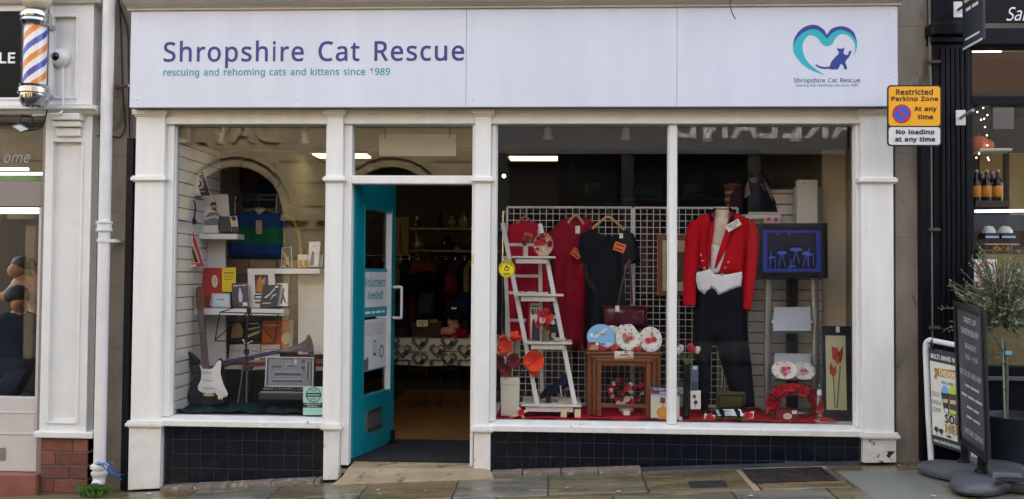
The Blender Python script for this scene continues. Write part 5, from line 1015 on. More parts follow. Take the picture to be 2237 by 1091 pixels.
m_ = MB(); m_.box(a.x, .4, zsh-.05, b.x, .62, zsh); obj(m_, 'window_shelf', C('#3a2a20'), label='dark shelf carrying dark bottles in the sandwich shop window', cat='shelf', bevel=.003)
for k, (px, Yk) in enumerate(((2133, .46), (2156, .46), (2180, .46), (2144, .56), (2168, .56))):
    q = P(px, 441, Yk); r = thing('bottle', ['dark bottle with orange label beside the fluted pilaster', 'dark bottle with orange label, middle of the front row', 'dark bottle with orange label farthest from the fluted pilaster', 'dark bottle in the back row nearer the fluted pilaster', 'dark bottle in the back row farther from the pilaster'][k], 'bottle', (q.x, Yk, zsh), 'bottles on the cafe shelf')
    m_ = MB(); m_.lathe([(.03, 0), (.035, .004), (.035, .13), (.028, .16), (.012, .185), (.011, .225)], (q.x, Yk, zsh), n=14); obj(m_, 'glass', C('#120c0a', .12), r)
    m_ = MB(); m_.lathe([(.0352, .03), (.0358, .031), (.0358, .115), (.0352, .116)], (q.x, Yk, zsh), n=14); obj(m_, 'label', C('#d98f2b'), r)
    m_ = MB(); m_.lathe([(.013, .222), (.013, .24), (.004, .241)], (q.x, Yk, zsh), n=10); obj(m_, 'cap', C('#c8bfa0'), r)
# packed food on a draped counter
zc2 = Z(2180, 548, .55); a = P(2120, 548, .55)
m_ = MB(); m_.box(a.x, .35, .3, rx, .95, zc2-.004); obj(m_, 'display_counter', C('#4a3b2a'), label='low counter behind the sandwich shop window', cat='counter')
m_ = MB(); N_ = 40
for i in range(N_+1):
    xx = a.x+(rx-a.x)*i/N_
    for j, (yy, z_) in enumerate(((.95, zc2), (.36, zc2), (.335, zc2-.08), (.33, zc2-.5), (.33, .35))):
        m_.v.append(Vector((xx, yy+(.012*math.sin(xx*38)*(j > 2)), z_+.008*noise.noise((xx*9, yy*9, 0)))))
for i in range(N_):
    for j in range(4): m_.f.append((i*5+j, i*5+j+1, i*5+j+6, i*5+j+5)); m_.m.append(0); m_.sm.append(True)
obj(m_, 'burlap_cloth', mat('burlap', '#8a7c50', .95, var=.25, vscale=30, bump=.4, bscale=200), label='olive burlap cloth draped over the sandwich shop counter', cat='cloth')
for k, px in enumerate((2159, 2195)):
    q = P(px, 522, .5); z_ = Z(px, 520, .5); r = thing('salad_box', ['clear lidded food box nearer the fluted pilaster', 'clear lidded food box farther from the fluted pilaster'][k], 'food box', (q.x, .5, z_), 'food boxes')
    m_ = MB(); m_.box(q.x-.055, .44, z_-.01, q.x+.055, .56, z_+.035); obj(m_, 'tray', C('#20252c'), r, bevel=.006)
    m_ = MB(); m_.box(q.x-.05, .437, z_-.004, q.x+.05, .4395, z_+.012); obj(m_, 'sticker', C('#a9c6d8'), r)
    m_ = MB(); m_.lathe([(.055, .035), (.054, .055), (.035, .085), (.01, .092)], (q.x, .5, z_), n=18); obj(m_, 'lid', mat('pale_lid', '#cfd3c6', .15), r)
m_ = MB(); q0, q1 = P(2140, 533, .5), P(2215, 533, .5); m_.box(q0.x, .42, Z(2170, 533, .5)-.012, q1.x, .6, Z(2170, 533, .5)+.0); m_.box(q0.x+.01, .5, zc2+.004, q0.x+.03, .56, Z(2170, 533, .5)-.012); m_.box(q1.x-.03, .5, zc2+.004, q1.x-.01, .56, Z(2170, 533, .5)-.012); obj(m_, 'riser_shelf', C('#a0a09a'), label='clear riser under the lidded food boxes', cat='shelf')
m_ = MB()
for k in range(26): q = P(random.uniform(2168, 2208), random.uniform(540, 547), .45); m_.ball((q.x, .44+random.uniform(-.03, .05), q.z), random.uniform(.008, .014), n=6)
obj(m_, 'crisps', mat('orange_pastry', '#d98a2a', .6, var=.3, vscale=30), label='heap of orange pastries on the burlap cloth', cat='food', kind='stuff')
# no smoking sign on the glass
fr = rectfr(2128, 567, 2178, 632, .092); r = thing('no_smoking_sign', 'white no smoking sign with red ring stuck on the cafe glass', 'sign', fr(.5, 0))
m_ = MB(); slab(m_, fr, .0015); obj(m_, 'sheet', C('#e6e6e6'), r)
prints(r, fr, [('o', '#b0202c', .5, .63, .40, .31, .82), ('r', '#1a1a1a', .28, .58, .74, .64), ('r', '#1a1a1a', .60, .66, .64, .74), ('p', '#b0202c', [(.22, .80), (.28, .84), (.78, .46), (.72, .42)]), ('r', '#a51f2b', .06, .05, .94, .26), ('t', '#f0e6e6', '~2 7', .12, .10, .88, .21)])
# bracket arm, hanging board
c = P(2098, 258, .01); r = thing('wall_bracket', 'white steel bracket with short arm on the fluted navy pilaster', 'bracket', c)
m_ = MB(); m_.box(c.x-.034, -.0, c.z-.055, c.x+.034, .012, c.z+.055); obj(m_, 'plate', WPLASTIC, r, bevel=.004)
e = P(2121, 243, -.25); m_ = MB(); m_.tube([c, Vector((e.x, -.28, e.z))], .012, 12); obj(m_, 'arm', mat('grey_arm', '#9a9a98', .4), r)
c = P(2093, 22, -.01); O0 = P(2103, 111, -.10); r = thing('hanging_sign', 'dark hanging sign seen edge-on above the fluted navy pilaster', 'sign', c)
m_ = MB(); m_.box(c.x-.03, -.012, c.z-.055, c.x+.03, .0, c.z+.06); obj(m_, 'plate', WPLASTIC, r, bevel=.004)
m_ = MB(); m_.tube([c, Vector((c.x, -.14, c.z)), Vector((O0.x, -.14, c.z))], .010, 10); obj(m_, 'arm', mat('dark_arm', '#2a2a2c', .4), r)
O = P(2103, 111, -.10); U_ = Vector((0, -.30, 0)); fr = Fr(O, U_, Vector((0, 0, .52)))
m_ = MB(); slab(m_, fr, .018); obj(m_, 'board', C('#23272f'), r, bevel=.004)
prints(r, fr, [('r', '#c8c8c8', .02, .0, .98, .03), ('p', '#b7a57c', [(.1, .62), (.9, .62), (.95, .80), (.05, .80)]), ('t', '#d8d8d8', '~12', .15, .10, .85, .15), ('t', '#d8d8d8', '~4 5', .2, .48, .8, .56)])
# fairy lights strung in the window
m_ = MB(); FLM = mat('fairy_bulb', '#fff2d8', .4, emit='#ffe6b8', estr=1.2)
for px, py in ((2135, 245), (2143, 262), (2150, 260), (2157, 252), (2152, 278), (2156, 296), (2157, 318), (2148, 236), (2139, 336), (2133, 345), (2160, 350), (2158, 345)): m_.ball(P(px, py, .35), .006, n=6)
obj(m_, 'fairy_lights', FLM, label='string of tiny warm fairy lights behind the cafe glass', cat='lights', kind='stuff')

# ================================================================== PARKING SIGN
fr = rectfr(1938, 186, 2057, 320, -.32)
r = thing('parking_sign', 'yellow and white restricted parking zone sign plate on the wall', 'sign', fr(.5, 0, -.01))
def rrect(fr, u0, v0, u1, v1, ru, rv, n=5):
    out = []
    for (cx, cy, a0_) in ((u1-ru, v1-rv, 0), (u0+ru, v1-rv, 90), (u0+ru, v0+rv, 180), (u1-ru, v0+rv, 270)):
        for k in range(n+1): a_ = math.radians(a0_+90*k/n); out.append((cx+ru*math.cos(a_), cy+rv*math.sin(a_)))
    return out
out = rrect(fr, 0, 0, 1, 1, .07, .065); m_ = MB(); m_.prism([(fr(u, v).x, fr(u, v).z) for u, v in out], fr.O.y, fr.O.y+.006); obj(m_, 'plate', C('#17181a', .35), r)
prints(r, fr, [('p', mat('sign_yellow', '#f5ae1c', .3, var=.03), rrect(fr, .028, .335, .972, .975, .05, .045)), ('p', mat('sign_white', '#dcdcda', .3, var=.03), rrect(fr, .028, .025, .972, .312, .05, .045)),
    ('t', '#3a160a', 'Restricted', .16, .835, .84, .935, .03, 4), ('t', '#3a160a', 'Parking Zone', .075, .715, .935, .815, .03, 4), ('t', '#3a160a', 'At any', .49, .55, .91, .65, .03, 4), ('t', '#3a160a', 'time', .56, .44, .84, .52, .03, 4),
    ('c', '#c02634', .265, .53, .175, .155), ('c', '#2f55c4', .265, .53, .140, .124), ('p', '#c02634', [(.145, .615), (.175, .642), (.385, .445), (.355, .418)]),
    ('t', '#1c1c1e', 'No loading', .16, .175, .86, .275, .03, 4), ('t', '#1c1c1e', 'at any time', .14, .055, .875, .155, .03, 4)])
m_ = MB(); q = fr(.5, .5); m_.box(q.x-.03, fr.O.y+.007, q.z-.2, q.x+.03, fr.O.y+.03, q.z+.2); m_.tube([(q.x, fr.O.y+.03, q.z), (q.x, .1, q.z)], .02, 10); obj(m_, 'mounting_post', mat('galv', '#6c6f72', .5, metal=.5), r)

for par_, x0_, x1_ in ((bar, -17, lx-.002), (caf, rx+.002, 17)):
    m_ = MB(); m_.box(x0_, .1, -.6, x1_, .3, 11.4); obj(m_, 'added_shade_wall', MATS['cream_render'], par_)  # unseen walls added past the neighbours to keep sun off the street
# ================================================================== ACROSS THE STREET (seen in the glass)
OY = -11.9
def RP(px, py): p = P(px, py, .2-OY); return p.x, p.z
OST = mat('opposite_limestone', '#b3a17c', .85, var=.18, vscale=1.5, bump=.3, bscale=12)
ob = thing('arcaded_building', 'cream stone building with round arches across the street', 'building', (-5, OY, -.4))
cx1, zc1 = RP(515, 470); rr = 150*.0095; zspr = zc1; sp = RP(855, 470)[0]-RP(515, 470)[0]; top = RP(515, 262)[1]
xw0, xw1 = cx1-sp*2.5, RP(1085, 400)[0]-1.2
ri = rr*.72
m_ = MB(); SEG = 16
arcs = [cx1+sp*k for k in (-2, -1, 0, 1)]; xw1 = max(xw1, arcs[-1]+sp/2-1.19)
for cx in arcs:
    x0, x1 = cx-sp/2, cx+sp/2
    m_.box(x0, OY-.4, -.6, cx-ri, OY, zspr); m_.box(cx+ri, OY-.4, -.6, x1, OY, zspr)
    for k in range(SEG):      # spandrel wall above the arch
        t0, t1 = math.pi*k/SEG, math.pi*(k+1)/SEG
        xa, xb = cx+ri*math.cos(t1), cx+ri*math.cos(t0); za, zb_ = zspr+ri*math.sin(t1), zspr+ri*math.sin(t0)
        m_.hexa([(xa, OY-.4, za), (xb, OY-.4, zb_), (xb, OY, zb_), (xa, OY, za)], [(xa, OY-.4, top), (xb, OY-.4, top), (xb, OY, top), (xa, OY, top)])
    m_.box(x0, OY-.4, zspr, cx-ri, OY, top); m_.box(cx+ri, OY-.4, zspr, x1, OY, top)
m_.box(arcs[-1]+sp/2, OY-.4, -.6, xw1+1.2, OY, top)
m_.box(xw0-6, OY-.4, -.6, arcs[0]-sp/2, OY, top)
obj(m_, 'wall', OST, ob)
for cx in arcs:
    for r0, r1, d in ((rr*.72, rr*.86, .05), (rr*.86, rr*1.0, .10)):
        m_ = MB()
        for k in range(24):
            t0, t1 = math.pi*k/24, math.pi*(k+1)/24; q = []
            for yy in (OY, OY+d):
                q += [(cx+r0*math.cos(t0), yy, zspr+r0*math.sin(t0)), (cx+r1*math.cos(t0), yy, zspr+r1*math.sin(t0)), (cx+r1*math.cos(t1), yy, zspr+r1*math.sin(t1)), (cx+r0*math.cos(t1), yy, zspr+r0*math.sin(t1))]
            m_.add(q, [(3, 2, 1, 0), (4, 5, 6, 7), (0, 1, 5, 4), (1, 2, 6, 5), (2, 3, 7, 6), (3, 0, 4, 7)])
        obj(m_, 'archivolt', OST, ob)
    m_ = MB(); m_.box(cx-ri, OY-.3, -.5, cx+ri, OY-.28, zspr+ri); obj(m_, 'arch_window', C('#15171a', .15), ob)
    m_ = MB(); m_.box(cx-rr-.15, OY, zspr-.12, cx-ri+.02, OY+.12, zspr); m_.box(cx+ri-.02, OY, zspr-.12, cx+rr+.15, OY+.12, zspr); obj(m_, 'impost', OST, ob)
m_ = MB(); xa_, xb_ = RP(-260, 500)[0], RP(57, 500)[0]; m_.box(xa_, OY-.05, -.5, xb_, OY+.02, RP(20, 400)[1]); obj(m_, 'added_dark_panel', C('#14151a', .2), ob)  # dark panel added here to darken the reflection in the barber glass
GRV = mat('stone_joint', '#6d6048', .9)
for k, z in enumerate([.6, 1.2, 1.8, 2.3, 2.8, 3.3, 3.75]):
    m_ = MB(); last = None
    for cx in arcs:
        hw = rr*1.02 if z < zspr else math.sqrt(max(0, (rr*1.02)**2-(z-zspr)**2))
        if hw > 0: m_.box(cx-sp/2, OY-.01, z-.02, cx-hw, OY+.003, z+.02); m_.box(cx+hw, OY-.01, z-.02, cx+sp/2, OY+.003, z+.02)
        else: m_.box(cx-sp/2, OY-.01, z-.02, cx+sp/2, OY+.003, z+.02)
    obj(m_, 'joint', GRV, ob)
m_ = MB(); m_.box(xw0-6, OY-.4, top, xw1+1.2, OY+.16, top+.1); m_.box(xw0-6, OY-.4, top+.1, xw1+1.2, OY+.03, top+.75); m_.box(xw0-6, OY-.4, top+.75, xw1+1.2, OY+.3, top+.95); m_.box(xw0-6, OY-.4, top+.95, xw1+1.2, OY, 7.6); obj(m_, 'entablature', OST, ob)
ob2 = thing('opposite_shop', 'dark fronted shop with large pale letters across the street', 'shop', (6, OY, 0))
zt0 = RP(1600, 306)[1]; xr = RP(1925, 290)[0]; xl = RP(1462, 290)[0]
def rtext(par, s, px_r, px_l, py1, hgt, m):
    xr_, z_ = RP(px_r, py1); xl_, _ = RP(px_l, py1); vs, fs = text_geo(s, .02, 4); b = MB()
    b.add([(xr_-(xr_-xl_)*u, OY+.06, z_+hgt*v) for u, v in vs], fs); obj(b, 'lettering', m, par)
rtext(ob2, 'LAKELAND', 1918, 1464, 303, .55, C('#dcdad4'))
rtext(ob, 'DAVID', 612, 372, 312, .5, C('#c8b892'))
m_ = MB(); m_.box(xw1+1.2, OY-.3, zt0-.3, 14, OY+.05, zt0+.95); obj(m_, 'fascia', C('#55565a'), ob2)
m_ = MB(); m_.box(xw1+1.2, OY-.3, -.5, 14, OY-.25, zt0-.3); obj(m_, 'shop_window', C('#16181b', .15), ob2)
for k in range(5):
    m_ = MB(); xx = xw1+1.2+k*2.6; m_.box(xx, OY-.25, -.5, xx+.25, OY+.02, zt0-.3); obj(m_, 'column', C('#1f2022', .5), ob2)
m_ = MB(); m_.box(xw1+1.2, OY-.4, zt0+.95, 14, OY, 7.6); obj(m_, 'upper_wall', mat('opposite_brick', '#8a6a58', .85, var=.2), ob2)
# ================================================================== GUITAR WINDOW
def c4(x, y): return (360+x/2.87, 560+y/2.87)
def c3(x, y): return (360+x/3.1175, 250+y/3.1175)
SLAT = mat('white_slatwall', '#cfcdc6', .5, var=.05, vscale=4)
def slatwall(nm, label, pts, z0, z1, step=.098, t=.018):    # pts: (x0,y0),(x1,y1) footprint line, slats facing the left normal
    (x0, y0), (x1, y1) = pts; d = Vector((x1-x0, y1-y0, 0)); n = Vector((-d.y, d.x, 0)).normalized()
    r = thing(nm, label, 'slatwall', ((x0+x1)/2, (y0+y1)/2, z0))
    b = MB(); A, B = Vector((x0, y0, 0)), Vector((x1, y1, 0)); 
    b.hexa([A-n*.006+Vector((0, 0, z0)), B-n*.006+Vector((0, 0, z0)), B-n*.016+Vector((0, 0, z0)), A-n*.016+Vector((0, 0, z0))][::-1], [A-n*.006+Vector((0, 0, z1)), B-n*.006+Vector((0, 0, z1)), B-n*.016+Vector((0, 0, z1)), A-n*.016+Vector((0, 0, z1))][::-1])
    obj(b, 'backing', C('#6f6d68', .7), r); z = z0
    while z < z1-.01:
        zz_ = min(z1, z+step-.009); b = MB(); o0, o1 = n*(t-.006), -n*.006
        b.hexa([A+o1+Vector((0, 0, z)), B+o1+Vector((0, 0, z)), B+o0+Vector((0, 0, z)), A+o0+Vector((0, 0, z))], [A+o1+Vector((0, 0, zz_)), B+o1+Vector((0, 0, zz_)), B+o0+Vector((0, 0, zz_)), A+o0+Vector((0, 0, zz_))])
        obj(b, 'slat', SLAT, r, bevel=.003, seg=1); z += step
    return r
slatwall('slatwall_panel', 'white slatted panel on the side wall of the guitar window', ((gL0-.012, .98), (gL0-.012, .15)), .32, 2.42)
def panel(px0, py0, px1, py1, Y, name, label, m=WBOARD, t=.03, cat='panel'):
    f = rectfr(px0, py0, px1, py1, Y); b = MB(); slab(b, f, t); return obj(b, name, m, label=label, cat=cat, bevel=.003, seg=1)
panel(436, 524, 492, 800, .73, 'white_partition', 'tall white panel below the upper book shelf', WBOARD)
panel(651, 600, 722, 775, .73, 'white_partition', 'white panel under the small shelf beside the doorway', WBOARD)
# rough stone low wall behind the shelves
sw = thing('low_stone_wall', 'low brown stone wall behind the music books', 'wall', P(570, 800, 1.02))
SB = [mat('brown_stone_%d' % k, h, .85, var=.3, vscale=5, bump=.5, bscale=30) for k, h in enumerate(('#7d6a4e', '#8a7659', '#6f5e46'))]
zz0 = .32; z1_ = Z(560, 567, 1.02); row = 0; xa, xb = X(486, 600, 1.02), X(662, 600, 1.02); z = z1_
while z > zz0:
    h = .135; x = xa-(row % 2)*.11
    while x < xb:
        e = x+.235; b = MB(); b.box(max(x, xa)+.003, 1.0+random.uniform(0, .008), max(zz0, z-h)+.003, min(e, xb)-.003, 1.12, z-.003)
        if min(e, xb)-max(x, xa) > .02: obj(b, 'stone_block', SB[random.randrange(3)], sw, bevel=.006)
        x = e
    z -= h; row += 1
def shelf(px0, px1, pyt, pyb, Yf, Yb, label, m=WBOARD):
    a, b_ = P(px0, pyt, Yf), P(px1, pyb, Yf); b = MB(); b.box(a.x, Yf, b_.z, b_.x, Yb, a.z); return obj(b, 'display_shelf', m, label=label, cat='shelf', bevel=.003, seg=1)
shelf(419, 518, 511, 523, .55, .72, 'thick white shelf holding the portrait book')
shelf(600, 699, 587, 599, .55, .72, 'thick white shelf with small yellow ornaments beside the doorway')
shelf(414, 619, 674, 690, .50, .66, 'long white shelf of records and discs above the guitar')
for k, (px, lb) in enumerate(((412, 'slatwall prong under the two leaning covers'),)):
    b = MB(); b.tube([P(398, 428, .45), P(440, 430, .45)], .006, 6); b.tube([P(398, 428, .45), P(396, 428, .6)], .006, 6); obj(b, 'book_ledge', BLACKM, label='thin black ledge carrying the two leaning covers', cat='ledge')
def Bk(label, tl, tr, br, bl, Y, base, shapes, t=.012, lean=.03, name='book', cat='book', group=None):
    return card(name, label, cat, pxfr(tl, tr, br, bl, Y, Y+lean), base, shapes, t, group)
Bk('dark book with round cream emblem leaning on the slatwall', (409, 376), (444, 376), (457, 426), (424, 427), .50, '#2c2a2a', [('o', '#cfc6b4', .5, .52, .30, .24, .72), ('r', '#cfc6b4', .42, .44, .58, .6), ('t', '#b8b0a0', '~7', .25, .12, .75, .18), ('r', '#d8d4cc', .62, .88, .85, .95), ('o', '#6d6660', .5, .52, .42, .33, .9)], t=.02)
Bk('small cream and brown card leaning before the dark book', (401, 396), (428, 394), (440, 429), (412, 431), .46, '#cdbfae', [('p', '#8b5a34', [(0, .1), (.35, .1), (.5, .9), (0, .95)]), ('p', '#e8e2d8', [(.5, .2), (.95, .2), (.9, .8), (.55, .8)])], t=.006, name='card', cat='card')
Bk('large white book with a seated bearded man on its cover', (430, 427), (497, 425), (500, 509), (437, 510), .63, '#d9d4cc', [('p', '#b9b2a8', [(.55, .4), (1, .4), (1, 1), (.5, 1)]), ('p', '#6f7680', [(.15, .2), (.75, .2), (.78, .42), (.62, .55), (.35, .54), (.18, .4)]), ('p', '#b58f78', [(.40, .60), (.58, .58), (.60, .74), (.46, .78)]), ('p', '#2a211d', [(.38, .70), (.44, .80), (.60, .80), (.62, .66), (.56, .74), (.45, .72)]), ('p', '#2a211d', [(.46, .62), (.60, .56), (.62, .62), (.52, .66)]), ('p', '#c9b7a8', [(.05, .28), (.16, .40), (.55, .46), (.72, .40), (.7, .36), (.5, .40), (.2, .33)]), ('r', '#38404c', .62, .05, .8, .32)], t=.02)
Bk('dark brown leather wallet beside the portrait book', (481, 473), (505, 473), (508, 508), (478, 508), .60, '#2c2220', [('r', '#3a2d29', .06, .1, .94, .45)], t=.014, name='wallet', cat='wallet')
Bk('small card with a bearded man standing beside the wallet', (503, 472), (517, 472), (523, 508), (507, 508), .58, '#c9c3b6', [('r', '#22242b', .0, .0, 1, .35), ('p', '#c69a5c', [(.2, .35), (.8, .4), (.75, .75), (.3, .8)]), ('p', '#1d1714', [(.2, .75), (.8, .7), (.9, .95), (.15, .98)])], t=.004, name='card', cat='card')
Bk('slanted red book with a robed figure below the black headphones', (387, 496), (418, 494), (448, 580), (413, 584), .40, '#b32a34', [('p', '#c9b48a', [(.14, .08), (.80, .08), (.78, .88), (.20, .88)]), ('p', '#2b211e', [(.48, .1), (.72, .1), (.64, .6), (.52, .62)]), ('p', '#8a6a44', [(.22, .12), (.42, .12), (.46, .7), (.30, .8)]), ('r', '#e4d8c4', .12, .0, .5, .05)], t=.016)
# headphones hanging on the slatwall
b = MB(); b.tube(smooth_pts([P(a, c, .42) for a, c in [(414, 480), (411, 455), (416, 440), (424, 440), (427, 455), (424, 480)]], 5), .006, 6)
for a, c in ((414, 485), (424, 484)): b.lathe([(.02, -.012), (.026, -.008), (.026, .008), (.018, .012)], P(a, c, .42), (1, 0, 0), 12)
obj(b, 'headphones', BLACKM, label='black headphones hanging on the white slatwall', cat='headphones')
# long shelf
Bk('red record sleeve with a guitar and a straw hat', (422, 586), (488, 585), (490, 672), (425, 673), .61, '#b2332f', [('c', '#e0d0ac', .70, .66, .10, .16), ('c', '#c9b68e', .70, .68, .05, .09), ('p', '#7a4a26', [(.18, .0), (.42, .0), (.46, .22), (.30, .35), (.16, .2)]), ('p', '#8a5a30', [(.27, .3), (.33, .3), (.40, .95), (.36, .96)]), ('p', '#d9c9a6', [(.50, .05), (.8, .05), (.72, .22), (.55, .24)])], t=.006, name='record_sleeve', cat='record')
Bk('bright yellow booklet above the pale disc case', (484, 585), (515, 585), (515, 638), (485, 638), .60, '#e6c711', [('t', '#4a4410', '~9', .12, .74, .88, .82), ('r', '#8a7d14', .2, .5, .8, .53), ('r', '#8a7d14', .15, .62, .85, .65)], t=.005)
Bk('pale blue disc case on the long white shelf', (461, 641), (502, 641), (503, 672), (462, 672), .55, '#a9b8bd', [('r', '#c4d0d2', .1, .12, .94, .9), ('t', '#6d7c84', '~8', .3, .48, .7, .62)], t=.01, name='disc_case', cat='disc case')
Bk('dark purple disc case with a white singer figure', (506, 620), (541, 618), (545, 672), (509, 673), .54, '#3a3040', [('p', '#cfc8cc', [(.40, .22), (.58, .22), (.64, .50), (.56, .70), (.44, .70), (.38, .5)]), ('c', '#cfc8cc', .50, .75, .06, .05), ('t', '#d9cfd9', '~5 2 5', .1, .86, .9, .94), ('r', '#d6d2d6', .62, .06, .9, .2)], t=.014, name='disc_case', cat='disc case')
Bk('white framed cover with a dark jazz painting', (540, 587), (599, 587), (603, 672), (544, 672), .60, '#dcd8ce', [('r', '#3d2b1e', .26, .36, .76, .84), ('p', '#b5762c', [(.3, .4), (.5, .38), (.6, .6), (.48, .82), (.35, .7)]), ('p', '#6a3d8a', [(.55, .5), (.7, .45), (.72, .75), (.6, .8)]), ('p', '#c9a24a', [(.5, .66), (.62, .6), (.64, .78)]), ('r', '#1a1a1c', .22, .2, .74, .33), ('t', '#e6e2da', '~4', .26, .22, .7, .31), ('r', '#7a2a22', .24, .10, .6, .15)], t=.02, name='framed_cover', cat='picture')
Bk('black disc case with white dancing figures', (576, 624), (612, 622), (606, 672), (567, 673), .53, '#22262a', [('p', '#c8cac8', [(.15, .45), (.45, .62), (.7, .85), (.75, .8), (.5, .55), (.3, .42)]), ('p', '#c8cac8', [(.55, .3), (.65, .55), (.85, .6), (.88, .55), (.7, .48)]), ('t', '#c9c9c9', '~7', .12, .16, .62, .24), ('r', '#e0ded8', .72, .86, .92, .94)], t=.014, name='disc_case', cat='disc case')
Bk('white disc case with a thin dark figure at the shelf end', (600, 619), (629, 619), (624, 669), (604, 669), .56, '#d4d2ce', [('p', '#2b2b2e', [(.35, .1), (.5, .1), (.7, .75), (.55, .8)]), ('p', '#2b2b2e', [(.45, .4), (.8, .1), (.88, .12), (.6, .55)]), ('r', '#8d8a86', .1, .85, .5, .92)], t=.014, name='disc_case', cat='disc case')
# wire easels
def easel(label, px0, py0, px1, py1, Y, fill=None):
    r = thing('wire_easel', label, 'easel', P((px0+px1)/2, py1, Y)); b = MB(); W = mat('cream_wire', '#cfc6ae', .4)
    b.tube([P(px0, py1-2, Y+.02), P(px0+2, py0+2, Y+.05), P(px1-2, py0, Y+.05), P(px1, py1-2, Y+.02)], .004, 6); b.tube([P(px0-3, py1, Y-.02), P(px0, py1-2, Y+.02), P(px1, py1-2, Y+.02), P(px1+3, py1, Y-.02)], .004, 6); obj(b, 'wire', W, r)
    if fill: fill(r)
    return r
easel('cream wire easel holding a small figure on the small shelf', 615, 540, 638, 584, .62, lambda r: obj(MB().puff(pxo([(618, 552), (621, 551), (627, 563), (631, 560), (632, 582), (624, 583), (625, 568)], .63), .63, .006, .006, .012, .01), 'figure', C('#b99a5a'), r))
easel('cream wire easel holding brown card above the guitar head', 419, 634, 436, 672, .53, lambda r: obj(slab(MB(), rectfr(421, 642, 435, 670, .545, .555), .004), 'insert', C('#7a5a3a'), r))
Bk('white book standing at the end of the small shelf', (674, 529), (700, 528), (694, 583), (671, 583), .62, '#d8d4d0', [('p', '#5a5048', [(.2, .05), (.6, .05), (.5, .6), (.35, .62)]), ('r', '#b8b4b0', .3, .78, .8, .84)], t=.012)
Bk('plain pale card behind the white book on the small shelf', (684, 555), (706, 554), (703, 584), (684, 584), .66, '#bdb9b0', [], t=.004, name='card', cat='card')
for k, px in enumerate((655, 667)):
    q = P(px, 585, .60); b = MB(); b.lathe([(.016, 0), (.019, .01), (.015, .035), (.017, .05), (.012, .062), (.005, .065)], q, n=12)
    r = thing('shaker', ['small yellow pottery shaker next to the wire easel', 'small yellow pottery shaker next to the white book'][k], 'ornament', q, 'yellow shakers'); obj(b, 'body', mat('yellow_glaze', '#cf9a2c', .3, var=.3, vscale=30), r)
Bk('small cream card behind the yellow shakers', (650, 556), (672, 556), (671, 584), (650, 584), .66, '#d9d0b4', [], t=.003, name='card', cat='card')
# sheet music at the back
Bk('black music book with piano keys cover', (505, 703), (571, 701), (568, 742), (502, 744), .90, '#2b2622', [('p', '#c9a878', [(.02, .1), (.4, .15), (.42, .5), (.3, .95), (.05, .9)]), ('p', '#e0dcd4', [(.56, .1), (.98, .35), (.98, .5), (.56, .25)]), ('p', '#d8d4cc', [(.56, .5), (.98, .62), (.98, .7), (.56, .6)]), ('t', '#e4e0d8', '~5', .60, .8, .95, .92)], t=.01)
Bk('white sheet music folder below the piano book', (501, 752), (569, 752), (567, 786), (499, 788), .84, '#d6d6d2', [('t', '#4a4a48', 'STEP ONE', .08, .55, .35, .66), ('t', '#4a4a48', 'STEP ONE', .45, .5, .95, .6)], t=.006, name='music_folder', cat='folder')
Bk('orange record sleeve with white disc behind the music stand', (573, 702), (642, 700), (638, 766), (570, 766), .90, '#d9621c', [('c', '#efe6d8', .80, .40, .17, .20), ('t', '#f0d8c0', '~8', .1, .8, .55, .88), ('r', '#b8b4b0', .88, .0, 1, 1)], t=.005, name='record_sleeve', cat='record')
Bk('white sheet below the orange record sleeve', (570, 755), (612, 753), (610, 782), (569, 783), .82, '#d3d0ca', [('r', '#8d8a84', .1, .6, .9, .66)], t=.004, name='sheet', cat='sheet music')
# striped cloth lying over the back step
b = MB(); xa, xb = X(490, 800, .86), X(712, 800, .86); N_ = 60
for i in range(N_+1):
    x = xa+(xb-xa)*i/N_
    for j in range(9):
        t = j/8; b.v.append(Vector((x, .92-.16*t-.02*math.sin(x*25+t*2), Z(600, 776, .9)-.11*t+.012*noise.noise((x*9, t*2, 1)))))
for i in range(N_):
    for j in range(8): b.f.append((i*9+j, i*9+j+1, i*9+j+10, i*9+j+9)); b.m.append((j//2) % 2); b.sm.append(True)
obj(b, 'striped_cloth', [fab('#a33a34'), fab('#cdbfa6')], label='red and cream striped cloth behind the instrument case', cat='cloth')
bb = MB(); bb.box(xa, .93, .32, xb, .99, Z(600, 780, .93)); obj(bb, 'back_step', C('#26241f'), label='dark step carrying the striped cloth', cat='step')
# crumpled dark cloth on the floor
def floor_cloth(name, label, m, px0, px1, Y0, Y1, z, amp, nx=70, ny=30, seed=0, edge=.0):
    x0, x1 = X(px0, 900, Y0), X(px1, 900, Y0); b = MB()
    for i in range(nx+1):
        for j in range(ny+1):
            x = x0+(x1-x0)*i/nx; y = Y0+(Y1-Y0)*j/ny
            h = amp*(.55+noise.noise((x*5, y*7, seed))+.6*noise.noise((x*12+y*5, y*14, seed+3))+.25*abs(noise.noise((x*26, y*20, seed+5))))
            b.v.append(Vector((x, y, z+max(.002, h))))
    for i in range(nx):
        for j in range(ny): k = i*(ny+1)+j; b.f.append((k, k+ny+1, k+ny+2, k+1)); b.m.append(0); b.sm.append(True)
    return obj(b, name, m, label=label, cat='cloth')
floor_cloth('draped_cloth', 'crumpled dark green cloth on the guitar window floor', fab('#1c3436'), 377, 716, .14, .95, .322, .040, seed=2)
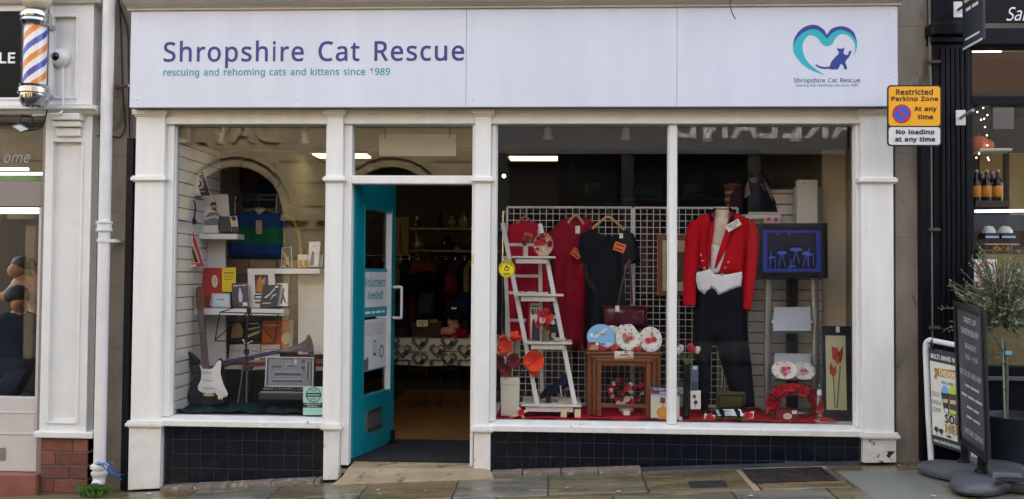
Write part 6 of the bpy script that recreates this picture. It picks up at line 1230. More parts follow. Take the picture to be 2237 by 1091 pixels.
# electric guitar leaning on the slatwall
YGt = .36; gt = thing('electric_guitar', 'black electric guitar with white pickguard leaning on the slatwall', 'guitar', P(430, 893, YGt)+Vector((0, 0, 0)))
LN = .03
def lp(pts, off=0): return [(P(*c4(x, y), YGt).x, P(*c4(x, y), YGt).z) for x, y in pts]
def leanz(mb, start=0):
    z0 = Z(*c4(270, 935), YGt)
    for i in range(start, len(mb.v)): v = mb.v[i]; v.y += (v.z-z0)*LN/.5
    return mb
bod = [(128, 600), (150, 606), (188, 640), (214, 688), (275, 702), (303, 690), (328, 646), (346, 655), (356, 700), (346, 760), (366, 822), (396, 878), (386, 908), (330, 932), (230, 938), (160, 920), (138, 882), (150, 830), (166, 780), (160, 725), (140, 672), (120, 632)]
b = MB(); b.prism(loop_pts(lp(bod), 4), YGt, YGt+.045); leanz(b); gb = obj(b, 'body', mat('black_lacquer', '#14151a', .12, var=.05, coat=.5), gt, bevel=.006)
pk_ = [(214, 682), (236, 702), (275, 708), (302, 698), (330, 655), (349, 668), (346, 740), (372, 818), (394, 862), (378, 884), (330, 872), (305, 852), (250, 858), (212, 842), (206, 815), (222, 780), (226, 730)]
b = MB(); b.prism(loop_pts(lp(pk_), 3), YGt-.003, YGt-.0005); leanz(b); obj(b, 'pickguard', C('#e2e0da', .3), gb)
for (x0, y0, x1, y1) in ((228, 718, 290, 732), (232, 768, 295, 780), (236, 815, 302, 828)):
    b = MB(); b.prism(lp([(x0, y1), (x1, y1+4), (x1, y0+4), (x0, y0)]), YGt-.010, YGt-.003); leanz(b); obj(b, 'pickup', C('#cfcdc6', .3), gb, bevel=.003)
for (x, y) in ((316, 828), (350, 843), (378, 866)):
    q = P(*c4(x, y), YGt); b = MB(); b.lathe([(.009, 0), (.009, .008), (.007, .01)], q+Vector((0, -.003, 0)), (0, -1, 0), 10); leanz(b); obj(b, 'knob', C('#e8e6e0', .3), gb)
b = MB(); b.prism(lp([(243, 878), (312, 880), (312, 852), (246, 850)]), YGt-.012, YGt-.003); leanz(b); obj(b, 'bridge', CHROME, gb, bevel=.003)
b = MB(); q = P(*c4(348, 890), YGt); b.lathe([(.02, 0), (.018, .005), (.008, .006)], q+Vector((0, -.001, 0)), (0, -1, .0), 14, sx=1.2); leanz(b); obj(b, 'jack_plate', CHROME, gb)
nk = [(232, 706), (272, 706), (226, 336), (192, 336)]
b = MB(); b.prism(lp(nk), YGt-.010, YGt+.012); leanz(b); nko = obj(b, 'neck', mat('rosewood', '#4a3226', .45, var=.2, vscale=20, stretch=(1, 1, .2)), gt, bevel=.003)
for k in range(17):
    t = 1-(1-.5**((k+1)/9))*1.35 if k < 16 else .03
    if t < 0.02: t = .02
    a0, a1 = [192+(232-192)*(1-t), 336+(706-336)*(1-t)], [226+(272-226)*(1-t), 336+(706-336)*(1-t)]
    b = MB(); b.tube([P(*c4(*a0), YGt-.011), P(*c4(*a1), YGt-.011)], .0012, 4); leanz(b); obj(b, 'fret', CHROME, nko)
hd_ = [(192, 340), (226, 340), (230, 290), (222, 215), (208, 190), (190, 192), (178, 215), (180, 300)]
b = MB(); b.prism(loop_pts(lp(hd_), 3), YGt-.006, YGt+.010); leanz(b); hs_ = obj(b, 'headstock', mat('maple_head', '#6b4a30', .4, var=.15), gt, bevel=.002)
for k in range(6):
    q = P(*c4(170, 205+k*19), YGt); b = MB(); b.ball(q, .008, n=8); b.tube([q, q+Vector((.02, 0, 0))], .003, 6); leanz(b); obj(b, 'tuner', CHROME, hs_)
b = MB()
for k in range(6):
    b.tube([P(*c4(250+k*10, 862), YGt-.013), P(*c4(236+k*6.5, 700), YGt-.014), P(*c4(197+k*5, 336), YGt-.013)], .0004, 3)
leanz(b); obj(b, 'strings', STEEL, gt, kind='stuff')
b = MB(); b.tube(smooth_pts([P(*c4(*q), YGt-.01) for q in [(130, 600), (160, 625), (200, 655), (215, 660), (190, 672), (160, 672)]], 4), .013, 6, flat=.3); leanz(b); obj(b, 'strap', fab('#101216'), gt)
# music stand
YM = .30; ms = thing('music_stand', 'black folding music stand in front of the long shelf', 'music stand', P(*c4(510, 918), YM))
L4 = lambda pts, Y=YM: [P(*c4(*q), Y) for q in pts]
b = MB()
for seg_ in ([(345, 352), (740, 362)], [(315, 530), (690, 546)], [(345, 352), (315, 530)], [(712, 362), (688, 546)], [(527, 345), (315, 525)], [(530, 352), (690, 540)], [(345, 352), (465, 315)]): b.tube(L4(seg_), .0045, 6)
obj(b, 'desk', BLACKM, ms)
b = MB(); b.tube(L4([(526, 340), (510, 560), (514, 700)]), .009, 8); b.tube(L4([(514, 690), (516, 905)]), .013, 8); b.lathe([(.012, -.02), (.02, -.02), (.02, .02), (.012, .02)], P(*c4(513, 600), YM), n=12); b.box(*(P(*c4(516, 352), YM)+Vector((0, -.012, -.012))), *(P(*c4(538, 338), YM)+Vector((0, .012, .012)))); obj(b, 'pole', BLACKM, ms)
for pts, Y2 in ([(490, 692), (458, 920)], .22), ([(516, 692), (512, 918)], .18), ([(542, 692), (546, 915)], .42):
    b = MB(); A, B = P(*c4(*pts[0]), YM), P(*c4(*pts[1]), Y2); b.tube([A, B], .008, 6, flat=.5); b.tube([A+(B-A)*.75, P(*c4(516, 800), YM)], .005, 6); obj(b, 'leg', BLACKM, ms)
b = MB(); slab(b, rectfr(*c4(485, 688), *c4(548, 708), YM-.02), .05); obj(b, 'hub', BLACKM, ms, bevel=.006)
b = MB(); b.tube(smooth_pts(L4([(490, 520), (500, 545), (520, 548), (550, 530)]), 4), .004, 6); obj(b, 'clip', WPLASTIC, ms)
# purple plastic trombone
YT = .55; PUR = mat('purple_plastic', '#321b5c', .22, var=.08, coat=.3)
tr = thing('trombone', 'purple plastic trombone lying across behind the music stand', 'trombone', P(*c4(640, 680), YT))
A, B = P(*c4(560, 632), YT-.06), P(*c4(912, 560), YT-.06); ax = (B-A).normalized(); Ln = (B-A).length
b = MB(); b.lathe([(.011, 0), (.013, Ln*.3), (.017, Ln*.55), (.024, Ln*.72), (.032, Ln*.82), (.044, Ln*.90), (.062, Ln*.96), (.088, Ln), (.084, Ln*1.002), (.058, Ln*.962), (.02, Ln*.86)], A, ax, 28); obj(b, 'bell', PUR, tr)
b = MB(); b.tube(L4([(350, 668), (690, 600)], YT), .011, 10); b.tube(L4([(352, 690), (560, 642)], YT+.0), .010, 10); obj(b, 'slide', PUR, tr)
b = MB(); b.tube(smooth_pts(L4([(360, 662), (345, 668), (342, 682), (352, 692)], YT), 5), .011, 10); obj(b, 'slide_bow', PUR, tr)
b = MB(); b.tube(L4([(520, 605), (512, 668)], YT-.01), .007, 8); b.tube(L4([(648, 600), (655, 622)], YT-.02), .007, 8); b.tube(L4([(872, 562), (872, 610)], YT-.02), .006, 8); obj(b, 'brace', mat('pale_brace', '#9a8ab8', .4), tr)
# clarinet case
YC = .30; cc = thing('clarinet_case', 'open grey lined clarinet case with black clarinet parts', 'case', P(*c4(740, 900), YC))
GREYF = mat('grey_plush', '#8e8f92', .9, var=.12, vscale=30, bump=.2, bscale=200); CB = C('#24262b', .5)
fr = pxfr(c4(642, 636), c4(940, 636), c4(937, 828), c4(630, 822), YC+.12, YC+.19)
b = MB(); slab(b, fr, .05); lid = obj(b, 'lid', CB, cc, bevel=.01)
def frame_ring(fr, u0, v0, u1, v1, w, h, name, m, par, d=0):
    b = MB(); W_ = w/fr.U.length; H_ = w/fr.V.length
    for (a, c, e, g) in ((u0, v0, u0+W_, v1), (u1-W_, v0, u1, v1), (u0+W_, v0, u1-W_, v0+H_), (u0+W_, v1-H_, u1-W_, v1)):
        b.hexa([fr(a, c, d), fr(a, c, d+h), fr(e, c, d+h), fr(e, c, d)], [fr(a, g, d), fr(a, g, d+h), fr(e, g, d+h), fr(e, g, d)])
    return obj(b, name, m, par, bevel=.003)
frame_ring(fr, .0, .0, 1, 1, .012, .022, 'lid_rim', C('#b5b6b8', .4), cc)
b = MB(); slab(b, Fr(fr(.05, .06, .012), fr.U*.90, fr.V*.88), .011); obj(b, 'plush', GREYF, lid, bevel=.003)
DKG = mat('grey_recess', '#5d5f63', .9)
for (u0, v0, u1, v1) in ((.10, .60, .36, .74), (.42, .64, .62, .76), (.16, .34, .76, .50), (.12, .12, .80, .26), (.84, .2, .92, .9)):
    frame_ring(fr, u0, v0, u1, v1, .008, .006, 'recess_edge', C('#a6a7aa', .8), lid, .012); b = MB(); slab(b, Fr(fr(u0+.015, v0+.02, .0134), fr.U*(u1-u0-.03), fr.V*(v1-v0-.04)), .001); obj(b, 'recess', DKG, lid)
for (u, v) in ((.78, .86), (.78, .64)): b = MB(); b.lathe([(.014, 0), (.014, .003), (.010, .003), (.010, -.002)], fr(u, v, .013), fr.N, 14); obj(b, 'hole_rim', DKG, lid)
a0, a1 = P(*c4(590, 900), YC), P(*c4(960, 905), YC); b = MB(); b.box(a0.x, YC-.02, a0.z, a1.x, YC+.16, Z(*c4(600, 856), YC)); obj(b, 'base', CB, cc, bevel=.008)
zt_ = Z(*c4(600, 854), YC); b = MB(); b.box(a0.x+.012, YC-.008, zt_-.001, a1.x-.012, YC+.15, zt_+.008); obj(b, 'base_plush', GREYF, cc)
for (x0, x1, yy) in ((612, 690, 838), (700, 815, 836), (822, 930, 840)):
    A, B = P(*c4(x0, yy), YC+.01), P(*c4(x1, yy), YC+.01); b = MB(); b.tube([A, A+(B-A)*.06, A+(B-A)*.08, A+(B-A)*.9, A+(B-A)*.92, B], [.013, .013, .010, .010, .013, .013], 12); jt = obj(b, 'clarinet_joint', C('#111214', .25), cc)
    for k in range(5): b = MB(); b.ball(A+(B-A)*(.18+.16*k)+Vector((0, -.008, .008)), .006, n=8); obj(b, 'key', CHROME, jt)
b = MB(); b.tube(smooth_pts([fr(.35, 1.0, -.02), fr(.36, 1.07, -.02), fr(.62, 1.07, -.02), fr(.63, 1.0, -.02)], 4), .006, 8); obj(b, 'handle', BLACKM, lid)
q = fr(.62, .92, .02); b = MB(); b.box(q.x-.008, q.y-.004, q.z-.035, q.x+.008, q.y-.002, q.z+.002); obj(b, 'price_tag', C('#e6e4de'), lid)
# hanging shirts and rail behind
def garment(name, label, cat, outl, Y, m, tf=.05, tb=.04, folds=.012, fk=38, step=.028, group=None, px=True):
    r = thing(name, label, cat, P(sum(p[0] for p in outl)/len(outl), max(p[1] for p in outl), Y), group)
    b = MB(); b.puff(pxo(outl, Y), Y, tf, tb, step, .07, folds, fk); o = obj(b, 'cloth', m if isinstance(m, list) else [m], r); return r, o
def hanger(par, pts, Y, m, hook):
    b = MB(); b.tube(smooth_pts([P(a, c, Y) for a, c in pts], 4), .010, 8, flat=.6); h_ = obj(b, 'hanger', m, par)
    b = MB(); b.tube(smooth_pts([P(a, c, Y) for a, c in hook], 4), .003, 6); obj(b, 'hook', CHROME, h_)
HW = mat('beech_hanger', '#b58a55', .4, var=.15, vscale=15)
def tag(par, px0, py0, px1, py1, Y, col='#e0dcd0', t='', tc='#5a1f10', rot=0):
    f = rectfr(px0, py0, px1, py1, Y); c_ = f(.5, .5); M = Matrix.Translation(c_) @ Matrix.Rotation(math.radians(rot), 4, 'Y') @ Matrix.Translation(-c_)
    f = Fr(M @ f.O, M.to_3x3() @ f.U, M.to_3x3() @ f.V); b = MB(); slab(b, f, .001); o = obj(b, 'price_tag', C(col), par)
    if t:
        ls = t.split('/'); n_ = len(ls)
        prints(o, f, [('t', tc, s_, .12, 1-(k+.85)/n_*.95, .88, 1-(k+.25)/n_*.95) for k, s_ in enumerate(ls)], 'tag_print')
rs = [(500, 470), (540, 462), (556, 458), (580, 458), (598, 464), (618, 470), (622, 500), (622, 566), (500, 566), (498, 500)]
r, o = garment('rugby_shirt', 'blue rugby shirt with wide green band hanging on the rail', 'shirt', rs, 1.35, [fab('#17468c'), fab('#11704a')], .06, .05, .010, 30)
z_a, z_b = Z(560, 497, 1.35), Z(560, 532, 1.35)
paint_by(o, lambda c: 1 if z_b < c.z < z_a else 0)
hanger(r, [(510, 476), (540, 462), (566, 455), (592, 462), (614, 476)], 1.35, HW, [(566, 455), (566, 442), (570, 436), (566, 431), (561, 434)])
tag(r, 559, 482, 572, 512, 1.27, '#cbb98e')
b = MB(); b.puff(pxo([(556, 459), (566, 470), (580, 459), (576, 456), (560, 456)], 1.28), 1.28, .01, .01, .015, .015); obj(b, 'collar', fab('#d8d8d4'), r)
r, o = garment('shirt', 'maroon and navy football shirt hanging high behind the rail', 'shirt', [(524, 350), (545, 338), (575, 338), (602, 352), (612, 400), (600, 455), (530, 455), (522, 400)], 1.9, [fab('#5e1424'), fab('#141a34')], .05, .05, .01, 30)
zq = Z(560, 395, 1.9); paint_by(o, lambda c: 1 if c.z < zq+.06*math.sin(c.x*9) else 0)
r, o = garment('jacket', 'grey jacket with yellow edging hanging at the rail end', 'jacket', [(612, 464), (632, 472), (650, 480), (662, 540), (664, 566), (622, 566), (620, 500)], 1.45, [fab('#4a5258'), fab('#c2a233')], .04, .04, .01)
b = MB(); b.tube(smooth_pts([P(a, c, 1.40) for a, c in ((622, 470), (640, 482), (650, 505), (655, 535), (658, 566))], 4), .017, 8, flat=.4); obj(b, 'trim', fab('#b89a30'), r)
b = MB()
for py in (428, 438): b.tube([P(512, py, 1.5), P(606, py-2, 1.5)], .010, 10)
rl = thing('clothes_rail', 'twin chrome clothes rail behind the guitar window', 'rail', P(560, 560, 1.5)); obj(b, 'bar', CHROME, rl)
b = MB(); b.tube([P(514, 428, 1.5), Vector((P(514, 428, 1.5).x, 1.5, 0))], .010, 8); b.tube([P(604, 428, 1.5), Vector((P(604, 428, 1.5).x, 1.5, 0))], .010, 8); obj(b, 'post', CHROME, rl)
# community badge sticker on the glass
fr = rectfr(662, 845, 706, 907, .0985); r = thing('window_sticker', 'mint square sticker with round dark badge on the guitar window', 'sticker', fr(.5, 0))
b = MB(); slab(b, fr, .0008); obj(b, 'sheet', C('#9fc9bd', .35), r)
prints(r, fr, [('c', '#14201f', .52, .71, .37, .265), ('c', '#9fc9bd', .52, .71, .33, .235), ('r', '#14201f', .14, .64, .90, .78), ('t', '#9fc9bd', '~10', .2, .68, .84, .74), ('t', '#14201f', 'PUB', .36, .82, .66, .90), ('t', '#14201f', 'SHOP', .36, .52, .66, .60), ('r', '#14201f', 0, .26, 1, .43), ('t', '#dfece8', 'Looking out for', .1, .35, .9, .41), ('t', '#dfece8', 'Shrewsbury', .22, .28, .78, .34)], h0=.0004, dh=.0002)
# spotlights on the window heads
def spot(px, py, Y, label, lit=False):
    c = P(px, py, Y); r = thing('spotlight', label, 'spotlight', c, 'display spotlights')
    b = MB(); b.tube([(c.x, Y, 2.62), (c.x, Y, c.z+.03)], .012, 8); b.box(c.x-.025, Y-.02, 2.605, c.x+.025, Y+.02, 2.62); obj(b, 'stem', WPLASTIC, r)
    b = MB(); b.lathe([(.014, .05), (.028, .04), (.03, 0), (.042, -.045), (.036, -.046), (.02, -.01)], c, (.0, -.25, 1), 16); obj(b, 'head', WPLASTIC, r)
    b = MB(); b.lathe([(.03, -.036), (.02, -.044), (.005, -.046)], c, (.0, -.25, 1), 12); obj(b, 'bulb', mat('spot_bulb', '#ffffff', .3, emit='#fff3dc', estr=3) if lit else C('#c9c9c4', .2), r)
spot(487, 302, .5, 'white spotlight above the portrait book', True); spot(667, 300, .5, 'white spotlight above the doorway end of the guitar window')
# ================================================================== DOORWAY AND INTERIOR
def c6(x, y): return (690+x/2.5975, 640+y/2.5975)
def c5(x, y): return (690+x/2.7275, 250+y/2.7275)
# posters behind the door glass
POH = -.021
fr = DFR(.185, .635, 1.04, 1.42, POH); r = thing('poster', 'volunteers needed poster inside the teal door glass', 'poster', fr(.5, 0))
b = MB(); slab(b, fr, .0006); obj(b, 'sheet', C('#d9dedd'), r)
prints(r, fr, [('r', '#2f8fa3', 0, .93, 1, 1), ('t', '#2f8a98', 'Volunteers', .08, .62, .92, .82, .014), ('t', '#2f8a98', 'Needed!', .20, .36, .82, .55, .014), ('r', '#2f8fa3', 0, 0, 1, .20), ('t', '#dfeef0', '~5 3 4 3', .1, .05, .9, .14)], h0=.0003, dh=.0002)
fr = DFR(.185, .635, .62, 1.02, POH); r = thing('poster', 'white cat charity notice with small print inside the teal door', 'poster', fr(.5, 0))
b = MB(); slab(b, fr, .0006); obj(b, 'sheet', C('#d6d8d8'), r)
prints(r, fr, [('r', '#9aa0a4', .1, .90-.05*k, .9, .912-.05*k) for k in range(5)]+[('r', '#4a4e54', .44, .28, .56, .58), ('r', '#c9cdd0', .455, .33, .545, .55), ('o', '#5a6a7a', .78, .34, .10, .13, .7), ('p', '#6a6258', [(.02, .02), (.24, .02), (.26, .22), (.2, .30), (.17, .24), (.08, .24), (.04, .30)]), ('r', '#2f8fa3', 0, 0, 1, .025)], h0=.0003, dh=.0002)
# ceiling lights
LAMP = mat('lit_diffuser', '#fff8dc', .5, emit='#fff0b4', estr=.55)
for k, (pts, lb) in enumerate((((1116, 351, 1222, 343), 'lit rectangular ceiling light seen through the wide window'), ((703, 347, 798, 337), 'lit rectangular ceiling light seen behind the doorway fanlight'))):
    zc_ = INZ-.03; cs = []
    for px, py in ((pts[0], pts[1]), (pts[2]-12, pts[1]), (pts[2], pts[3]), (pts[0]+12, pts[3])):
        rr_ = ray(px, py); t = (zc_-CAM.z)/rr_.z; cs.append(CAM+rr_*t)
    x0 = min(c.x for c in cs); x1 = max(c.x for c in cs); y0 = min(c.y for c in cs); y1 = min(5.2, max(c.y for c in cs)); y0 = min(y0, 4.4); y1 = y0+.32
    r = thing('ceiling_light', lb, 'ceiling light', ((x0+x1)/2, (y0+y1)/2, INZ), 'shop ceiling lights')
    b = MB(); b.box(x0-.03, y0-.03, zc_+.005, x1+.03, y1+.03, INZ); obj(b, 'frame', WPLASTIC, r); b = MB(); b.box(x0, y0, zc_-.01, x1, y1, zc_+.005); obj(b, 'diffuser', LAMP, r)
q = P(1101, 385, 4.0); r = thing('pendant_lamp', 'small bright bulb hanging at the back of the shop', 'lamp', q); b = MB(); b.ball(q, .022, n=10); obj(b, 'bulb', mat('bulb_glow', '#fff4d0', .4, emit='#ffefc0', estr=2), r); b = MB(); b.tube([q, (q.x, q.y, INZ)], .004, 6); obj(b, 'cord', BLACKM, r)
# sign board hung behind the fanlight
fr = rectfr(828, 293, 996, 341, .55); r = thing('hanging_board', 'blank white board hanging behind the fanlight', 'board', fr(.5, 0)); b = MB(); slab(b, fr, .012); obj(b, 'board', WBOARD, r, bevel=.002)
for u in (.08, .92): b = MB(); b.tube([fr(u, .8, .004), fr(u, 1.35, .004)], .004, 6); obj(b, 'hanger', BLACKM, r)
# table with printed cloth
YT_ = 2.45; zt_ = Z(940, 740, YT_); tx0, tx1 = X(842, 760, YT_)-.35, X(1028, 760, YT_)+.5
r = thing('trestle_table', 'folding table inside the doorway under a printed cloth', 'table', ((tx0+tx1)/2, YT_+.35, 0))
b = MB(); b.box(tx0+.02, YT_+.02, zt_-.03, tx1-.02, YT_+.7, zt_-.004); obj(b, 'top', C('#8d8a84'), r)
for px in (896, 931, 962, 1000):
    b = MB(); xx = X(px, 850, YT_+.3); b.tube([(xx, YT_+.3, 0), (xx, YT_+.3, zt_-.03)], .012, 8); obj(b, 'leg', mat('grey_tube', '#3f3f3f', .5, metal=.3), r)
zl = Z(940, 799, YT_); b = MB(); N_ = 60
for i in range(N_+1):
    x = tx0+(tx1-tx0)*i/N_
    for y, z in ((YT_+.72, zt_), (YT_+.01, zt_), (YT_, zt_-.012), (YT_-.006+.006*math.sin(x*30), (zt_+zl)/2), (YT_-.008+.012*math.sin(x*30), zl+.006*math.sin(x*11))): b.v.append(Vector((x, y, z)))
for i in range(N_):
    for j in range(4): b.f.append((i*5+j, i*5+j+1, i*5+j+6, i*5+j+5)); b.m.append(0); b.sm.append(True)
tc_ = thing('tablecloth', 'cream tablecloth printed with cat and heart emblems', 'tablecloth', ((tx0+tx1)/2, YT_, zl)); obj(b, 'cloth', fab('#ddd0b2'), tc_)
def heart(cx, cz, s, t=1.0): 
    return [(cx+s*.062*16*math.sin(a)**3/1.0*t, cz+s*.062*(13*math.cos(a)-5*math.cos(2*a)-2*math.cos(3*a)-math.cos(4*a))*t) for a in [2*math.pi*k/24 for k in range(24)]]
b = MB(); bc = MB()
for (x, y) in ((495, 330), (590, 282), (690, 328), (755, 280), (848, 330), (590, 380), (755, 378), (490, 412), (690, 412), (848, 412), (430, 285), (425, 378)):
    q = P(*c6(x, y), YT_-.03); h1, h0 = heart(q.x, q.z, .085), heart(q.x+.006, q.z+.006, .085, .66); vs = []
    for a_, c_ in zip(h1, h0): vs += [(a_[0], YT_-.03, max(zl+.004, a_[1])), (c_[0], YT_-.03, max(zl+.004, c_[1]))]
    b.add(vs, [(2*k, 2*((k+1) % 24), 2*((k+1) % 24)+1, 2*k+1)[::-1] for k in range(24)])
    if q.z > zl+.05:
        bc.add([(q.x+u*.01, YT_-.031, q.z+v*.01) for u, v in ((-1, -4), (4, -4), (4.5, -1), (6, 1), (5, 1.5), (3.5, 0), (3.5, 2), (1.8, 2), (1.6, 0), (0, -1.5))], [tuple(range(10))])
        bc.add([(q.x+u, YT_-.031, q.z+v) for u, v in ((-.085, -.10), (.085, -.10), (.085, -.092), (-.085, -.092))], [(0, 1, 2, 3)])
obj(b, 'heart_print', C('#5d6468', .8), tc_, kind='stuff'); obj(bc, 'cat_print', C('#2c3038', .8), tc_, kind='stuff')
# wicker baskets
WK = mat('brown_wicker', '#4a3524', .7, var=.4, vscale=40, bump=.8, bscale=90, stretch=(1, 1, 3))
def basket(label, px0, px1, py0, py1, Y, d=.3, col=WK):
    A, B = P(px0, py1, Y), P(px1, py0, Y); r = thing('wicker_basket', label, 'basket', ((A.x+B.x)/2, Y+d/2, A.z), 'table baskets'); n = 7
    for k in range(n):
        z0 = A.z+(B.z-A.z)*k/n; z1 = A.z+(B.z-A.z)*(k+.9)/n; g = .012*(1-k/n); b = MB(); x0, x1, y0, y1 = A.x+g, B.x-g, Y+g, Y+d-g; t = .012
        b.box(x0, y0, z0, x1, y0+t, z1); b.box(x0, y1-t, z0, x1, y1, z1); b.box(x0, y0+t, z0, x0+t, y1-t, z1); b.box(x1-t, y0+t, z0, x1, y1-t, z1); obj(b, 'weave_band', col, r, bevel=.005, seg=1)
    b = MB(); b.box(A.x+.02, Y+.02, A.z, B.x-.02, Y+d-.02, A.z+.01); obj(b, 'bottom', col, r); return r
r = basket('brown wicker basket with cream label on the printed cloth', *c6(535, 0)[:1], *c6(712, 0)[:1], c6(0, 168)[1], c6(0, 255)[1], YT_+.05)
fr = rectfr(*c6(572, 155), *c6(635, 192), YT_+.035); b = MB(); slab(b, fr, .001); q = obj(b, 'label_card', C('#d9cf9a'), r); prints(q, fr, [('t', '#5a4a2a', '~6', .2, .55, .8, .8), ('t', '#5a4a2a', '~4', .35, .2, .65, .42)])
basket('dark wicker basket nearest the teal door', *c6(420, 0)[:1], *c6(530, 0)[:1], c6(0, 195)[1], c6(0, 256)[1], YT_+.08, .3, mat('dark_wicker', '#2c211a', .7, var=.4, vscale=40, bump=.8, bscale=90))
cols = ['#20222a', '#3a2f2a', '#2a2f3a', '#5a4a3a', '#26303a', '#433', '#6b5a3a']
for k, (x0, y0, x1, y1, c, lb) in enumerate(((545, 145, 640, 175, '#1f2228', 'dark knitted scarf heaped in the labelled basket'), (630, 150, 705, 178, '#a5924a', 'mustard knitted hat in the labelled basket'), (425, 130, 530, 200, '#22232a', 'dark woollen gloves heaped in the dark basket'))):
    b = MB(); A, B = P(*c6(x0, y1), YT_+.15), P(*c6(x1, y0), YT_+.15)
    b.puff([(A.x, A.z), (B.x, A.z), (B.x-.02, (A.z+B.z)/2), ((A.x+B.x)/2+.03, B.z), ((A.x+B.x)/2-.04, B.z-.01), (A.x+.02, (A.z+B.z)/2)], YT_+.18, .09, .09, .02, .05, .02, 60); obj(b, 'woollens', fab(c), label=lb, cat='knitwear')
# mannequin head with cap and scarf
q = P(*c6(783, 165), YT_+.12); hz = Z(*c6(783, 255), YT_+.12); r = thing('hat_mannequin', 'pale mannequin head in a black cap with red scarf', 'mannequin', (q.x, YT_+.15, hz))
nodes = [((q.x-.01, YT_+.17, hz), .075), ((q.x-.005, YT_+.16, hz+.09), .05), ((q.x, YT_+.14, q.z-.05), .068), ((q.x, YT_+.13, q.z+.02), (.082, .095)), ((q.x, YT_+.14, q.z+.08), .07), ((q.x+.02, YT_+.055, q.z-.01), .022), ((q.x+.015, YT_+.06, q.z-.05), .03)]
o = skin('head', nodes, [(0, 1), (1, 2), (2, 3), (3, 4), (3, 5), (2, 6)], [mat('mannequin_skin', '#c9a183', .45, var=.05)], r)
for sx in (-.028, .055): b = MB(); b.ball((q.x+sx, YT_+.048, q.z+.022), .011, n=8, sz=.6); obj(b, 'eye', C('#3a2c26', .3), r)
b = MB(); b.ball((q.x+.02, YT_+.045, q.z-.058), .018, n=8, sz=.35); obj(b, 'mouth', C('#a55a50', .4), r)
b = MB(); b.lathe([(.1, .0), (.108, .02), (.1, .06), (.07, .095), (.01, .11)], (q.x, YT_+.14, q.z+.045), n=20); b.lathe([(.06, 0), (.085, .006), (.06, .012)], (q.x+.02, YT_+.05, q.z+.045), (0, -.25, 1), 16); obj(b, 'cap', fab('#14151a'), r)
fr = rectfr(*c6(768, 84), *c6(798, 93), YT_+.03); b = MB(); slab(b, fr, .002); obj(b, 'cap_badge', C('#d8d8d8'), r)
b = MB(); b.puff(pxo([c6(*p) for p in [(710, 255), (708, 215), (735, 195), (775, 205), (820, 192), (858, 215), (862, 250), (800, 262)]], YT_+.1), YT_+.1, .05, .04, .02, .04, .015, 40); obj(b, 'scarf', [fab('#8a1424')], r)
b = MB(); b.puff(pxo([c6(*p) for p in [(706, 236), (710, 200), (730, 195), (762, 190), (795, 205), (798, 225), (770, 240)]], YT_+.04), YT_+.04, .03, .03, .02, .03, .008, 40); obj(b, 'hand_scarf', [fab('#c98a6a')], r)
# clothes rail with closely hung garments behind the table
rl = thing('clothes_rail', 'chrome rail of closely hung clothes inside the doorway', 'rail', (X(940, 600, 3.4), 3.4, 0))
b = MB(); zr = Z(940, 562, 3.4); rx0, rx1 = X(850, 562, 3.4)-.3, X(1040, 562, 3.4)+.4; b.tube([(rx0, 3.4, zr), (rx1, 3.4, zr)], .013, 8); b.tube([(rx0, 3.4, 0), (rx0, 3.4, zr)], .013, 8); b.tube([(rx1, 3.4, 0), (rx1, 3.4, zr)], .013, 8); obj(b, 'bar', CHROME, rl)
gcols = [('#2a2d38', 'navy'), ('#6b3b3a', 'rust'), ('#15161c', 'black'), ('#8a7a52', 'sand'), ('#3a2a3f', 'plum'), ('#7f3f35', 'brick red'), ('#2b3a4a', 'slate'), ('#4a463e', 'olive'), ('#1a1b22', 'charcoal'), ('#5a2530', 'wine'), ('#343a48', 'blue grey'), ('#8f8468', 'beige'), ('#20242e', 'ink'), ('#6f1f2a', 'crimson'), ('#2e2b2b', 'brown black')]
for k, (c, nm) in enumerate(gcols):
    x = rx0+.12+(rx1-rx0-.24)*k/(len(gcols)-1); L_ = random.uniform(.65, .95); wd = random.uniform(.07, .10)
    r = thing('garment', nm+' garment on the rail inside the doorway', 'clothing', (x, 3.4, zr-L_), 'garments on the doorway rail'); b = MB(); st = len(b.v)
    b.puff([(-.24, -L_), (.24, -L_), (.24, -.12), (.10, -.03), (-.10, -.03), (-.24, -.12)], 0, wd/2, wd/2, .05, .1, .012, 30)
    M = Matrix.Translation((x, 3.4, zr)) @ Matrix.Rotation(math.radians(68+random.uniform(-14, 14)), 4, 'Z'); b.xform(M); obj(b, 'cloth', [fab(c)], r)
    b = MB(); b.tube([(x, 3.4, zr-.03), (x, 3.4, zr+.02)], .004, 6); obj(b, 'hook', CHROME, r)
# back-wall shelving with ornaments
sh_ = thing('wall_shelving', 'two narrow wooden wall shelves with ornaments behind the doorway', 'shelving', (X(960, 520, 4.9), 4.95, 1.2))
sx0, sx1 = X(900, 500, 4.9), X(1035, 500, 4.9)+.8
for py in (499, 547): z_ = Z(960, py, 4.9); b = MB(); b.box(sx0, 4.75, z_-.03, sx1, 5.2, z_); obj(b, 'shelf', C('#a08c66'), sh_, bevel=.003)
for xx in (sx0, sx1-.03): b = MB(); b.box(xx, 5.18, .9, xx+.03, 5.21, Z(960, 470, 4.9)); obj(b, 'upright', STEEL, sh_)
z1_, z2_ = Z(960, 499, 4.9), Z(960, 547, 4.9)
b = MB(); b.puff(pxo([(954, 499), (955, 484), (959, 474), (958, 465), (960, 461), (962, 465), (966, 463), (967, 468), (964, 474), (967, 488), (967, 499)], 4.85), 4.85, .03, .03, .02, .03); obj(b, 'cat_figurine', C('#101014', .2), label='slim black cat figurine on the upper wall shelf', cat='ornament')
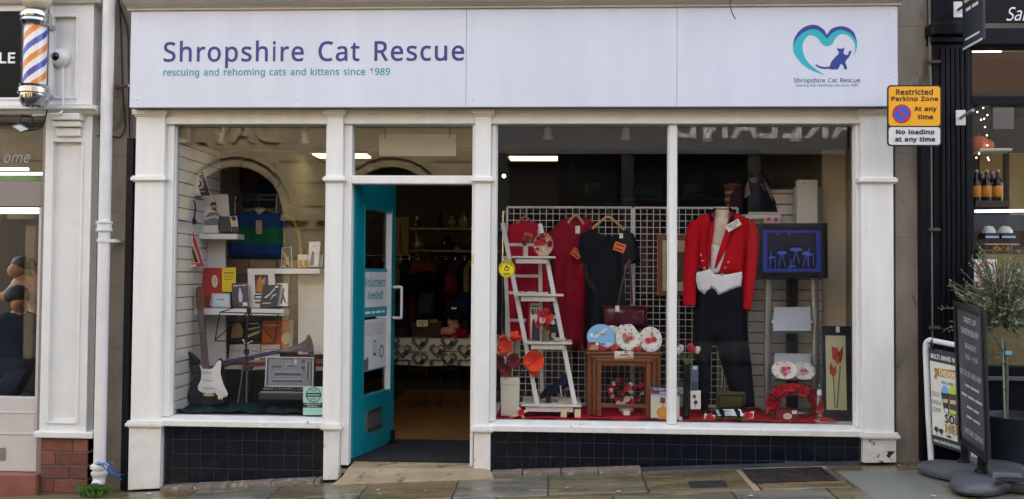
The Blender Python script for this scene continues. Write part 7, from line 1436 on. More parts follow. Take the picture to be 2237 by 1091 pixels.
vas = [(912, z1_, .05, .10, '#20222a', 'small dark pot on the upper wall shelf'), (986, z1_, .05, .16, '#6d6a60', 'grey glass vase on the upper wall shelf'), (1012, z1_, .06, .2, '#7a6a58', 'tall brown vase on the upper wall shelf'), (918, z2_, .08, .16, '#8a8578', 'pale ribbed jug on the lower wall shelf'), (978, z2_, .09, .20, '#1b1c24', 'dark round vase on the lower wall shelf'), (1000, z2_, .05, .09, '#8a7a60', 'small tan pot on the lower wall shelf')]
for px, z_, r_, h, c, lb in vas:
    q = P(px, 500, 4.9); b = MB(); b.lathe([(r_*.6, 0), (r_, h*.3), (r_*.9, h*.55), (r_*.35, h*.8), (r_*.45, h), (r_*.3, h)], (q.x, 4.9, z_), n=16); obj(b, 'vase', C(c, .3), label=lb, cat='vase', group='ornaments on the wall shelves')
fr = rectfr(858, 475, 893, 570, 4.6); r = thing('wall_mirror', 'tall mirror in a pale wooden frame beside the teal door', 'mirror', fr(.5, 0)); b = MB(); slab(b, fr, .03); obj(b, 'panel', C('#57483a', .3), r); frame_ring(fr, 0, 0, 1, 1, .09, .02, 'frame', C('#8a744c'), r)
# darker stock seen over the gridwall: column, shelves, boxes
b = MB(); b.box(X(1218, 400, 3.2), 3.2, 0, X(1256, 400, 3.2), 3.5, INZ); obj(b, 'pillar', mat('pillar_paint', '#565048', .8), label='square painted pillar inside the shop behind the wide window', cat='pillar', bevel=.01)
sh2 = thing('stock_shelving', 'dark shelving with folded stock at the back of the shop', 'shelving', (X(1450, 430, 3.6), 3.7, 0))
for py in (432, 470): z_ = Z(1400, py, 3.6); b = MB(); b.box(X(1262, py, 3.6), 3.6, z_-.03, X(1690, py, 3.6), 4.0, z_); obj(b, 'shelf', C('#3a3f4a'), sh2)
for px in (1264, 1480, 1688): b = MB(); xx = X(px, 430, 3.6); b.box(xx-.02, 3.7, 0, xx+.02, 3.74, Z(1400, 400, 3.6)); obj(b, 'upright', C('#2c3038'), sh2)
for k, (x0, y0, x1, y1, c, lb) in enumerate(((1392, 402, 1448, 431, '#1f5a66', 'teal box on the back shelving'), (1300, 414, 1380, 431, '#26344f', 'navy folded blanket on the back shelving'), (1280, 398, 1312, 416, '#8f8a80', 'pale open book propped on the back shelving'), (1490, 420, 1545, 432, '#4a4f58', 'grey shoe box on the back shelving'), (1500, 402, 1530, 420, '#4a5a70', 'blue shoe on the grey shoe box'), (1330, 452, 1430, 469, '#3c3f4c', 'grey folded jumper on the lower back shelf'))):
    A, B = P(x0, y1, 3.65), P(x1, y0, 3.65); b = MB(); b.box(A.x, 3.65, A.z, B.x, 3.9, B.z); obj(b, 'stock_box', C(c), label=lb, cat='stock', group='stock on the back shelving', bevel=.02)
# rail of stock clothing behind the gridwall
rl = thing('clothes_rail', 'long rail of dark clothes behind the white gridwall', 'rail', (X(1330, 600, 2.1), 2.1, 0)); zr = Z(1330, 462, 2.1); rx0, rx1 = X(1100, 470, 2.1), X(1640, 470, 2.1)
b = MB(); b.tube([(rx0, 2.1, zr), (rx1, 2.1, zr)], .013, 8); b.tube([(rx0, 2.1, 0), (rx0, 2.1, zr)], .013, 8); b.tube([(rx1, 2.1, 0), (rx1, 2.1, zr)], .013, 8); obj(b, 'bar', CHROME, rl)
gc = [('#3a2a2a', 'dark brown'), ('#14161c', 'black'), ('#4a2030', 'mulberry'), ('#20303a', 'petrol'), ('#5a4a36', 'tan'), ('#2a2a34', 'ink blue'), ('#6a5a46', 'camel'), ('#303a30', 'forest'), ('#541c22', 'dark red'), ('#3f3f46', 'steel grey'), ('#1f2f4a', 'denim'), ('#6f5a5a', 'dusty rose'), ('#262226', 'jet'), ('#24505a', 'teal'), ('#4f4538', 'khaki'), ('#2f2438', 'aubergine'), ('#1d4450', 'dark turquoise'), ('#463230', 'chestnut')]
for k, (c, nm) in enumerate(gc):
    x = rx0+.15+(rx1-rx0-.3)*k/(len(gc)-1); L_ = random.uniform(.8, 1.15)
    r = thing('garment', nm+' garment on the long rail behind the gridwall', 'clothing', (x, 2.1, zr-L_), 'garments on the long rail'); b = MB()
    b.puff([(-.23, -L_), (.23, -L_), (.23, -.12), (.10, -.03), (-.10, -.03), (-.23, -.12)], 0, .05, .05, .055, .1, .012, 30)
    b.xform(Matrix.Translation((x, 2.1, zr)) @ Matrix.Rotation(math.radians(60+random.uniform(-25, 20)), 4, 'Z')); obj(b, 'cloth', [fab(c)], r)
    b = MB(); b.tube([(x, 2.1, zr-.03), (x, 2.1, zr+.02)], .004, 6); obj(b, 'hook', CHROME, r)

# heaped clothing between the table and the rail
for outl, Y, c, lb in (([(872, 640), (876, 612), (900, 598), (930, 592), (952, 606), (950, 628), (930, 640), (900, 648)], 2.95, '#101218', 'black padded jacket heaped above the printed table'),
    ([(853, 625), (855, 585), (866, 578), (873, 590), (874, 615), (866, 640)], 2.98, '#8a7440', 'mustard cushion standing beside the teal door'),
    ([(914, 690), (912, 650), (925, 640), (948, 642), (950, 690)], 2.85, '#3c3e42', 'grey fringed scarf hanging over the table back'),
    ([(990, 700), (992, 660), (1004, 640), (1022, 638), (1032, 660), (1032, 700)], 2.9, '#1c2a4a', 'blue jumper hanging beside the hat mannequin'),
    ([(900, 600), (910, 580), (935, 572), (955, 585), (950, 600)], 3.05, '#7a3a2c', 'rust coat shoulder rising over the heap'),
    ([(968, 640), (972, 605), (990, 600), (1000, 622), (996, 645)], 3.05, '#6b1a24', 'crimson cardigan hanging behind the cap'),
    ([(853, 700), (854, 672), (875, 664), (892, 680), (890, 702)], 2.75, '#2c2d33', 'dark gloves piled at the back of the table')):
    b = MB(); b.puff(pxo(outl, Y), Y, .08, .06, .03, .08, .022, 34); obj(b, 'heaped_garment', [fab(c)], label=lb, cat='clothing', group='heaped clothing')
# ================================================================== WIDE WINDOW, LADDER SIDE
def c7(x, y): return (1060+x/3.1167, 250+y/3.1167)
def c8(x, y): return (1060+x/3.031, 580+y/3.031)
spot(1197, 292, .5, 'white spotlight over the ladder display'); spot(1368, 292, .5, 'white spotlight over the black dress')
spot(1546, 296, .5, 'white spotlight over the red jacket'); spot(1738, 296, .5, 'white spotlight over the blue picture', False)
# gridwall panels
YW = .84; WIREM = mat('white_wire', '#d3d0c8', .4)
def gridwall(px0, px1, label):
    x0, x1 = X(px0, 600, YW), X(px1, 600, YW); z1, z0 = Z(1300, 454, YW), .34
    r = thing('gridwall', label, 'gridwall', ((x0+x1)/2, YW, z0), 'white gridwall panels'); b = MB()
    for a, c in (((x0, YW, z0), (x0, YW, z1)), ((x1, YW, z0), (x1, YW, z1)), ((x0, YW, z1), (x1, YW, z1)), ((x0, YW, z0), (x1, YW, z0))): b.tube([a, c], .010, 8)
    obj(b, 'frame', WIREM, r); b = MB(); n = round((x1-x0)/.053); s = (x1-x0)/n
    for k in range(1, n): b.tube([(x0+s*k, YW, z0), (x0+s*k, YW, z1)], .0032, 5, cap=False)
    m = round((z1-z0)/.053); s = (z1-z0)/m
    for k in range(1, m): b.tube([(x0, YW-.005, z0+s*k), (x1, YW-.005, z0+s*k)], .0032, 5, cap=False)
    obj(b, 'wire_mesh', WIREM, r, kind='stuff')
gridwall(1107, 1380, 'white wire gridwall behind the ladder and dresses'); gridwall(1385, 1611, 'white wire gridwall behind the red military jacket')
# hanging clothes
RED1, RED2, BLK = fab('#a81830'), fab('#8c1226'), fab('#17181d')
r, o = garment('dress', 'red top hanging behind the white ladder', 'dress', [(1110, 494), (1128, 484), (1168, 484), (1184, 494), (1212, 530), (1210, 560), (1190, 545), (1200, 640), (1212, 742), (1108, 742), (1106, 600), (1104, 540)], .74, [RED1], .05, .03, .022, 34)
hanger(r, [(1126, 493), (1136, 482), (1147, 474), (1158, 482), (1168, 494)], .72, mat('rose_hanger', '#8f5a4a', .4), [(1147, 474), (1147, 466), (1150, 461), (1147, 456), (1143, 458)])
tag(r, 1144, 509, 1163, 527, .67, '#c4452c', '~4', rot=15)
r, o = garment('dress', 'long red collared dress hanging behind the ladder shelves', 'dress', [(1222, 482), (1246, 474), (1262, 478), (1280, 475), (1300, 490), (1306, 530), (1292, 560), (1286, 660), (1281, 762), (1217, 762), (1208, 660), (1204, 570), (1188, 545), (1200, 508)], .78, [RED2], .055, .03, .022, 36)
hanger(r, [(1241, 488), (1248, 478), (1258, 471), (1267, 478), (1275, 490)], .71, HW, [(1258, 471), (1258, 464), (1261, 459), (1258, 455), (1254, 457)])
tag(r, 1257, 494, 1267, 511, .70, '#d6d2c4'); tag(r, 1248, 545, 1271, 563, .68, '#d65a2a', '~3 2/~4', rot=38)
b = MB(); b.puff(pxo([(1240, 478), (1262, 500), (1280, 476), (1290, 484), (1268, 520), (1258, 520), (1234, 484)], .725), .725, .012, .01, .015, .015); obj(b, 'collar', [fab('#991730')], r)
r, o = garment('dress', 'black short sleeved dress with orange price tag', 'dress', [(1262, 545), (1268, 514), (1290, 500), (1302, 508), (1330, 518), (1350, 514), (1366, 502), (1384, 511), (1396, 545), (1399, 572), (1372, 580), (1364, 574), (1366, 660), (1371, 762), (1276, 762), (1280, 655), (1274, 575)], .68, [BLK], .06, .03, .020, 34)
hanger(r, [(1294, 500), (1310, 486), (1328, 474), (1346, 486), (1363, 503)], .66, HW, [(1328, 474), (1328, 467), (1331, 462), (1328, 457), (1324, 459)])
tag(r, 1341, 531, 1366, 550, .57, '#dc6a30', '~5/~4', rot=20); tag(r, 1353, 510, 1361, 521, .60, '#d6d2c4')
# burgundy handbag
r = thing('handbag', 'glossy burgundy handbag hanging on the gridwall', 'handbag', P(1366, 712, .58)); b = MB(); b.puff(pxo([c8(780, 262), c8(1070, 270), c8(1078, 420), c8(785, 420)], .58), .58, .05, .04, .03, .06, .006, 25); obj(b, 'body', [mat('burgundy_patent', '#4a0f20', .18, var=.15, coat=.3)], r)
b = MB(); b.tube(smooth_pts([P(*c8(*q), .56) for q in [(880, 265), (900, 160), (935, 20), (950, -30), (955, -30), (960, 20), (968, 160), (972, 262)]], 5), .008, 6, flat=.4); obj(b, 'strap', C('#3a0c18', .3), r); tag(r, *c8(862, 268), *c8(888, 306), .52, '#d8d4c8')
# framed picture hung on the mesh
fr = rectfr(1436, 514, 1517, 646, .78); r = thing('picture_frame', 'oak framed brown picture hung behind the window mullion', 'picture', fr(.5, 0)); b = MB(); slab(b, fr, .02); obj(b, 'mount', C('#b8a988'), r); frame_ring(fr, 0, 0, 1, 1, .038, .012, 'frame', mat('oak_frame', '#7a4a28', .4, var=.2), r); prints(r, fr, [('r', '#5a4a3a', .24, .22, .78, .72), ('p', '#7a6a4e', [(.28, .3), (.5, .28), (.6, .5), (.36, .6)]), ('c', '#8a3a30', .58, .56, .08, .05)], h0=.013 - .012)
# white ladder shelf
LW = mat('chalky_white_wood', '#cfcac0', .6, var=.14, vscale=10, bump=.2, bscale=60, stretch=(1, 1, .3))
ld = thing('ladder_shelf', 'white wooden ladder shelf in front of the red clothes', 'shelf', P(1180, 898, .3))
def plank(par, A, B, w_, d, m, name, bevel=.002):
    A, B = Vector(A), Vector(B); t = (B-A).normalized(); s = Vector((1, 0, 0)); s = (s-t*s.dot(t)).normalized(); n = t.cross(s); b = MB()
    q = lambda p: [p-s*w_/2-n*d/2, p+s*w_/2-n*d/2, p+s*w_/2+n*d/2, p-s*w_/2+n*d/2]
    b.hexa(q(A), q(B)); 
    return obj(b, name, m, par, bevel=bevel, seg=1)
plank(ld, P(1176, 896, .22), P(1098, 488, .50), .034, .03, LW, 'leg'); plank(ld, P(1256, 884, .22), P(1180, 490, .50), .034, .03, LW, 'leg')
plank(ld, P(1118, 880, .66), P(1103, 560, .55), .030, .028, LW, 'leg'); plank(ld, P(1184, 876, .66), P(1179, 500, .55), .030, .028, LW, 'leg')
def lshelf(x0, x1, py, Yf, Yb, k):
    A, B = P(x0, py, Yf), P(x1, py, Yf); b = MB(); b.box(A.x, Yf, A.z-.014, B.x, Yb, A.z); obj(b, 'shelf_board', LW, ld, bevel=.002, seg=1)
    b = MB(); b.box(A.x+.03, Yf+.02, A.z-.055, B.x-.06, Yf+.045, A.z-.0145); obj(b, 'apron', LW, ld, bevel=.002, seg=1); return A.z
zs1 = lshelf(1118, 1214, 560, .36, .60, 0); zs2 = lshelf(1129, 1231, 643, .30, .60, 1); zs3 = lshelf(1151, 1250, 748, .24, .60, 2); zs4 = lshelf(1139, 1270, 884, .17, .60, 3)
for (x0, y0, x1, y1, Y) in ((1112, 535, 1170, 536, .55), (1123, 603, 1176, 603, .55), (1108, 640, 1180, 640, .57), (1110, 700, 1150, 701, .60)):
    A, B = P(x0, y0, Y), P(x1, y1, Y); b = MB(); b.box(A.x, Y, A.z-.012, B.x, Y+.02, A.z+.012); obj(b, 'rung', LW, ld, bevel=.002, seg=1)
# things on the ladder
POP = [mat('poppy_orange', '#e0431f', .7, var=.25, vscale=20), mat('poppy_red', '#c01826', .7, var=.25, vscale=20), mat('poppy_dark', '#7a1428', .7, var=.25, vscale=20), C('#16120f', .7), mat('leaf_green', '#4f5f33', .6, var=.3, vscale=20), mat('petal_white', '#d9d2c4', .6, var=.15, vscale=20)]
def poppy(b, c, r, ci, face=(0, -1, .3), n=5):
    """open flower: overlapping ruffled petals round a dark centre"""
    f = Vector(face).normalized(); u = f.orthogonal().normalized(); v = f.cross(u); c = Vector(c)
    for k in range(n):
        a0 = 2*math.pi*k/n+random.uniform(-.2, .2); vs = []; R = r*random.uniform(.85, 1.1); nr, na = 4, 6
        for i in range(nr+1):
            for j in range(na+1):
                t = i/nr; a = a0+(j/na-.5)*1.9*(.45+.55*math.sin(math.pi*min(1, t*.75)))
                hgt = R*(.2+(.5 if n < 7 else 1.15)*((k*37) % 5)/5)*t**1.4+R*.13*math.sin(j*2.3+k*1.7)*t+R*.05*math.sin(j*5.1+k)*t*t
                vs.append(c+(u*math.cos(a)+v*math.sin(a))*R*t+f*hgt+f*.002*k)
        b.add(vs, [(i*(na+1)+j, i*(na+1)+j+1, (i+1)*(na+1)+j+1, (i+1)*(na+1)+j) for i in range(nr) for j in range(na)], ci, True)
    if n < 7: b.ball(c+f*r*.14, r*.17, 3, 8)
def bouquet(par, name, cx, cz, Y, sx, sz, n, cis, rs=(.014, .022), stems=None, leaves=14):
    b = MB(); 
    for k in range(n):
        a = random.uniform(0, 6.28); d = math.sqrt(random.random()); p = Vector((cx+sx*d*math.cos(a), Y+random.uniform(-.04, .03)-.03*(1-d), cz+sz*d*math.sin(a)))
        poppy(b, p, random.uniform(*rs), random.choice(cis), (math.cos(a)*.5*d, -1, math.sin(a)*.5*d+.2))
    for k in range(leaves):
        a = random.uniform(0, 6.28); p = Vector((cx+sx*.9*math.cos(a)*random.random(), Y+.02, cz+sz*.9*math.sin(a)*random.random())); q = p+Vector((math.cos(a), -.3, math.sin(a)))*.035; w_ = Vector((-math.sin(a), 0, math.cos(a)))*.008
        b.add([p, (p+q)/2+w_, q, (p+q)/2-w_], [(0, 1, 2, 3)], 4)
    if stems:
        for k in range(6): b.tube([Vector((cx+random.uniform(-sx, sx)*.6, Y, cz+random.uniform(-.2, .2)*sz)), Vector(stems)], .003, 5, 4)
    return obj(b, name, POP, par, kind='stuff' if n > 12 else None)
q = P(1148, 560, .42); r = thing('bud_vase', 'small white vase with red flowers on the top ladder shelf', 'vase', (q.x, .42, zs1)); b = MB(); b.lathe([(.018, 0), (.02, .01), (.019, .07), (.023, .085), (.019, .085)], (q.x, .42, zs1), n=14); obj(b, 'vase', C('#c9c0b4', .3), r); bouquet(r, 'flowers', q.x, zs1+.105, .42, .022, .02, 5, [1, 2], (.013, .018), (q.x, .42, zs1+.06), 3)
q = P(1187, 529, .42); r = thing('poppy_plate', 'oval dish painted with poppies on the top ladder shelf', 'plate', (q.x, .45, zs1)); ry = Z(1187, 503, .42)-q.z; b = MB(); b.lathe([(.0, 0), (ry*.7, .0), (ry, .012), (ry*.99, .016), (ry*.68, .006)], (q.x, .43, zs1+ry), (0, -1, .15), 28, sx=.84); obj(b, 'dish', C('#b98a6a', .25), r)
b = MB()
for k in range(16): a = random.uniform(0, 6.28); d = math.sqrt(random.random())*.8; poppy(b, (q.x+ry*.8*d*math.cos(a), .42, zs1+ry+ry*d*math.sin(a)), .017, random.choice([0, 1, 1, 2, 5]), (0, -1, .15))
obj(b, 'painted_poppies', POP, r, kind='stuff')
fr = Fr((X(1140, 643, .32), .32, zs2+.001), Vector((.22, 0, 0)), Vector((0, .16, .0))); r = thing('book', 'thin dark book lying flat on the second ladder shelf', 'book', fr(.5, .5)); b = MB(); b.box(fr.O.x, .33, zs2+.001, fr.O.x+.2, .5, zs2+.014); obj(b, 'body', C('#cfc6bc'), r, bevel=.002); b = MB(); b.tube(smooth_pts([(fr.O.x+.02, .34, zs2+.016), (fr.O.x+.07, .345, zs2+.03), (fr.O.x+.13, .34, zs2+.018)], 4), .005, 6); obj(b, 'ribbon', C('#4a1018'), r)
Bk('red and white war history book on the third ladder shelf', c8(284, 252), c8(360, 250), c8(362, 505), c8(290, 505), .42, '#c3202e', [('r', '#dcd8d0', .16, .0, 1, 1), ('t', '#1a1a1a', '~7', .24, .88, .94, .94), ('t', '#1a1a1a', 'WAR', .22, .70, .96, .86, .04), ('p', '#2b2b2d', [(.2, .02), (.98, .02), (.96, .5), (.8, .6), (.62, .45), (.5, .62), (.3, .5)])], t=.02, lean=.02)
q = P(*c8(400, 500), .32); r = thing('flower_vase', 'glass vase of red poppies on the third ladder shelf', 'flowers', (q.x, .32, zs3)); b = MB(); b.lathe([(.025, 0), (.03, .02), (.026, .05), (.034, .085), (.028, .085)], (q.x, .32, zs3), n=16); obj(b, 'vase', mat('olive_glass', '#6a6a3c', .15), r); bouquet(r, 'flowers', P(*c8(395, 360), .32).x, Z(*c8(395, 355), .32), .32, .075, .065, 12, [0, 1, 1, 5], (.018, .03), (q.x, .32, zs3+.06), 12)
q = P(*c8(492, 500), .32); b = MB(); b.lathe([(.02, 0), (.045, .018), (.05, .03), (.046, .03), (.02, .008)], (q.x, .32, zs3), n=20); obj(b, 'small_dish', C('#d5cfc0', .2), label='small cream dish on the third ladder shelf', cat='dish')
Bk('dark disc case behind the poppies on the third ladder shelf', c8(430, 325), c8(475, 325), c8(475, 500), c8(430, 500), .46, '#22232a', [('r', '#d8d8d4', .3, .84, .9, .96), ('r', '#b8b4ae', .2, .1, .8, .3)], t=.012, name='disc_case', cat='disc case')
# peaked cap
q = P(*c8(480, 830), .30); r = thing('peaked_cap', 'dark navy peaked cap on the bottom ladder shelf', 'cap', (q.x, .3, zs4)); b = MB(); b.puff(pxo([c8(*p) for p in [(362, 890), (365, 850), (400, 815), (470, 770), (520, 725), (548, 716), (562, 735), (565, 780), (530, 830), (470, 850), (410, 870)]], .30), .30, .06, .09, .025, .05, .006, 20); obj(b, 'crown', [fab('#141a2c')], r)
b = MB(); b.puff(pxo([c8(*p) for p in [(470, 835), (530, 805), (580, 800), (602, 812), (580, 832), (520, 850)]], .26), .26, .02, .02, .02, .03); obj(b, 'peak', C('#0d0e12', .15), r)
b = MB(); b.tube([P(*c8(497, 795), .22), P(*c8(505, 868), .22)], .004, 6); obj(b, 'cord', C('#c9c4b8'), r)
b = MB(); A, B = P(*c8(395, 920), .28), P(*c8(440, 835), .28); b.puff(pxo([c8(*p) for p in [(400, 920), (398, 840), (415, 825), (432, 850), (438, 925)]], .27), .27, .03, .03, .02, .03); obj(b, 'figurine', [C('#3a1c22', .3)], label='small dark figurine under the peaked cap', cat='ornament')
# open card box
q = P(*c8(550, 985), .20); r = thing('open_box', 'small open cream box with brown packing by the ladder foot', 'box', (q.x, .22, .33)); zb2 = .335
A, B = P(*c8(500, 985), .18), P(*c8(632, 985), .18); W_ = B.x-A.x
for (x0, y0, x1, y1) in ((A.x, .18, A.x+.006, .30), (B.x-.006, .18, B.x, .30), (A.x+.006, .294, B.x-.006, .30), (A.x+.006, .18, A.x+W_*.3, .186), (B.x-W_*.3, .18, B.x-.006, .186)): b = MB(); b.box(x0, y0, zb2, x1, y1, zb2+.06); obj(b, 'side', C('#d3c193'), r)
fr = pxfr(c8(470, 880), c8(578, 885), c8(605, 925), c8(498, 930), .25, .33); b = MB(); slab(b, fr, .004); obj(b, 'lid', C('#cdb98a'), r)
b = MB()
for k in range(14): b.ball((random.uniform(A.x+.03, B.x-.03), random.uniform(.2, .28), zb2+random.uniform(.015, .07)), random.uniform(.012, .022), n=7)
obj(b, 'packing', mat('brown_packing', '#4a2a1c', .6, var=.4, vscale=30), r, kind='stuff')
# tall vase of poppies
YV = .26; A, B = P(*c8(102, 1010), YV), P(*c8(230, 738), YV); xm = (A.x+B.x)/2; hw = (B.x-A.x)/2
r = thing('square_vase', 'tall square cream vase of large orange poppies', 'vase', (xm, YV, .33)); b = MB(); b.hexa([(xm-hw*.92, YV-.05, .335), (xm+hw*.92, YV-.05, .335), (xm+hw*.92, YV+.05, .335), (xm-hw*.92, YV+.05, .335)], [(xm-hw, YV-.06, B.z), (xm+hw, YV-.06, B.z), (xm+hw, YV+.06, B.z), (xm-hw, YV+.06, B.z)]); b.box(xm-hw*1.03, YV-.063, B.z-.05, xm+hw*1.03, YV+.063, B.z-.045); obj(b, 'vase', C('#cfcab6', .3), r, bevel=.005)
for k, (x, y, rd, ci, fc) in enumerate(((135, 560, .058, 0, (0, -1, .6)), (200, 500, .045, 0, (.2, -.6, 1)), (125, 505, .036, 0, (-.2, -.5, 1)), (95, 640, .05, 2, (-.3, -1, .2)), (180, 640, .055, 2, (.2, -1, .2)), (140, 690, .045, 2, (0, -1, 0)), (318, 635, .075, 0, (.1, -1, .15)), (320, 690, .035, 0, (.1, -1, -.6)))):
    p = P(*c8(x, y), YV-.02); b = MB(); poppy(b, p, rd, ci, fc, 11); b.tube(smooth_pts([p+Vector((0, .01, 0)), (p+Vector((xm, YV, B.z)))/2+Vector((0, .02, .0)), Vector((xm, YV, B.z-.02))], 4), .004, 6, 4); obj(b, 'poppy', POP, r)
# wooden remembrance crosses
for k, (x, y, a, lb) in enumerate(((225, 985, 30, 'small wooden cross with a poppy at the window edge'),)):
    q = P(*c8(x, y), .17); r = thing('wooden_cross', lb, 'cross', (q.x, .17, .33)); b = MB(); b.box(-.085, -.006, -.01, .07, .006, .01); b.box(.005, -.0065, -.045, .027, .0065, .045); b.xform(Matrix.Translation(q) @ Matrix.Rotation(math.radians(-25), 4, 'Y')); obj(b, 'cross', C('#dcc9a4'), r, bevel=.002); b = MB(); poppy(b, q+Vector((.015, -.01, .01)), .024, 1, (0, -1, .2)); obj(b, 'poppy', POP, r)
# nest of tables
TW = mat('teak_wood', '#7a4626', .4, var=.22, vscale=8, stretch=(1, 1, .15), bump=.08)
def tab(label, x0, x1, ytop, Yf, d, lw):
    A, B = P(*c8(x0, ytop), Yf), P(*c8(x1, ytop), Yf); r = thing('nest_table', label, 'table', ((A.x+B.x)/2, Yf+d/2, .33), 'nest of three tables'); zt = A.z
    b = MB(); b.box(A.x, Yf, zt-.02, B.x, Yf+d, zt); obj(b, 'top', TW, r, bevel=.004)
    for (x, y) in ((A.x+.012, Yf+.012), (B.x-.012-lw, Yf+.012), (A.x+.012, Yf+d-.012-lw), (B.x-.012-lw, Yf+d-.012-lw)): b = MB(); b.box(x, y, .332, x+lw, y+lw, zt-.02); obj(b, 'leg', TW, r, bevel=.003)
    b = MB(); b.box(A.x+.012+lw, Yf+.02, zt-.055, B.x-.012-lw, Yf+.035, zt-.021); b.box(A.x+.012+lw, Yf+d-.035, zt-.055, B.x-.012-lw, Yf+d-.02, zt-.021); obj(b, 'rail', TW, r, bevel=.002)
    return r, zt, A.x, B.x
r1_, ztb, tx0_, tx1_ = tab('largest outer teak table of the nest under the plates', 668, 1174, 572, .32, .36, .032)
tab('middle teak table of the nest', 702, 1142, 597, .30, .33, .030)
r3, zt3, ax, bx = tab('smallest inner teak table of the nest with low front stretcher', 732, 1108, 618, .27, .30, .032)
b = MB(); z_ = Z(*c8(920, 945), .28); b.box(ax+.044, .285, z_, bx-.044, .30, z_+.025); obj(b, 'stretcher', TW, r3, bevel=.003)
fr = rectfr(*c8(915, 965), *c8(957, 992), .25); b = MB(); slab(b, fr, .002); obj(b, 'price_card', C('#d9d6cc'), label='small white price card under the nest of tables', cat='card')
# flowers under the table
q = P(*c8(935, 930), .45); r = thing('flower_arrangement', 'red and white flower arrangement under the smallest table', 'flowers', (q.x, .45, .33)); b = MB(); b.lathe([(.04, 0), (.06, .02), (.055, .04), (.03, .04)], (q.x, .45, .332), n=16); obj(b, 'pot', C('#b9b2a4', .4), r); bouquet(r, 'blooms', P(*c8(935, 840), .42).x, Z(*c8(935, 838), .42), .43, .125, .095, 34, [1, 1, 2, 2, 5], (.014, .026), (q.x, .45, .36), 40)
# plates on the table
def plate(label, cx, cy, rx, ry, Y, deco, base='#d9d4c6', face=(0, -1, .28), rim=None, zbase=None):
    q = P(cx, cy, Y); R = Z(cx, cy-ry, Y)-q.z; sx = (X(cx+rx, cy, Y)-q.x)/R; zb = q.z-R*.96 if zbase is None else zbase
    r = thing('plate', label, 'plate', (q.x, Y, zb), 'display plates'); f = Vector(face).normalized(); o_ = q-f*.0
    b = MB(); b.lathe([(R*.01, -.010), (R*.6, -.010), (R*.98, .000), (R, .005), (R*.98, .006), (R*.66, .001), (R*.6, .000), (R*.01, .000)], o_, f, 32, sx=sx); obj(b, 'dish', C(base, .18), r)
    fr = Fr(o_, Vector((R*sx, 0, 0)), (Vector((0, 0, 1))-f*f.z).normalized()*R); prints(r, fr, deco, h0=.0062, dh=.0002); return r
def pop_deco(n, seed, cols=('#c9283a', '#b8445a', '#d98a96', '#7a8a5a', '#a9a4b8')):
    rnd = random.Random(seed); out = []
    for k in range(n): a = rnd.uniform(0, 6.28); d = rnd.uniform(0, .46); out.append(('c', rnd.choice(cols), d*math.cos(a), d*math.sin(a), rnd.uniform(.12, .24), rnd.uniform(.11, .2)))
    for k in range(2): out.append(('c', '#c01f2e', rnd.uniform(-.15, .2), rnd.uniform(-.15, .15), .17, .15))
    return out
def rim_deco(n=10): return [('c', '#4a4a44', .84*math.cos(6.283*k/n), .84*math.sin(6.283*k/n), .06, .06) for k in range(n)]
plate('floral plate standing behind the blue aeroplane plate', 1337, 736, 22, 25, .52, rim_deco()+pop_deco(5, 3), zbase=ztb)
plate('floral plate standing behind the middle red poppy plate', 1369, 733, 24, 27, .52, rim_deco()+pop_deco(5, 4), zbase=ztb)
plate('blue plate with a grey fighter aeroplane', 1313, 737, 31, 29, .42, [('c', '#7fb3d6', 0, 0, .97, .97), ('p', '#a9cce2', [(-.9, -.3), (.9, -.45), (.6, -.75), (-.5, -.8)]), ('p', '#4f8fc0', [(-.3, -.5), (.3, -.4), (.35, -.6), (-.2, -.68)]), ('p', '#d0d6d4', [(-.55, -.05), (-.45, .08), (.42, .72), (.48, .66), (-.3, -.05)]), ('p', '#8b9490', [(-.15, .15), (.0, .3), (.45, .2), (.4, .1)]), ('p', '#8b9490', [(-.2, .2), (-.5, .35), (-.45, .42), (-.1, .3)]), ('r', '#e4e4e0', -.75, .0, -.58, .28)], '#6fa6cc', zbase=ztb)
plate('middle floral plate with red poppies on the nest of tables', 1373, 741, 27, 26, .40, rim_deco()+pop_deco(13, 11), zbase=ztb)
plate('floral plate with large red poppies at the table end', 1421, 742, 25, 28, .42, rim_deco(9)+[('c', '#c4232e', -.2, -.1, .3, .24), ('c', '#b81c2a', .28, 0, .26, .22), ('c', '#4f6a3a', .1, .4, .07, .2), ('c', '#2a1a18', -.2, -.1, .07, .06), ('c', '#d9707a', .15, .45, .12, .1)], zbase=ztb)
Bk('small red tin box in front of the blue plate', c8(676, 506), c8(760, 506), c8(760, 566), c8(676, 568), .34, '#7a1c20', [('p', '#a8805a', [(.1, .15), (.9, .15), (.85, .6), (.6, .7), (.3, .65)]), ('r', '#d8d6d0', .66, .62, .92, .95)], t=.05, lean=.01, name='tin_box', cat='box')
b = MB(); fr = pxfr(c8(855, 568), c8(980, 568), c8(988, 632), c8(858, 632), .27, .31); b.puff([(fr(u, v).x, fr(u, v).z) for u, v in ((0, 0), (1, 0), (1, 1), (0, 1))], .30, .02, .01, .02, .03, .003, 30); r = thing('napkin', 'embroidered cream napkin hanging over the table edge', 'napkin', fr(.5, 0)); obj(b, 'cloth', [fab('#d9cfb4')], r)
b = MB(); fr2 = Fr(fr.O+Vector((0, -.012, 0)), fr.U, fr.V); prints(r, fr2, [('t', '#7a5a5a', '~5', .3, .5, .75, .75), ('c', '#c02030', .6, .85, .08, .1)], h0=.004)
for k, (x, y, rd, lb) in enumerate(((780, 558, .035, 'red poppy lying beside the small tin box'), (850, 548, .04, 'red poppy lying between the blue and middle plates'), (1008, 560, .035, 'red poppy lying beside the end plate'))):
    p = P(*c8(x, y), .36); b = MB(); poppy(b, Vector((p.x, .36, ztb+.012)), rd, 1, (0, -.6, 1)); obj(b, 'loose_poppy', POP, label=lb, cat='flower', group='loose poppies on the table')
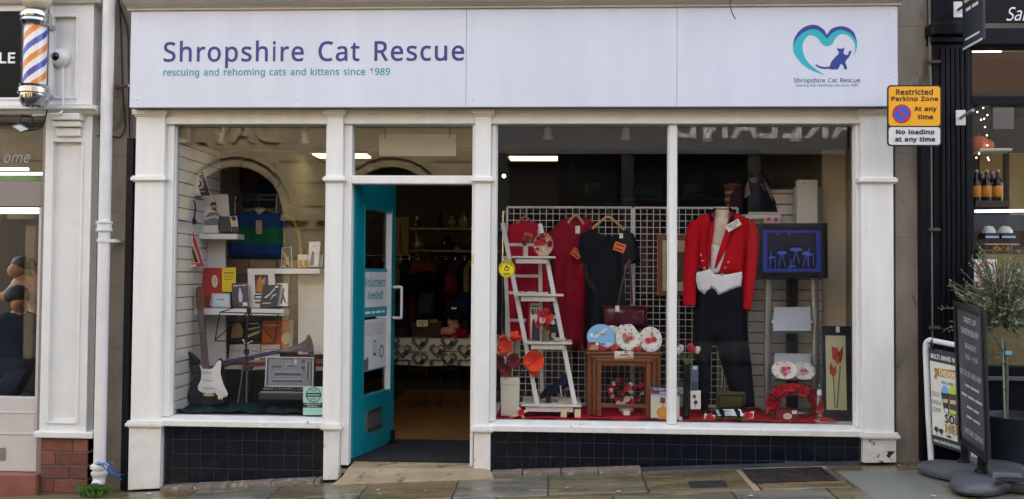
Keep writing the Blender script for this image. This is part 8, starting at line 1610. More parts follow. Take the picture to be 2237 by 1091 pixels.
# charity cook book at the mullion
fr = pxfr((1422, 847), (1484, 849), (1484, 920), (1422, 914), .19, .23)
card('cook_book', 'charity cook book with an orange medal cover at the mullion', 'book', fr, '#c9d3c8', [('r', '#25508f', 0, .88, 1, 1), ('t', '#e8e8e4', 'The HELP for HEROES', .08, .90, .96, .975), ('r', '#8a1f2c', 0, .77, 1, .88), ('t', '#eee6e0', 'COOK BOOK', .30, .79, .92, .86, .03), ('r', '#7fb8d8', 0, .70, 1, .77), ('r', '#cfcab4', .0, .0, 1, .70), ('r', '#8a2a4a', .32, .50, .50, .68), ('r', '#5a2a6a', .40, .50, .44, .68), ('c', '#dd9a2a', .42, .20, .22, .18), ('o', '#b87a1c', .42, .20, .20, .165, .85), ('p', '#dd9a2a', [(.38, .36), (.46, .36), (.44, .5), (.40, .5)])], t=.022)
# red floor cloth
floor_cloth('red_cloth', 'crumpled red cloth covering the floor of the wide window', fab('#b01426'), 1082, 1790, .14, .80, .319, .017, 150, 30, 9)
# round yellow sticker on the glass
fr = rectfr(1089, 569, 1125, 607, .0985); r = thing('window_sticker', 'round yellow sticker with black emblem on the wide window', 'sticker', fr(.5, 0))
b = MB(); b.prism([(fr(.5+.5*math.cos(a), .5).x, fr(.5, .5+.5*math.sin(a)).z) for a in [6.2832*k/28 for k in range(28)]], .0980, .0992); obj(b, 'disc', C('#e2cf1e', .35), r)
shp = [('o', '#2b2a10', .5, .5, .48, .48, .94), ('c', '#2b2a10', .5, .50, .16, .13), ('c', '#e2cf1e', .5, .50, .10, .07), ('p', '#2b2a10', [(.42, .6), (.58, .6), (.5, .76)]), ('r', '#2b2a10', .26, .22, .74, .26), ('r', '#2b2a10', .34, .14, .66, .18)]
for k, ch in enumerate('STORENET'):
    a = math.radians(160-k*20); u, v = .5+.37*math.cos(a), .5+.37*math.sin(a); shp.append(('t', '#2b2a10', ch, u-.045, v-.055, u+.045, v+.055, .02))
prints(r, fr, shp, h0=.0007, dh=.0002)
# ================================================================== WIDE WINDOW, JACKET SIDE
def r1(x, y): return (1450+x/2.949, 250+y/2.949)
def r2(x, y): return (1450+x/2.871, 580+y/2.871)
# slatted back panel and ribbed column behind the stand
xa, xb = X(1634, 700, .95), X(1796, 700, .95)
slatwall('slatwall_panel', 'grey white slatted panel behind the silver display stand', ((xb, .95), (xa, .95)), .32, Z(1700, 415, .95), .088)
RIB = mat('ribbed_dark', '#33353a', .5); b = MB(); x0, x1 = X(1718, 700, .88), X(1744, 700, .88)
for k in range(6): b.box(x0+(x1-x0)*k/6+.002, .88+(k % 2)*.004, .33, x0+(x1-x0)*(k+1)/6-.002, .90, Z(1730, 560, .88))
obj(b, 'ribbed_column', RIB, label='dark ribbed column behind the silver display stand', cat='column')
b = MB(); b.box(X(1797, 400, 1.0), 1.0, .32, IN1-.002, 1.03, 2.6); obj(b, 'side_partition', mat('cream_partition', '#e0d6c2', .7, var=.05), label='cream partition at the end of the wide window', cat='partition')
# upper ledge with backpack, basket
zl_ = Z(1680, 470, .92); b = MB(); b.box(X(1575, 468, .9), .88, zl_-.035, X(1705, 468, .9), 1.25, zl_); obj(b, 'ledge_shelf', WBOARD, label='white ledge carrying the backpack above the slatted panel', cat='shelf', bevel=.003)
b = MB(); b.box(X(1580, 468, .9), 1.15, .1, X(1700, 468, .9), 1.2, zl_-.035); obj(b, 'ledge_support', C('#6f6a62'), label='plain support under the backpack ledge', cat='support')
r = thing('backpack', 'dark navy backpack with grey pink stripes on the ledge', 'backpack', P(1664, 468, .98)); YB2 = .98
b = MB(); b.puff(pxo([r1(*p) for p in [(510, 640), (512, 540), (520, 470), (535, 410), (565, 385), (610, 392), (650, 430), (690, 490), (720, 560), (742, 640)]], YB2), YB2, .10, .08, .03, .09, .006, 15); obj(b, 'bag', [fab('#14182a')], r)
for pts in ([(520, 540), (525, 470), (545, 425), (560, 520), (530, 535)], [(545, 415), (590, 405), (640, 450), (668, 510), (640, 505), (590, 460)], [(640, 420), (690, 490), (705, 555), (690, 560), (660, 480)]):
    b = MB(); b.puff(pxo([r1(*p) for p in pts], YB2-.085), YB2-.085, .012, .01, .02, .02); obj(b, 'stripe', [fab('#8a7a80')], r)
b = MB(); b.tube(smooth_pts([P(*r1(*p), YB2) for p in [(535, 405), (560, 385), (590, 395)]], 4), .009, 6); b.tube(smooth_pts([P(*r1(*p), YB2) for p in [(595, 390), (605, 372), (630, 372), (660, 420), (692, 462)]], 4), .009, 6); obj(b, 'strap', fab('#101218'), r)
q = P(1600, 450, .98); r = thing('wicker_basket', 'tall yellow and brown woven basket on the ledge', 'basket', (q.x, .98, zl_)); hb = Z(1600, 403, .98)-zl_
for k in range(9): b = MB(); rr0 = .055+.012*k/9; b.lathe([(rr0-.006, hb*k/9), (rr0, hb*(k+.1)/9), (rr0+.003, hb*(k+.5)/9), (rr0, hb*(k+.9)/9), (rr0-.006, hb*(k+1)/9)], (q.x, .98, zl_), n=18); obj(b, 'weave_band', C(['#a08a4a', '#5a3a2c'][k % 2] if k < 8 else '#7a3a30', .8), r)
b = MB(); b.puff(pxo([r1(*p) for p in [(420, 600), (430, 520), (460, 480), (505, 475), (515, 560), (510, 630), (440, 640)]], .90), .90, .04, .04, .02, .05, .012, 40); obj(b, 'scarf', [fab('#3a2038')], label='plum scarf heaped beside the woven basket', cat='scarf')
Bk('floral pink box on the ledge edge above the blue picture', r1(644, 648), r1(748, 645), r1(750, 706), r1(644, 706), .86, '#c9a8a8', [('c', '#b8405a', .3, .5, .14, .2), ('c', '#d9c0c8', .55, .6, .14, .2), ('c', '#8a3a5a', .75, .4, .12, .2), ('c', '#e4d8d4', .15, .7, .1, .15)], t=.05, name='floral_box', cat='box')
b = MB(); f_ = rectfr(1741, 393, 1786, 490, .80); slab(b, f_, .05); r = thing('white_upright', 'tall blank white box upright above the blue picture', 'display stand', f_(.5, 0)); obj(b, 'panel', WBOARD, r, bevel=.003)
b = MB(); q = f_(.36, .92, .001); b.lathe([(.006, 0), (.006, .002)], q, f_.N, 10); obj(b, 'hole', C('#3a3a3a'), r)
for k in range(9): b = MB(); b.box(f_.O.x-.02, .80, f_.O.z+.3*k/9+.008, f_.O.x-.002, .815, f_.O.z+.3*k/9+.022); obj(b, 'slot_lug', STEEL, r)
b = MB(); b.box(f_.O.x-.022, .816, f_.O.z-.15, f_.O.x+.2, .84, f_.O.z+.3); obj(b, 'back_plate', STEEL, r)
# silver stand
SV = mat('satin_silver', '#a7a9ab', .35, metal=.7, var=.08, stretch=(1, 1, .2))
st = thing('display_stand', 'silver two column display stand under the blue picture', 'display stand', P(1730, 905, .6))
for pts in ([(1677, 884), (1676, 780), (1678, 690), (1679, 611)], [(1781, 868), (1783, 780), (1782, 690), (1779, 611)]):
    b = MB(); b.tube([P(a, c, .62) for a, c in pts]+[], .030, 16, flat=.5); obj(b, 'column', SV, st)
b = MB(); b.box(X(1665, 890, .62), .5, .33, X(1795, 890, .62), .75, .35); obj(b, 'base', SV, st, bevel=.008)
for pts, Yb, Yt in (([(1690, 671), (1771, 671), (1769, 728), (1689, 728)], .50, .62), ([(1692, 773), (1772, 773), (1771, 835), (1690, 832)], .52, .62)):
    fr = pxfr(pts[0], pts[1], pts[2], pts[3], Yb, Yt); b = MB(); slab(b, fr, .006); obj(b, 'tray', mat('frosted_tray', '#a9adb0', .3, var=.05), st, bevel=.002)
    b = MB(); b.hexa([fr(0, 0, 0), fr(0, 0, .04), fr(1, 0, .04), fr(1, 0, 0)], [fr(0, .02, 0), fr(0, .02, .04), fr(1, .02, .04), fr(1, .02, 0)]); obj(b, 'tray_lip', SV, st)
    for u in (-.05, 1.0): b = MB(); b.box(*(fr(u, .4, -.01)), *(fr(u+.05, .46, .012))); obj(b, 'clip', WPLASTIC, st)
# blue picture on the stand
fr = pxfr((1653, 489), (1806, 488), (1808, 608), (1653, 608), .48, .50); r = thing('digital_picture', 'wide black framed screen showing a blue cafe table scene', 'screen', fr(.5, 0))
b = MB(); slab(b, fr, .035); obj(b, 'back', C('#0c0d12', .3), r); frame_ring(fr, 0, 0, 1, 1, .045, .018, 'frame', C('#0e1016', .2), r)
EB = mat('screen_blue', '#161f66', .3, emit='#26349c', estr=.05); ED = mat('screen_navy', '#05071c', .25, emit='#06082a', estr=.05); EL = mat('screen_light', '#2a3a86', .3, emit='#5a72d0', estr=.03)
shp = [('r', EB, .09, .12, .91, .88), ('r', ED, .15, .17, .85, .83)]
for (cx, cy, w_) in ((.56, .52, .09), (.36, .46, .07), (.70, .45, .06)): shp += [('c', EL, cx, cy, w_, .035), ('p', EL, [(cx-.005, cy), (cx+.005, cy), (cx+.05, cy-.25), (cx+.04, cy-.25)]), ('p', EL, [(cx-.005, cy), (cx+.005, cy), (cx-.04, cy-.25), (cx-.05, cy-.25)])]
for (cx, cy) in ((.74, .55), (.20, .5), (.48, .34)): shp += [('p', EL, [(cx, cy), (cx+.012, cy), (cx-.01, cy-.32), (cx-.022, cy-.32)]), ('p', EL, [(cx-.03, cy-.12), (cx+.06, cy-.10), (cx+.06, cy-.13), (cx-.03, cy-.15)]), ('p', EL, [(cx+.05, cy-.12), (cx+.06, cy-.12), (cx+.07, cy-.32), (cx+.06, cy-.32)])]
shp += [('c', EL, .30, .80, .02, .015), ('c', EL, .46, .79, .02, .015)]
prints(r, fr, shp, h0=.001, dh=.0004)
# plates and pieces at the foot of the stand
plate('poppy plate with spotted rim standing on the silver tray', 1714, 809, 28, 21, .47, rim_deco(8)+pop_deco(12, 21), face=(-.1, -1, .4)); plate('poppy plate overlapping its neighbour on the silver tray', 1755, 811, 27, 20, .50, rim_deco(8)+pop_deco(12, 22), face=(.1, -1, .4))
r = thing('poppy_wreath', 'round wreath of red paper poppies leaning on the stand', 'wreath', P(1733, 925, .42)); b = MB(); c = P(1735, 884, .44); RX, RZ = .185, .125
N_ = 46
for k in range(N_):
    a = 6.2832*k/N_; 
    for d in (.78, 1.02):
        p = Vector((c.x+RX*d*math.cos(a+random.uniform(-.08, .08)), .42-.03*random.random()+.05*math.sin(a), c.z+RZ*d*math.sin(a))); poppy(b, p, random.uniform(.026, .036), random.choice([1, 1, 2, 2]), (.3*math.cos(a), -1, .3*math.sin(a)), 4)
obj(b, 'poppies', POP, r, kind='stuff'); b = MB(); b.tube([Vector((c.x+RX*.9*math.cos(6.2832*k/30), .46+.05*math.sin(6.2832*k/30), c.z+RZ*.9*math.sin(6.2832*k/30))) for k in range(31)], .03, 8); obj(b, 'ring', C('#5a1620', .8), r)
Bk('small dark red presentation box with oval label', r2(706, 906), r2(846, 908), r2(845, 996), r2(706, 994), .20, '#6e1a24', [('c', '#cfc3a0', .5, .55, .20, .22), ('c', '#d9d0b4', .5, .55, .17, .18), ('t', '#6e1a24', '~7', .38, .52, .62, .62), ('r', '#c8d6e0', .70, .72, .92, .95), ('t', '#c09a7a', '~4 5', .36, .14, .66, .24)], t=.07, lean=.005, name='gift_box', cat='box')
q = P(*r2(975, 990), .24); hb = Z(*r2(975, 745), .24)-.335; r = thing('glass_bottle', 'clear glass bottle painted with a red poppy', 'bottle', (q.x, .24, .335)); b = MB(); b.lathe([(.026, 0), (.032, .01), (.033, hb*.42), (.025, hb*.6), (.012, hb*.75), (.011, hb*.95), (.016, hb), (.012, hb)], (q.x, .24, .335), n=20); obj(b, 'glass', glassmat('bottle_glass', .12, (.93, .97, .97)), r)
b = MB(); poppy(b, (q.x-.0, .206, .335+hb*.33), .024, 1, (0, -1, 0)); obj(b, 'poppy', POP, r); fr = rectfr(*r2(962, 780), *r2(988, 815), .222); b = MB(); slab(b, fr, .001); obj(b, 'price_tag', C('#d6dee2'), r)
b = MB(); A = P(*r2(1040, 995), .17); b.hexa([(A.x-.06, .16, .335), (A.x+.06, .16, .335), (A.x+.06, .2, .335), (A.x-.06, .2, .335)], [(A.x-.06, .16, .37), (A.x+.02, .16, .352), (A.x+.02, .2, .352), (A.x-.06, .2, .37)]); obj(b, 'red_wedge', C('#a81e2a'), label='small red card wedge by the tulip picture', cat='card')
# tulip picture
fr = pxfr((1795, 713), (1866, 713), (1870, 928), (1799, 926), .30, .42); r = thing('tulip_picture', 'tall black mounted picture of two red tulips', 'picture', fr(.5, 0)); b = MB(); slab(b, fr, .014); obj(b, 'board', C('#131722', .45), r, bevel=.002)
prints(r, fr, [('r', '#b8b48a', .10, .14, .72, .90), ('p', '#4a5a36', [(.40, .16), (.44, .16), (.56, .58), (.53, .60)]), ('p', '#4a5a36', [(.34, .16), (.37, .16), (.34, .50), (.31, .50)]), ('p', '#a8341e', [(.30, .66), (.46, .62), (.52, .72), (.46, .78), (.38, .77), (.28, .80), (.30, .72)]), ('p', '#8a2418', [(.44, .63), (.56, .62), (.62, .70), (.64, .80), (.54, .74), (.46, .72)]), ('p', '#b84a26', [(.40, .62), (.50, .60), (.50, .68), (.44, .70)]), ('p', '#a03a20', [(.22, .51), (.32, .47), (.42, .52), (.40, .60), (.34, .56), (.26, .62), (.20, .58)])], h0=.001)
q = fr(.48, 1.0, .004); b = MB(); b.box(q.x-.014, q.y-.004, q.z-.07, q.x+.014, q.y-.002, q.z-.005); b.tube([q+Vector((0, 0, .02)), q+Vector((0, -.003, -.01))], .002, 5); obj(b, 'price_tag', C('#dcdad2'), r)
# mannequin in mess dress
YJ = .46; mn = thing('mannequin', 'headless mannequin in scarlet military mess jacket and black trousers', 'mannequin', P(1580, 905, YJ))
CREAM = mat('cream_bust', '#d3c2a8', .6, var=.06); SCA = fab('#b80a1a'); NVY = fab('#101424'); WCT = fab('#d9d8d6'); TRO = fab('#12141c')
J = lambda pts, Y=YJ: pxo(pts, Y)
nq = lambda x, y, Y: P(x, y, Y)
b = MB(); b.lathe([(.085, -.14), (.070, -.10), (.058, -.05), (.054, .0), (.054, .035)], P(1577, 468, YJ+.02), (0, -.08, 1), 24); obj(b, 'neck', CREAM, mn)
b = MB(); b.puff(J([(1552, 486), (1562, 474), (1590, 474), (1602, 486), (1592, 530), (1572, 556), (1556, 548), (1546, 520)], YJ-.005), YJ-.005, .065, .05, .02, .06); obj(b, 'chest', [CREAM], mn)
b = MB(); b.puff(J([(1547, 522), (1556, 530), (1566, 534), (1580, 526), (1590, 528), (1590, 600), (1545, 604)], YJ-.02), YJ-.02, .067, .05, .02, .06, .004, 60); obj(b, 'shirt_front', [WCT], mn)
b = MB(); b.lathe([(.052, 0), (.055, .006), (.05, .012), (.01, .014)], P(1577, 456, YJ+.02), (0, -.1, 1), 16); obj(b, 'neck_cap', CREAM, mn)
b = MB(); b.puff(J([(1560, 463), (1545, 466), (1526, 474), (1516, 488), (1524, 540), (1528, 590), (1547, 594), (1548, 560), (1549, 535), (1554, 505), (1561, 485)], YJ-.02), YJ-.02, .075, .10, .022, .09, .010, 28); jl = obj(b, 'jacket_front', [SCA], mn)
b = MB(); b.puff(J([(1594, 462), (1610, 466), (1628, 474), (1642, 490), (1630, 540), (1621, 599), (1590, 604), (1562, 605), (1558, 588), (1569, 560), (1582, 530), (1593, 495)], YJ-.02), YJ-.02, .078, .10, .022, .09, .010, 28); jr = obj(b, 'jacket_front', [SCA], mn)
b = MB(); b.puff(J([(1592, 475), (1597, 500), (1586, 545), (1566, 585), (1560, 588), (1566, 560), (1578, 525), (1588, 493)], YJ-.10), YJ-.10, .012, .012, .018, .018); obj(b, 'lapel', [SCA], jr)
b = MB(); b.puff(J([(1562, 475), (1551, 500), (1545, 540), (1550, 585), (1553, 585), (1554, 540), (1560, 505)], YJ-.10), YJ-.10, .012, .012, .018, .018); obj(b, 'lapel', [SCA], jl)
b = MB(); b.tube(smooth_pts([P(x, y, Y) for x, y, Y in ((1556, 482, YJ-.085), (1549, 470, YJ-.04), (1562, 458, YJ+.03), (1580, 454, YJ+.06), (1594, 458, YJ+.03), (1603, 470, YJ-.04), (1594, 486, YJ-.085))], 5), .024, 10, flat=.5); obj(b, 'collar', [NVY], mn)
def limb(name, pts, rad, m, par, flat=1.0): b = MB(); b.tube(smooth_pts(pts, 5), [v for a, c in zip(rad, rad[1:]) for v in [a+(c-a)*k/5 for k in range(5)]]+[rad[-1]], 16, flat=flat); return obj(b, name, m, par)
sl_ = limb('sleeve', [P(1524, 484, YJ), P(1516, 510, YJ+.0), P(1511, 560, YJ), P(1507, 615, YJ-.03), P(1506, 668, YJ-.06)], [.045, .062, .058, .052, .046], SCA, mn)
sr_ = limb('sleeve', [P(1634, 486, YJ), P(1640, 512, YJ), P(1640, 560, YJ+.01), P(1634, 620, YJ), P(1628, 677, YJ-.03)], [.045, .062, .058, .052, .046], SCA, mn)
b = MB(); b.tube([P(1612, 474, YJ-.05), P(1636, 482, YJ-.03)], .016, 8, flat=.4); obj(b, 'epaulette', SCA, mn)
GOLD = mat('gilt_button', '#b08a3a', .25, metal=1)
for (x, y) in ((415, 955), (397, 990), (378, 1030), (240, 908), (250, 945), (260, 992)): b = MB(); b.ball(P(*r1(x, y), YJ-.104), .011, n=10); obj(b, 'button', mat('gilt_pink', '#c9967a', .25, metal=.8), mn)
b = MB(); b.ball(P(*r1(518, 662), YJ-.075), .010, n=10); obj(b, 'button', GOLD, mn)
b = MB(); b.puff(J([(1522, 596), (1550, 588), (1560, 600), (1590, 600), (1621, 594), (1622, 604), (1619, 626), (1596, 634), (1570, 645), (1555, 630), (1539, 644), (1525, 632), (1520, 612)], YJ-.082), YJ-.082, .018, .06, .018, .02, .003, 25); obj(b, 'waistcoat', [WCT], mn)
b = MB(); b.puff(J([(1521, 622), (1517, 680), (1514, 735), (1520, 800), (1528, 897), (1546, 897), (1551, 850), (1555, 760), (1557, 742), (1562, 745), (1576, 795), (1590, 845), (1610, 892), (1650, 890), (1642, 800), (1634, 735), (1628, 685), (1622, 615)], YJ+.0), YJ, .085, .09, .024, .075, .022, 26); obj(b, 'trousers', [TRO], mn)
b = MB(); b.tube([P(1580, 800, YJ+.1), Vector((P(1580, 800, YJ).x, YJ+.1, .33))], .014, 8); b.lathe([(.15, 0), (.15, .008), (.02, .014)], (P(1580, 800, YJ).x, YJ+.1, .325), n=24); obj(b, 'stand', CHROME, mn)
fr = pxfr(r1(388, 722), r1(478, 672), r1(497, 708), r1(418, 760), YJ-.125); b = MB(); slab(b, fr, .001); tg = obj(b, 'price_tag', C('#e0ddd2'), mn); prints(tg, fr, [('t', '#4a4a44', '~8 6', .1, .64, .9, .84), ('t', '#4a4a44', '~4 5', .2, .38, .8, .56), ('t', '#2a2a2a', '~3', .35, .1, .65, .3)])
# vase with tulips and books at the mullion
YV2 = .24; q = P(1499, 896, YV2); zv = Z(1499, 798, YV2); r = thing('tall_black_vase', 'slim black vase of white and red tulips', 'vase', (q.x, YV2, .33)); b = MB(); b.lathe([(.026, 0), (.028, .01), (.022, (zv-.33)*.5), (.027, zv-.33), (.022, zv-.33)], (q.x, YV2, .333), n=18); obj(b, 'vase', C('#0d0e12', .15), r)
for k, (x, y, c) in enumerate(((108, 520, 5), (165, 512, 1), (212, 530, 5), (185, 530, 1), (90, 535, 5))):
    p = P(*r2(x, y), YV2); b = MB(); b.lathe([(.004, -.03), (.018, -.022), (.022, 0), (.018, .02), (.008, .026)], p, (random.uniform(-.3, .3), -.3, 1), 10, c); b.tube(smooth_pts([p+Vector((0, 0, -.025)), (p+Vector((q.x, YV2, zv)))/2, Vector((q.x, YV2, zv-.02))], 3), .0035, 5, 4); obj(b, 'tulip', POP, r)
b = MB()
for k in range(7): a = P(random.uniform(1485, 1520), random.uniform(770, 785), YV2); o_ = Vector((q.x, YV2, zv)); w_ = Vector((.006, 0, 0)); b.add([o_-w_*.5, o_+w_*.5, (a+o_)/2+w_, a, (a+o_)/2-w_], [(0, 1, 2, 3, 4)], 0)
obj(b, 'leaves', mat('tulip_leaf', '#6f8a4a', .6), r, kind='stuff')
Bk('grey blue book with pale label behind the black vase', r2(172, 625), r2(218, 628), r2(216, 890), r2(165, 890), .34, '#5a6a78', [('r', '#d9d9d4', .3, .90, .8, .98), ('r', '#3a4650', .1, .3, .9, .6)], t=.02)
Bk('dark war escapes book standing behind the mullion', r2(78, 728), r2(135, 728), r2(135, 895), r2(78, 895), .36, '#3a3f3c', [('t', '#c9c9b8', 'GREAT', .1, .66, .9, .78, .03), ('t', '#c9c9b8', 'ESCAPES', .1, .52, .9, .63, .03), ('p', '#7a8478', [(.1, .05), (.9, .05), (.8, .4), (.2, .45)])], t=.02)
Bk('white card with two dark poppy silhouettes', r2(168, 790), r2(232, 785), r2(232, 905), r2(168, 903), .22, '#d6d2c8', [('c', '#5a2a24', .38, .68, .16, .12), ('c', '#2a2420', .5, .36, .2, .12), ('p', '#3a3a30', [(.44, .05), (.48, .05), (.52, .5), (.48, .5)])], t=.003, lean=.03, name='card', cat='card')
fr = rectfr(1483, 911, 1490, 919, .16); b = MB(); slab(b, fr, .002); obj(b, 'price_card', C('#d2dade'), label='tiny pale price card on the dark cloth by the mullion', cat='card')
# olive tool wallet with cutlery
r = thing('mess_kit', 'open olive canvas wallet with shiny cutlery', 'wallet', P(*r2(420, 980), .2)); OL = fab('#4a4528')
b = MB(); b.puff(pxo([r2(*p) for p in [(325, 905), (330, 800), (345, 785), (420, 790), (510, 795), (517, 810), (510, 905)]], .32), .32, .015, .015, .025, .02, .004, 30); obj(b, 'flap', [OL], r)
fr = rectfr(*r2(345, 812), *r2(502, 895), .303); frame_ring(fr, 0, 0, 1, 1, .008, .006, 'piping', fab('#2c2a18'), r)
A, B = P(*r2(320, 960), .2), P(*r2(515, 960), .2); b = MB(); b.box(A.x, .18, .335, B.x, .31, .352); obj(b, 'tray', OL, r, bevel=.006)
for k in range(5): b = MB(); y = .19+.025*k; b.tube([(A.x+.02, y, .362+.006*k), ((A.x+B.x)/2, y, .366+.006*k), (B.x-.02, y, .362+.006*k)], [.004, .006, .012], 8, flat=.5); obj(b, 'cutlery', CHROME, r)
for k in (0.25, .75): b = MB(); xx = A.x+(B.x-A.x)*k; b.box(xx-.012, .178, .352, xx+.012, .312, .40); obj(b, 'strap', fab('#15151a'), r, bevel=.004)
for k, (x, lb) in enumerate(((285, 'red and white poppy badge card beside the cutlery, mullion side'), (530, 'red and white poppy badge card beside the cutlery, stand side'))):
    p = P(*r2(x, 955), .18); rr_ = thing('poppy_badge', lb, 'badge', (p.x, .18, .335), 'poppy badges'); fr = Fr(p+Vector((-.04, 0, -.022)), Vector((.08, .01, .015*(1 if k else -1))), Vector((.01, .02, .05))); b = MB(); slab(b, fr, .002); obj(b, 'card', C('#d9d4cc'), rr_); b = MB(); poppy(b, fr(.4, .5, .004), .028, 1, fr.N); obj(b, 'poppy', POP, rr_); prints(rr_, fr, [('p', '#c01f2c', [(.55, .1), (.95, .2), (.9, .8), (.6, .9)]), ('p', '#15151a', [(.02, .1), (.2, .1), (.2, .4)])], h0=.001)
# ================================================================== ON THE PAVEMENT
# white tubular ice cream board
TLc, TRc, BRc, BLc = P(2029, 766, -.10), P(2114, 777, -.34), P(2124, 1004, -.36), P(2036, 970, -.12)
fr = Fr(BLc, ((BRc-BLc)+(TRc-TLc))/2, ((TLc-BLc)+(TRc-BRc))/2)
r = thing('pavement_board', 'white tubular ice cream pavement board reading SOLD HERE', 'sign', (fr(.5, 0).x, fr(.5, 0).y, gz(fr(.5, 0).x, -.2)))
b = MB(); slab(b, fr, .006); obj(b, 'panel', C('#2b2c30', .4), r, bevel=.004)
prints(r, fr, [('r', '#d9d6c8', .03, .10, .97, .865), ('t', '#e6e6e4', 'MULTI AWARD WINNING', .06, .895, .96, .945, .02), ('p', '#a8763a', [(.12, .70), (.20, .68), (.20, .72), (.98, .74), (.98, .835), (.20, .80), (.12, .80), (.16, .75)]), ('t', '#efe2c0', 'CHESHIRE FARM', .26, .735, .96, .795, .02), ('t', '#3a3a3a', 'REAL DAIRY ICE CREAM', .32, .655, .94, .685),
    ('c', '#7aa8d8', .40, .57, .10, .075), ('c', '#b5cf4a', .60, .585, .11, .075), ('c', '#e07aa8', .80, .585, .11, .075), ('p', '#3a302c', [(.29, .56), (.51, .57), (.48, .36), (.36, .37)]), ('p', '#4a3c34', [(.51, .57), (.72, .575), (.68, .36), (.50, .36)]), ('p', '#3a302c', [(.72, .575), (.95, .585), (.88, .37), (.70, .36)]),
    ('p', '#cfe0e8', [(.37, .41), (.47, .41), (.465, .37), (.375, .375)]), ('p', '#b5cf4a', [(.51, .41), (.67, .41), (.665, .37), (.515, .37)]), ('p', '#e07a9a', [(.72, .41), (.86, .415), (.85, .375), (.725, .37)]), ('p', '#c9b48a', [(.34, .50), (.47, .51), (.465, .47), (.35, .465)]), ('p', '#c9b48a', [(.53, .51), (.68, .515), (.675, .475), (.53, .47)]),
    ('t', '#7a7a78', '£3.5', .05, .51, .24, .555), ('t', '#7a7a78', 'SINGLE', .03, .43, .30, .47), ('t', '#7a7a78', 'CONE', .06, .355, .28, .395), ('t', '#22201e', 'SOLD', .38, .265, .86, .355, .03), ('t', '#a8804a', 'HERE', .38, .165, .88, .255, .03),
    ('c', '#22241c', .15, .17, .05, .028), ('r', '#22241c', .145, .11, .155, .15), ('c', '#22241c', .27, .165, .045, .025), ('r', '#22241c', .265, .11, .275, .15), ('r', '#22201e', .42, .12, .52, .14), ('t', '#e4e4e4', 'www.cheshirefarmicecream.co.uk', .08, .035, .98, .075)], h0=.001, dh=.0004)
WT = mat('white_tube', '#dcdcda', .35, var=.05)
def grd(p): return Vector((p.x, p.y, gz(p.x, p.y)))
lt, rt = fr(-.07, .98), fr(1.07, .98); lb, rb = grd(fr(-.03, -.15)), grd(fr(1.05, -.15))
b = MB(); b.tube([lb, fr(-.07, .3), fr(-.075, .9)]+smooth_pts([fr(-.075, .95), fr(-.05, 1.04), fr(.05, 1.08)], 4)+[fr(.5, 1.08)]+smooth_pts([fr(.95, 1.08), fr(1.05, 1.04), fr(1.075, .95)], 4)+[fr(1.07, .3), rb], .019, 12); obj(b, 'tube_frame', WT, r)
bk = Vector((.10, .30, 0)); b = MB(); b.tube([grd(lb+bk), fr(-.05, 1.02)+Vector((.02, .03, 0))], .016, 10); b.tube([grd(rb+bk), fr(1.05, 1.02)+Vector((.02, .03, 0))], .016, 10); b.tube([grd(lb+bk)+Vector((0, 0, .1)), grd(rb+bk)+Vector((0, 0, .1))], .014, 10); obj(b, 'back_frame', WT, r)
for u in (.14, .86): b = MB(); b.tube(smooth_pts([fr(u, .99, .004), fr(u, 1.05, .024), fr(u, 1.10, .0), fr(u, 1.05, -.024)], 4), .008, 8); obj(b, 'clip', BLACKM, r)
# black sprung sign on a moulded base
TLc, TRc, BRc, BLc = P(2081, 661, -.36), P(2146, 683, -.80), P(2150, 1003, -.82), P(2098, 961, -.38)
fr = Fr(BLc, ((BRc-BLc)+(TRc-TLc))/2, ((TLc-BLc)+(TRc-BRc))/2)
cen = Vector((2.79, -.60, 0)); cen.z = gz(cen.x, cen.y)
r = thing('sprung_sign', 'black framed pavement menu sign on a grey moulded base', 'sign', cen)
b = MB(); slab(b, fr, .022); obj(b, 'board', C('#24262b', .5), r, bevel=.003)
frame_ring(fr, -.03, -.02, 1.03, 1.02, .032, .014, 'frame', C('#101114', .3), r)
b = MB(); slab(b, Fr(fr(.06, .04, .003), fr.U*.88, fr.V*.92), .002); pn = obj(b, 'panel', mat('glossy_grey_menu', '#4d4a52', .18, var=.05), r)
lines = [('TASTE OF', .30, .885, .78, .925), ('SHREWSBURY', .20, .80, .86, .845), ('BREAKFAST', .34, .70, .76, .74), ('9:00 - 11:30', .34, .625, .78, .66), ('EAT IN OR TAKE AWAY', .12, .50, .94, .54), ('~5 10', .30, .42, .80, .45), ('~6 6 8', .14, .345, .94, .375), ('~6 5', .34, .27, .76, .30), ('~4 5', .32, .20, .80, .23), ('UPSTAIRS SEATING', .22, .085, .90, .125)]
prints(pn, fr, [('t', '#b9bdc6', s_, a, c, d, e, .012) for s_, a, c, d, e in lines], 'lettering', h0=.0036, dh=.0001)['kind'] = 'stuff'
PL = mat('moulded_grey_plastic', '#4a4c50', .45, var=.08, vscale=10, bump=.15, bscale=120)
def ring(sc_, z, n=72):
    out = []
    for k in range(n):
        a = 2*math.pi*k/n; rad = .335*(1+.30*math.cos(4*(a-math.radians(45)))*1.0); out.append(Vector((cen.x+rad*sc_*math.cos(a)*1.02, cen.y+rad*sc_*math.sin(a)*1.12, gz(cen.x+rad*math.cos(a), cen.y+rad*math.sin(a))*.5+cen.z*.5+z)))
    return out
b = MB(); lv = [(.97, .012), (1.0, .03), (.99, .05), (.94, .072), (.82, .088), (.55, .10), (.30, .11)]; n = 72
for s_, z in lv: b.v += ring(s_, z)
for i in range(len(lv)-1):
    for j in range(n): b.f.append((i*n+j, i*n+(j+1) % n, (i+1)*n+(j+1) % n, (i+1)*n+j)); b.m.append(0); b.sm.append(True)
b.f.append(tuple((len(lv)-1)*n+j for j in range(n))); b.m.append(0); b.sm.append(True); b.f.append(tuple(range(n))[::-1]); b.m.append(0); b.sm.append(False)
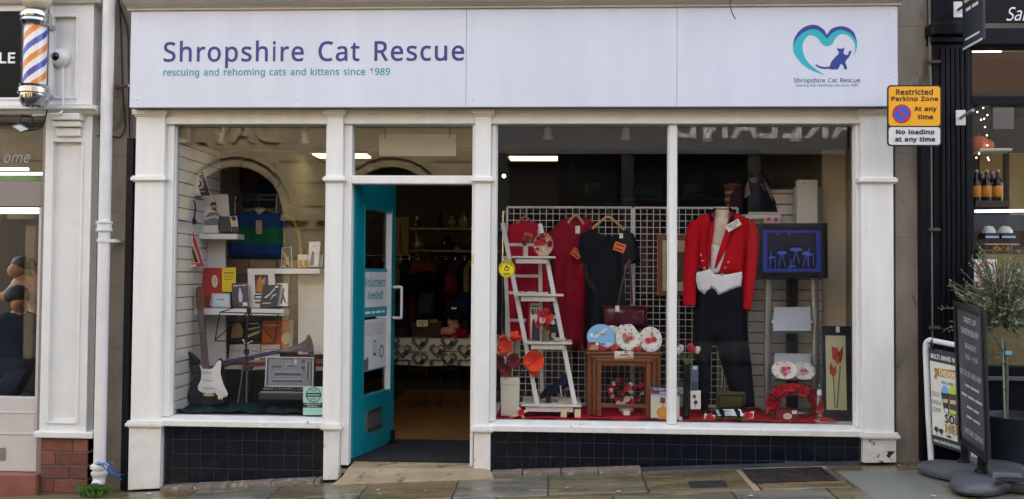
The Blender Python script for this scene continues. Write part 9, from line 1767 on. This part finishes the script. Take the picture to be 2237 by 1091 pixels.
bs = obj(b, 'base', PL, r)
ud = Vector((fr.U.x, fr.U.y, 0)).normalized(); zt_ = cen.z+.105
b = MB(); q = [cen+ud*a+Vector((-ud.y, ud.x, 0))*c for a, c in ((-.27, -.09), (.27, -.09), (.27, .09), (-.27, .09))]; b.hexa([Vector((p.x, p.y, zt_-.03)) for p in q], [Vector((p.x*.94+cen.x*.06, p.y*.94+cen.y*.06, zt_+.02)) for p in q]); obj(b, 'plinth', PL, r, bevel=.012)
for t, px in ((.18, 2109), (.82, 2144)):
    p = fr(t, 0); z0, z1 = zt_+.015, p.z+.0; b = MB(); n_ = 8
    prof = []
    for k in range(n_): zz_ = z0+(z1-z0)*k/n_; prof += [(.026, zz_), (.030, zz_+(z1-z0)*.25/n_), (.030, zz_+(z1-z0)*.6/n_), (.024, zz_+(z1-z0)*.8/n_)]
    b.lathe([(.045, z0-.02), (.045, z0)]+prof, (p.x, p.y, 0), n=16); obj(b, 'spring', C('#0f1013', .35), r)
b = MB(); p = cen+ud*.33+Vector((0, 0, .0)); b.lathe([(.06, .0), (.06, .004), (.045, .004), (.045, .001)], Vector((p.x, p.y, cen.z+.098)), (0, 0, 1), 20, sx=1.6); obj(b, 'carry_slot', C('#141518', .7), r)
# potted shrub
pc_ = P(2232, 960, -.22); zr_ = Z(2232, 908, -.22); zg = gz(pc_.x, -.22); R_ = pc_.x-X(2152, 930, -.22)
r = thing('potted_shrub', 'narrow leaved grey green shrub in a large dark navy pot', 'plant', (pc_.x, -.22, zg))
b = MB(); b.lathe([(R_*.86, 0), (R_*.9, .01), (R_*1.0, zr_-zg-.012), (R_*1.02, zr_-zg), (R_*.95, zr_-zg), (R_*.93, zr_-zg-.04)], (pc_.x, -.22, zg), n=48); pot = obj(b, 'pot', mat('navy_pot', '#1a2331', .5, var=.1, vscale=6, bump=.1, bscale=80), r)
b = MB(); b.lathe([(R_*.935, 0), (R_*.5, .012), (.01, .016)], (pc_.x, -.22, zr_-.045), n=32); obj(b, 'soil', mat('soil', '#2a211a', .95, var=.4, vscale=40, bump=.8, bscale=80), pot)
s0 = P(2196, 925, -.24); top_ = P(2193, 745, -.22); BARK = mat('shrub_bark', '#6a5f4e', .8, var=.3, vscale=20, bump=.4, bscale=80)
b = MB(); b.tube(smooth_pts([Vector((s0.x+.012, -.23, zr_-.05)), P(2199, 830, -.23), P(2197, 770, -.22), top_], 4), [.013]*9+[.011]*3+[.009], 8); tk = obj(b, 'trunk', BARK, r)
b = MB(); b.tube([Vector((s0.x-.008, -.25, zr_-.05)), P(2190, 740, -.24)], .0065, 8); obj(b, 'cane', C('#7fae9a', .4), r)
for py in (795, 850): b = MB(); p = P(2194, py, -.24); b.lathe([(.018, -.004), (.02, 0), (.018, .004)], (p.x, -.235, p.z), n=10); obj(b, 'tie', BLACKM, r)
fr = rectfr(2196, 767, 2211, 775, -.26); b = MB(); slab(b, fr, .001); obj(b, 'name_tag', C('#7fc4dc'), r)
LEAF = [mat('shrub_leaf_a', '#7f8c6a', .55, var=.25, vscale=30), mat('shrub_leaf_b', '#5f6f4e', .55, var=.25, vscale=30), mat('shrub_leaf_c', '#a3ab90', .55, var=.2, vscale=30)]
rnd = random.Random(5); b = MB(); bb = MB()
def shoot(A, B, n, L_=.042, arch=.03):
    A, B = Vector(A), Vector(B); mid = (A+B)/2+Vector((0, 0, arch)); pts = smooth_pts([A, mid, B], 6); bb.tube(pts, [.004]*6+[.003]*6+[.0015], 5)
    for k in range(n):
        t = (k+1)/n; i = min(len(pts)-2, int(t*(len(pts)-1))); p = pts[i].lerp(pts[i+1], t*(len(pts)-1)-i if i < len(pts)-1 else 0); d = (pts[i+1]-pts[i]).normalized()
        for s_ in range(2):
            a = rnd.uniform(0, 6.28); o1 = d.orthogonal().normalized(); o2 = d.cross(o1); out = (o1*math.cos(a)+o2*math.sin(a)); l = L_*rnd.uniform(.6, 1.15)*(1-.35*t)
            v = (d*.75+out*.8+Vector((0, 0, .12))).normalized(); wv = v.cross(out).normalized()*l*.12; tip = p+v*l; m1 = p+v*l*.5+out*l*.04
            b.add([p, m1+wv, tip, m1-wv], [(0, 1, 2, 3)], rnd.choice([0, 0, 1, 1, 2]))
cz = P(2192, 665, -.22)
for k in range(290):
    a = rnd.uniform(0, 6.28); ph = rnd.uniform(-.5, 1.2); R0 = rnd.uniform(.14, .42); d = Vector((math.cos(a)*math.cos(ph), math.sin(a)*math.cos(ph)*.8, math.sin(ph)*1.15)); A = cz+Vector((0, 0, -.12))+d*R0*rnd.uniform(.05, .5); B = cz+Vector((0, 0, -.05))+d*R0
    shoot(A, B, 9, .05)
for A, B, n in ((P(2160, 640, -.24), P(2138, 536, -.26), 22), (P(2130, 690, -.26), P(2076, 622, -.30), 20), (P(2226, 640, -.22), P(2224, 548, -.24), 20), (P(2190, 780, -.25), P(2150, 770, -.3), 10), (P(2192, 770, -.25), P(2166, 730, -.3), 12), (P(2240, 640, -.22), P(2262, 540, -.2), 20), (P(2230, 700, -.24), P(2290, 640, -.2), 20)):
    shoot(A, B, n, .05, .01)
obj(b, 'foliage', LEAF, r, kind='stuff'); obj(bb, 'twigs', BARK, r, kind='stuff')
# photographer across the pavement, seen only as a reflection in the glass
pg = thing('person', 'photographer in dark coat holding up a phone, mirrored in the window', 'person', (.42, -6.95, gz(0, -2.6)-.17))
zg = gz(0, -2.6)-.17; cx_ = .42
nodes = [((cx_, -6.98, .78), (.15, .11)), ((cx_, -6.98, 1.10), (.16, .11)), ((cx_, -6.98, 1.30), (.15, .09)), ((cx_, -6.97, 1.42), .055), ((cx_, -6.95, 1.52), (.075, .09)), ((cx_, -6.94, 1.60), (.07, .085)), ((cx_, -6.84, 1.52), .02),
         ((cx_-.2, -6.97, 1.29), .06), ((cx_-.24, -6.85, 1.08), .05), ((cx_-.09, -6.66, 1.33), .036), ((cx_+.2, -6.97, 1.29), .06), ((cx_+.24, -6.85, 1.08), .05), ((cx_+.05, -6.66, 1.33), .036),
         ((cx_-.1, -6.98, .40), .085), ((cx_-.1, -6.98, zg+.06), .05), ((cx_-.1, -6.86, zg+.04), .04), ((cx_+.1, -6.98, .40), .085), ((cx_+.1, -6.98, zg+.06), .05), ((cx_+.1, -6.86, zg+.04), .04)]
o = skin('body', nodes, [(0, 1), (1, 2), (2, 3), (3, 4), (4, 5), (4, 6), (2, 7), (7, 8), (8, 9), (2, 10), (10, 11), (11, 12), (0, 13), (13, 14), (14, 15), (0, 16), (16, 17), (17, 18)], [fab('#15171c'), SKIN], pg)
paint_by(o, lambda c: 1 if (c.z > 1.40 or c.y > -6.74 and c.z > .9) else 0)
b = MB(); b.ball((cx_, -6.97, 1.585), .105, n=14, sz=.9); obj(b, 'hair', HAIR, pg)
for s_ in (-1, 1):
    hc = Vector((cx_-.02+s_*.065, -6.65, 1.345))
    for k in range(4): b = MB(); b.tube([hc+Vector((0, 0, .012*k)), hc+Vector((-s_*.012, .03, .012*k+.01)), hc+Vector((-s_*.035, .045, .012*k+.012))], .008, 6); obj(b, 'finger', SKIN, pg)
    b = MB(); b.tube([hc+Vector((0, -.01, -.01)), hc+Vector((-s_*.03, -.005, .01)), hc+Vector((-s_*.04, .01, .02))], .009, 6); obj(b, 'thumb', SKIN, pg)
b = MB(); b.box(cx_-.02-.075-.04, -6.612, 1.325, cx_-.02+.075-.03, -6.603, 1.40); obj(b, 'phone', C('#0c0d10', .2), label='black phone held up by the photographer', cat='phone', bevel=.004)
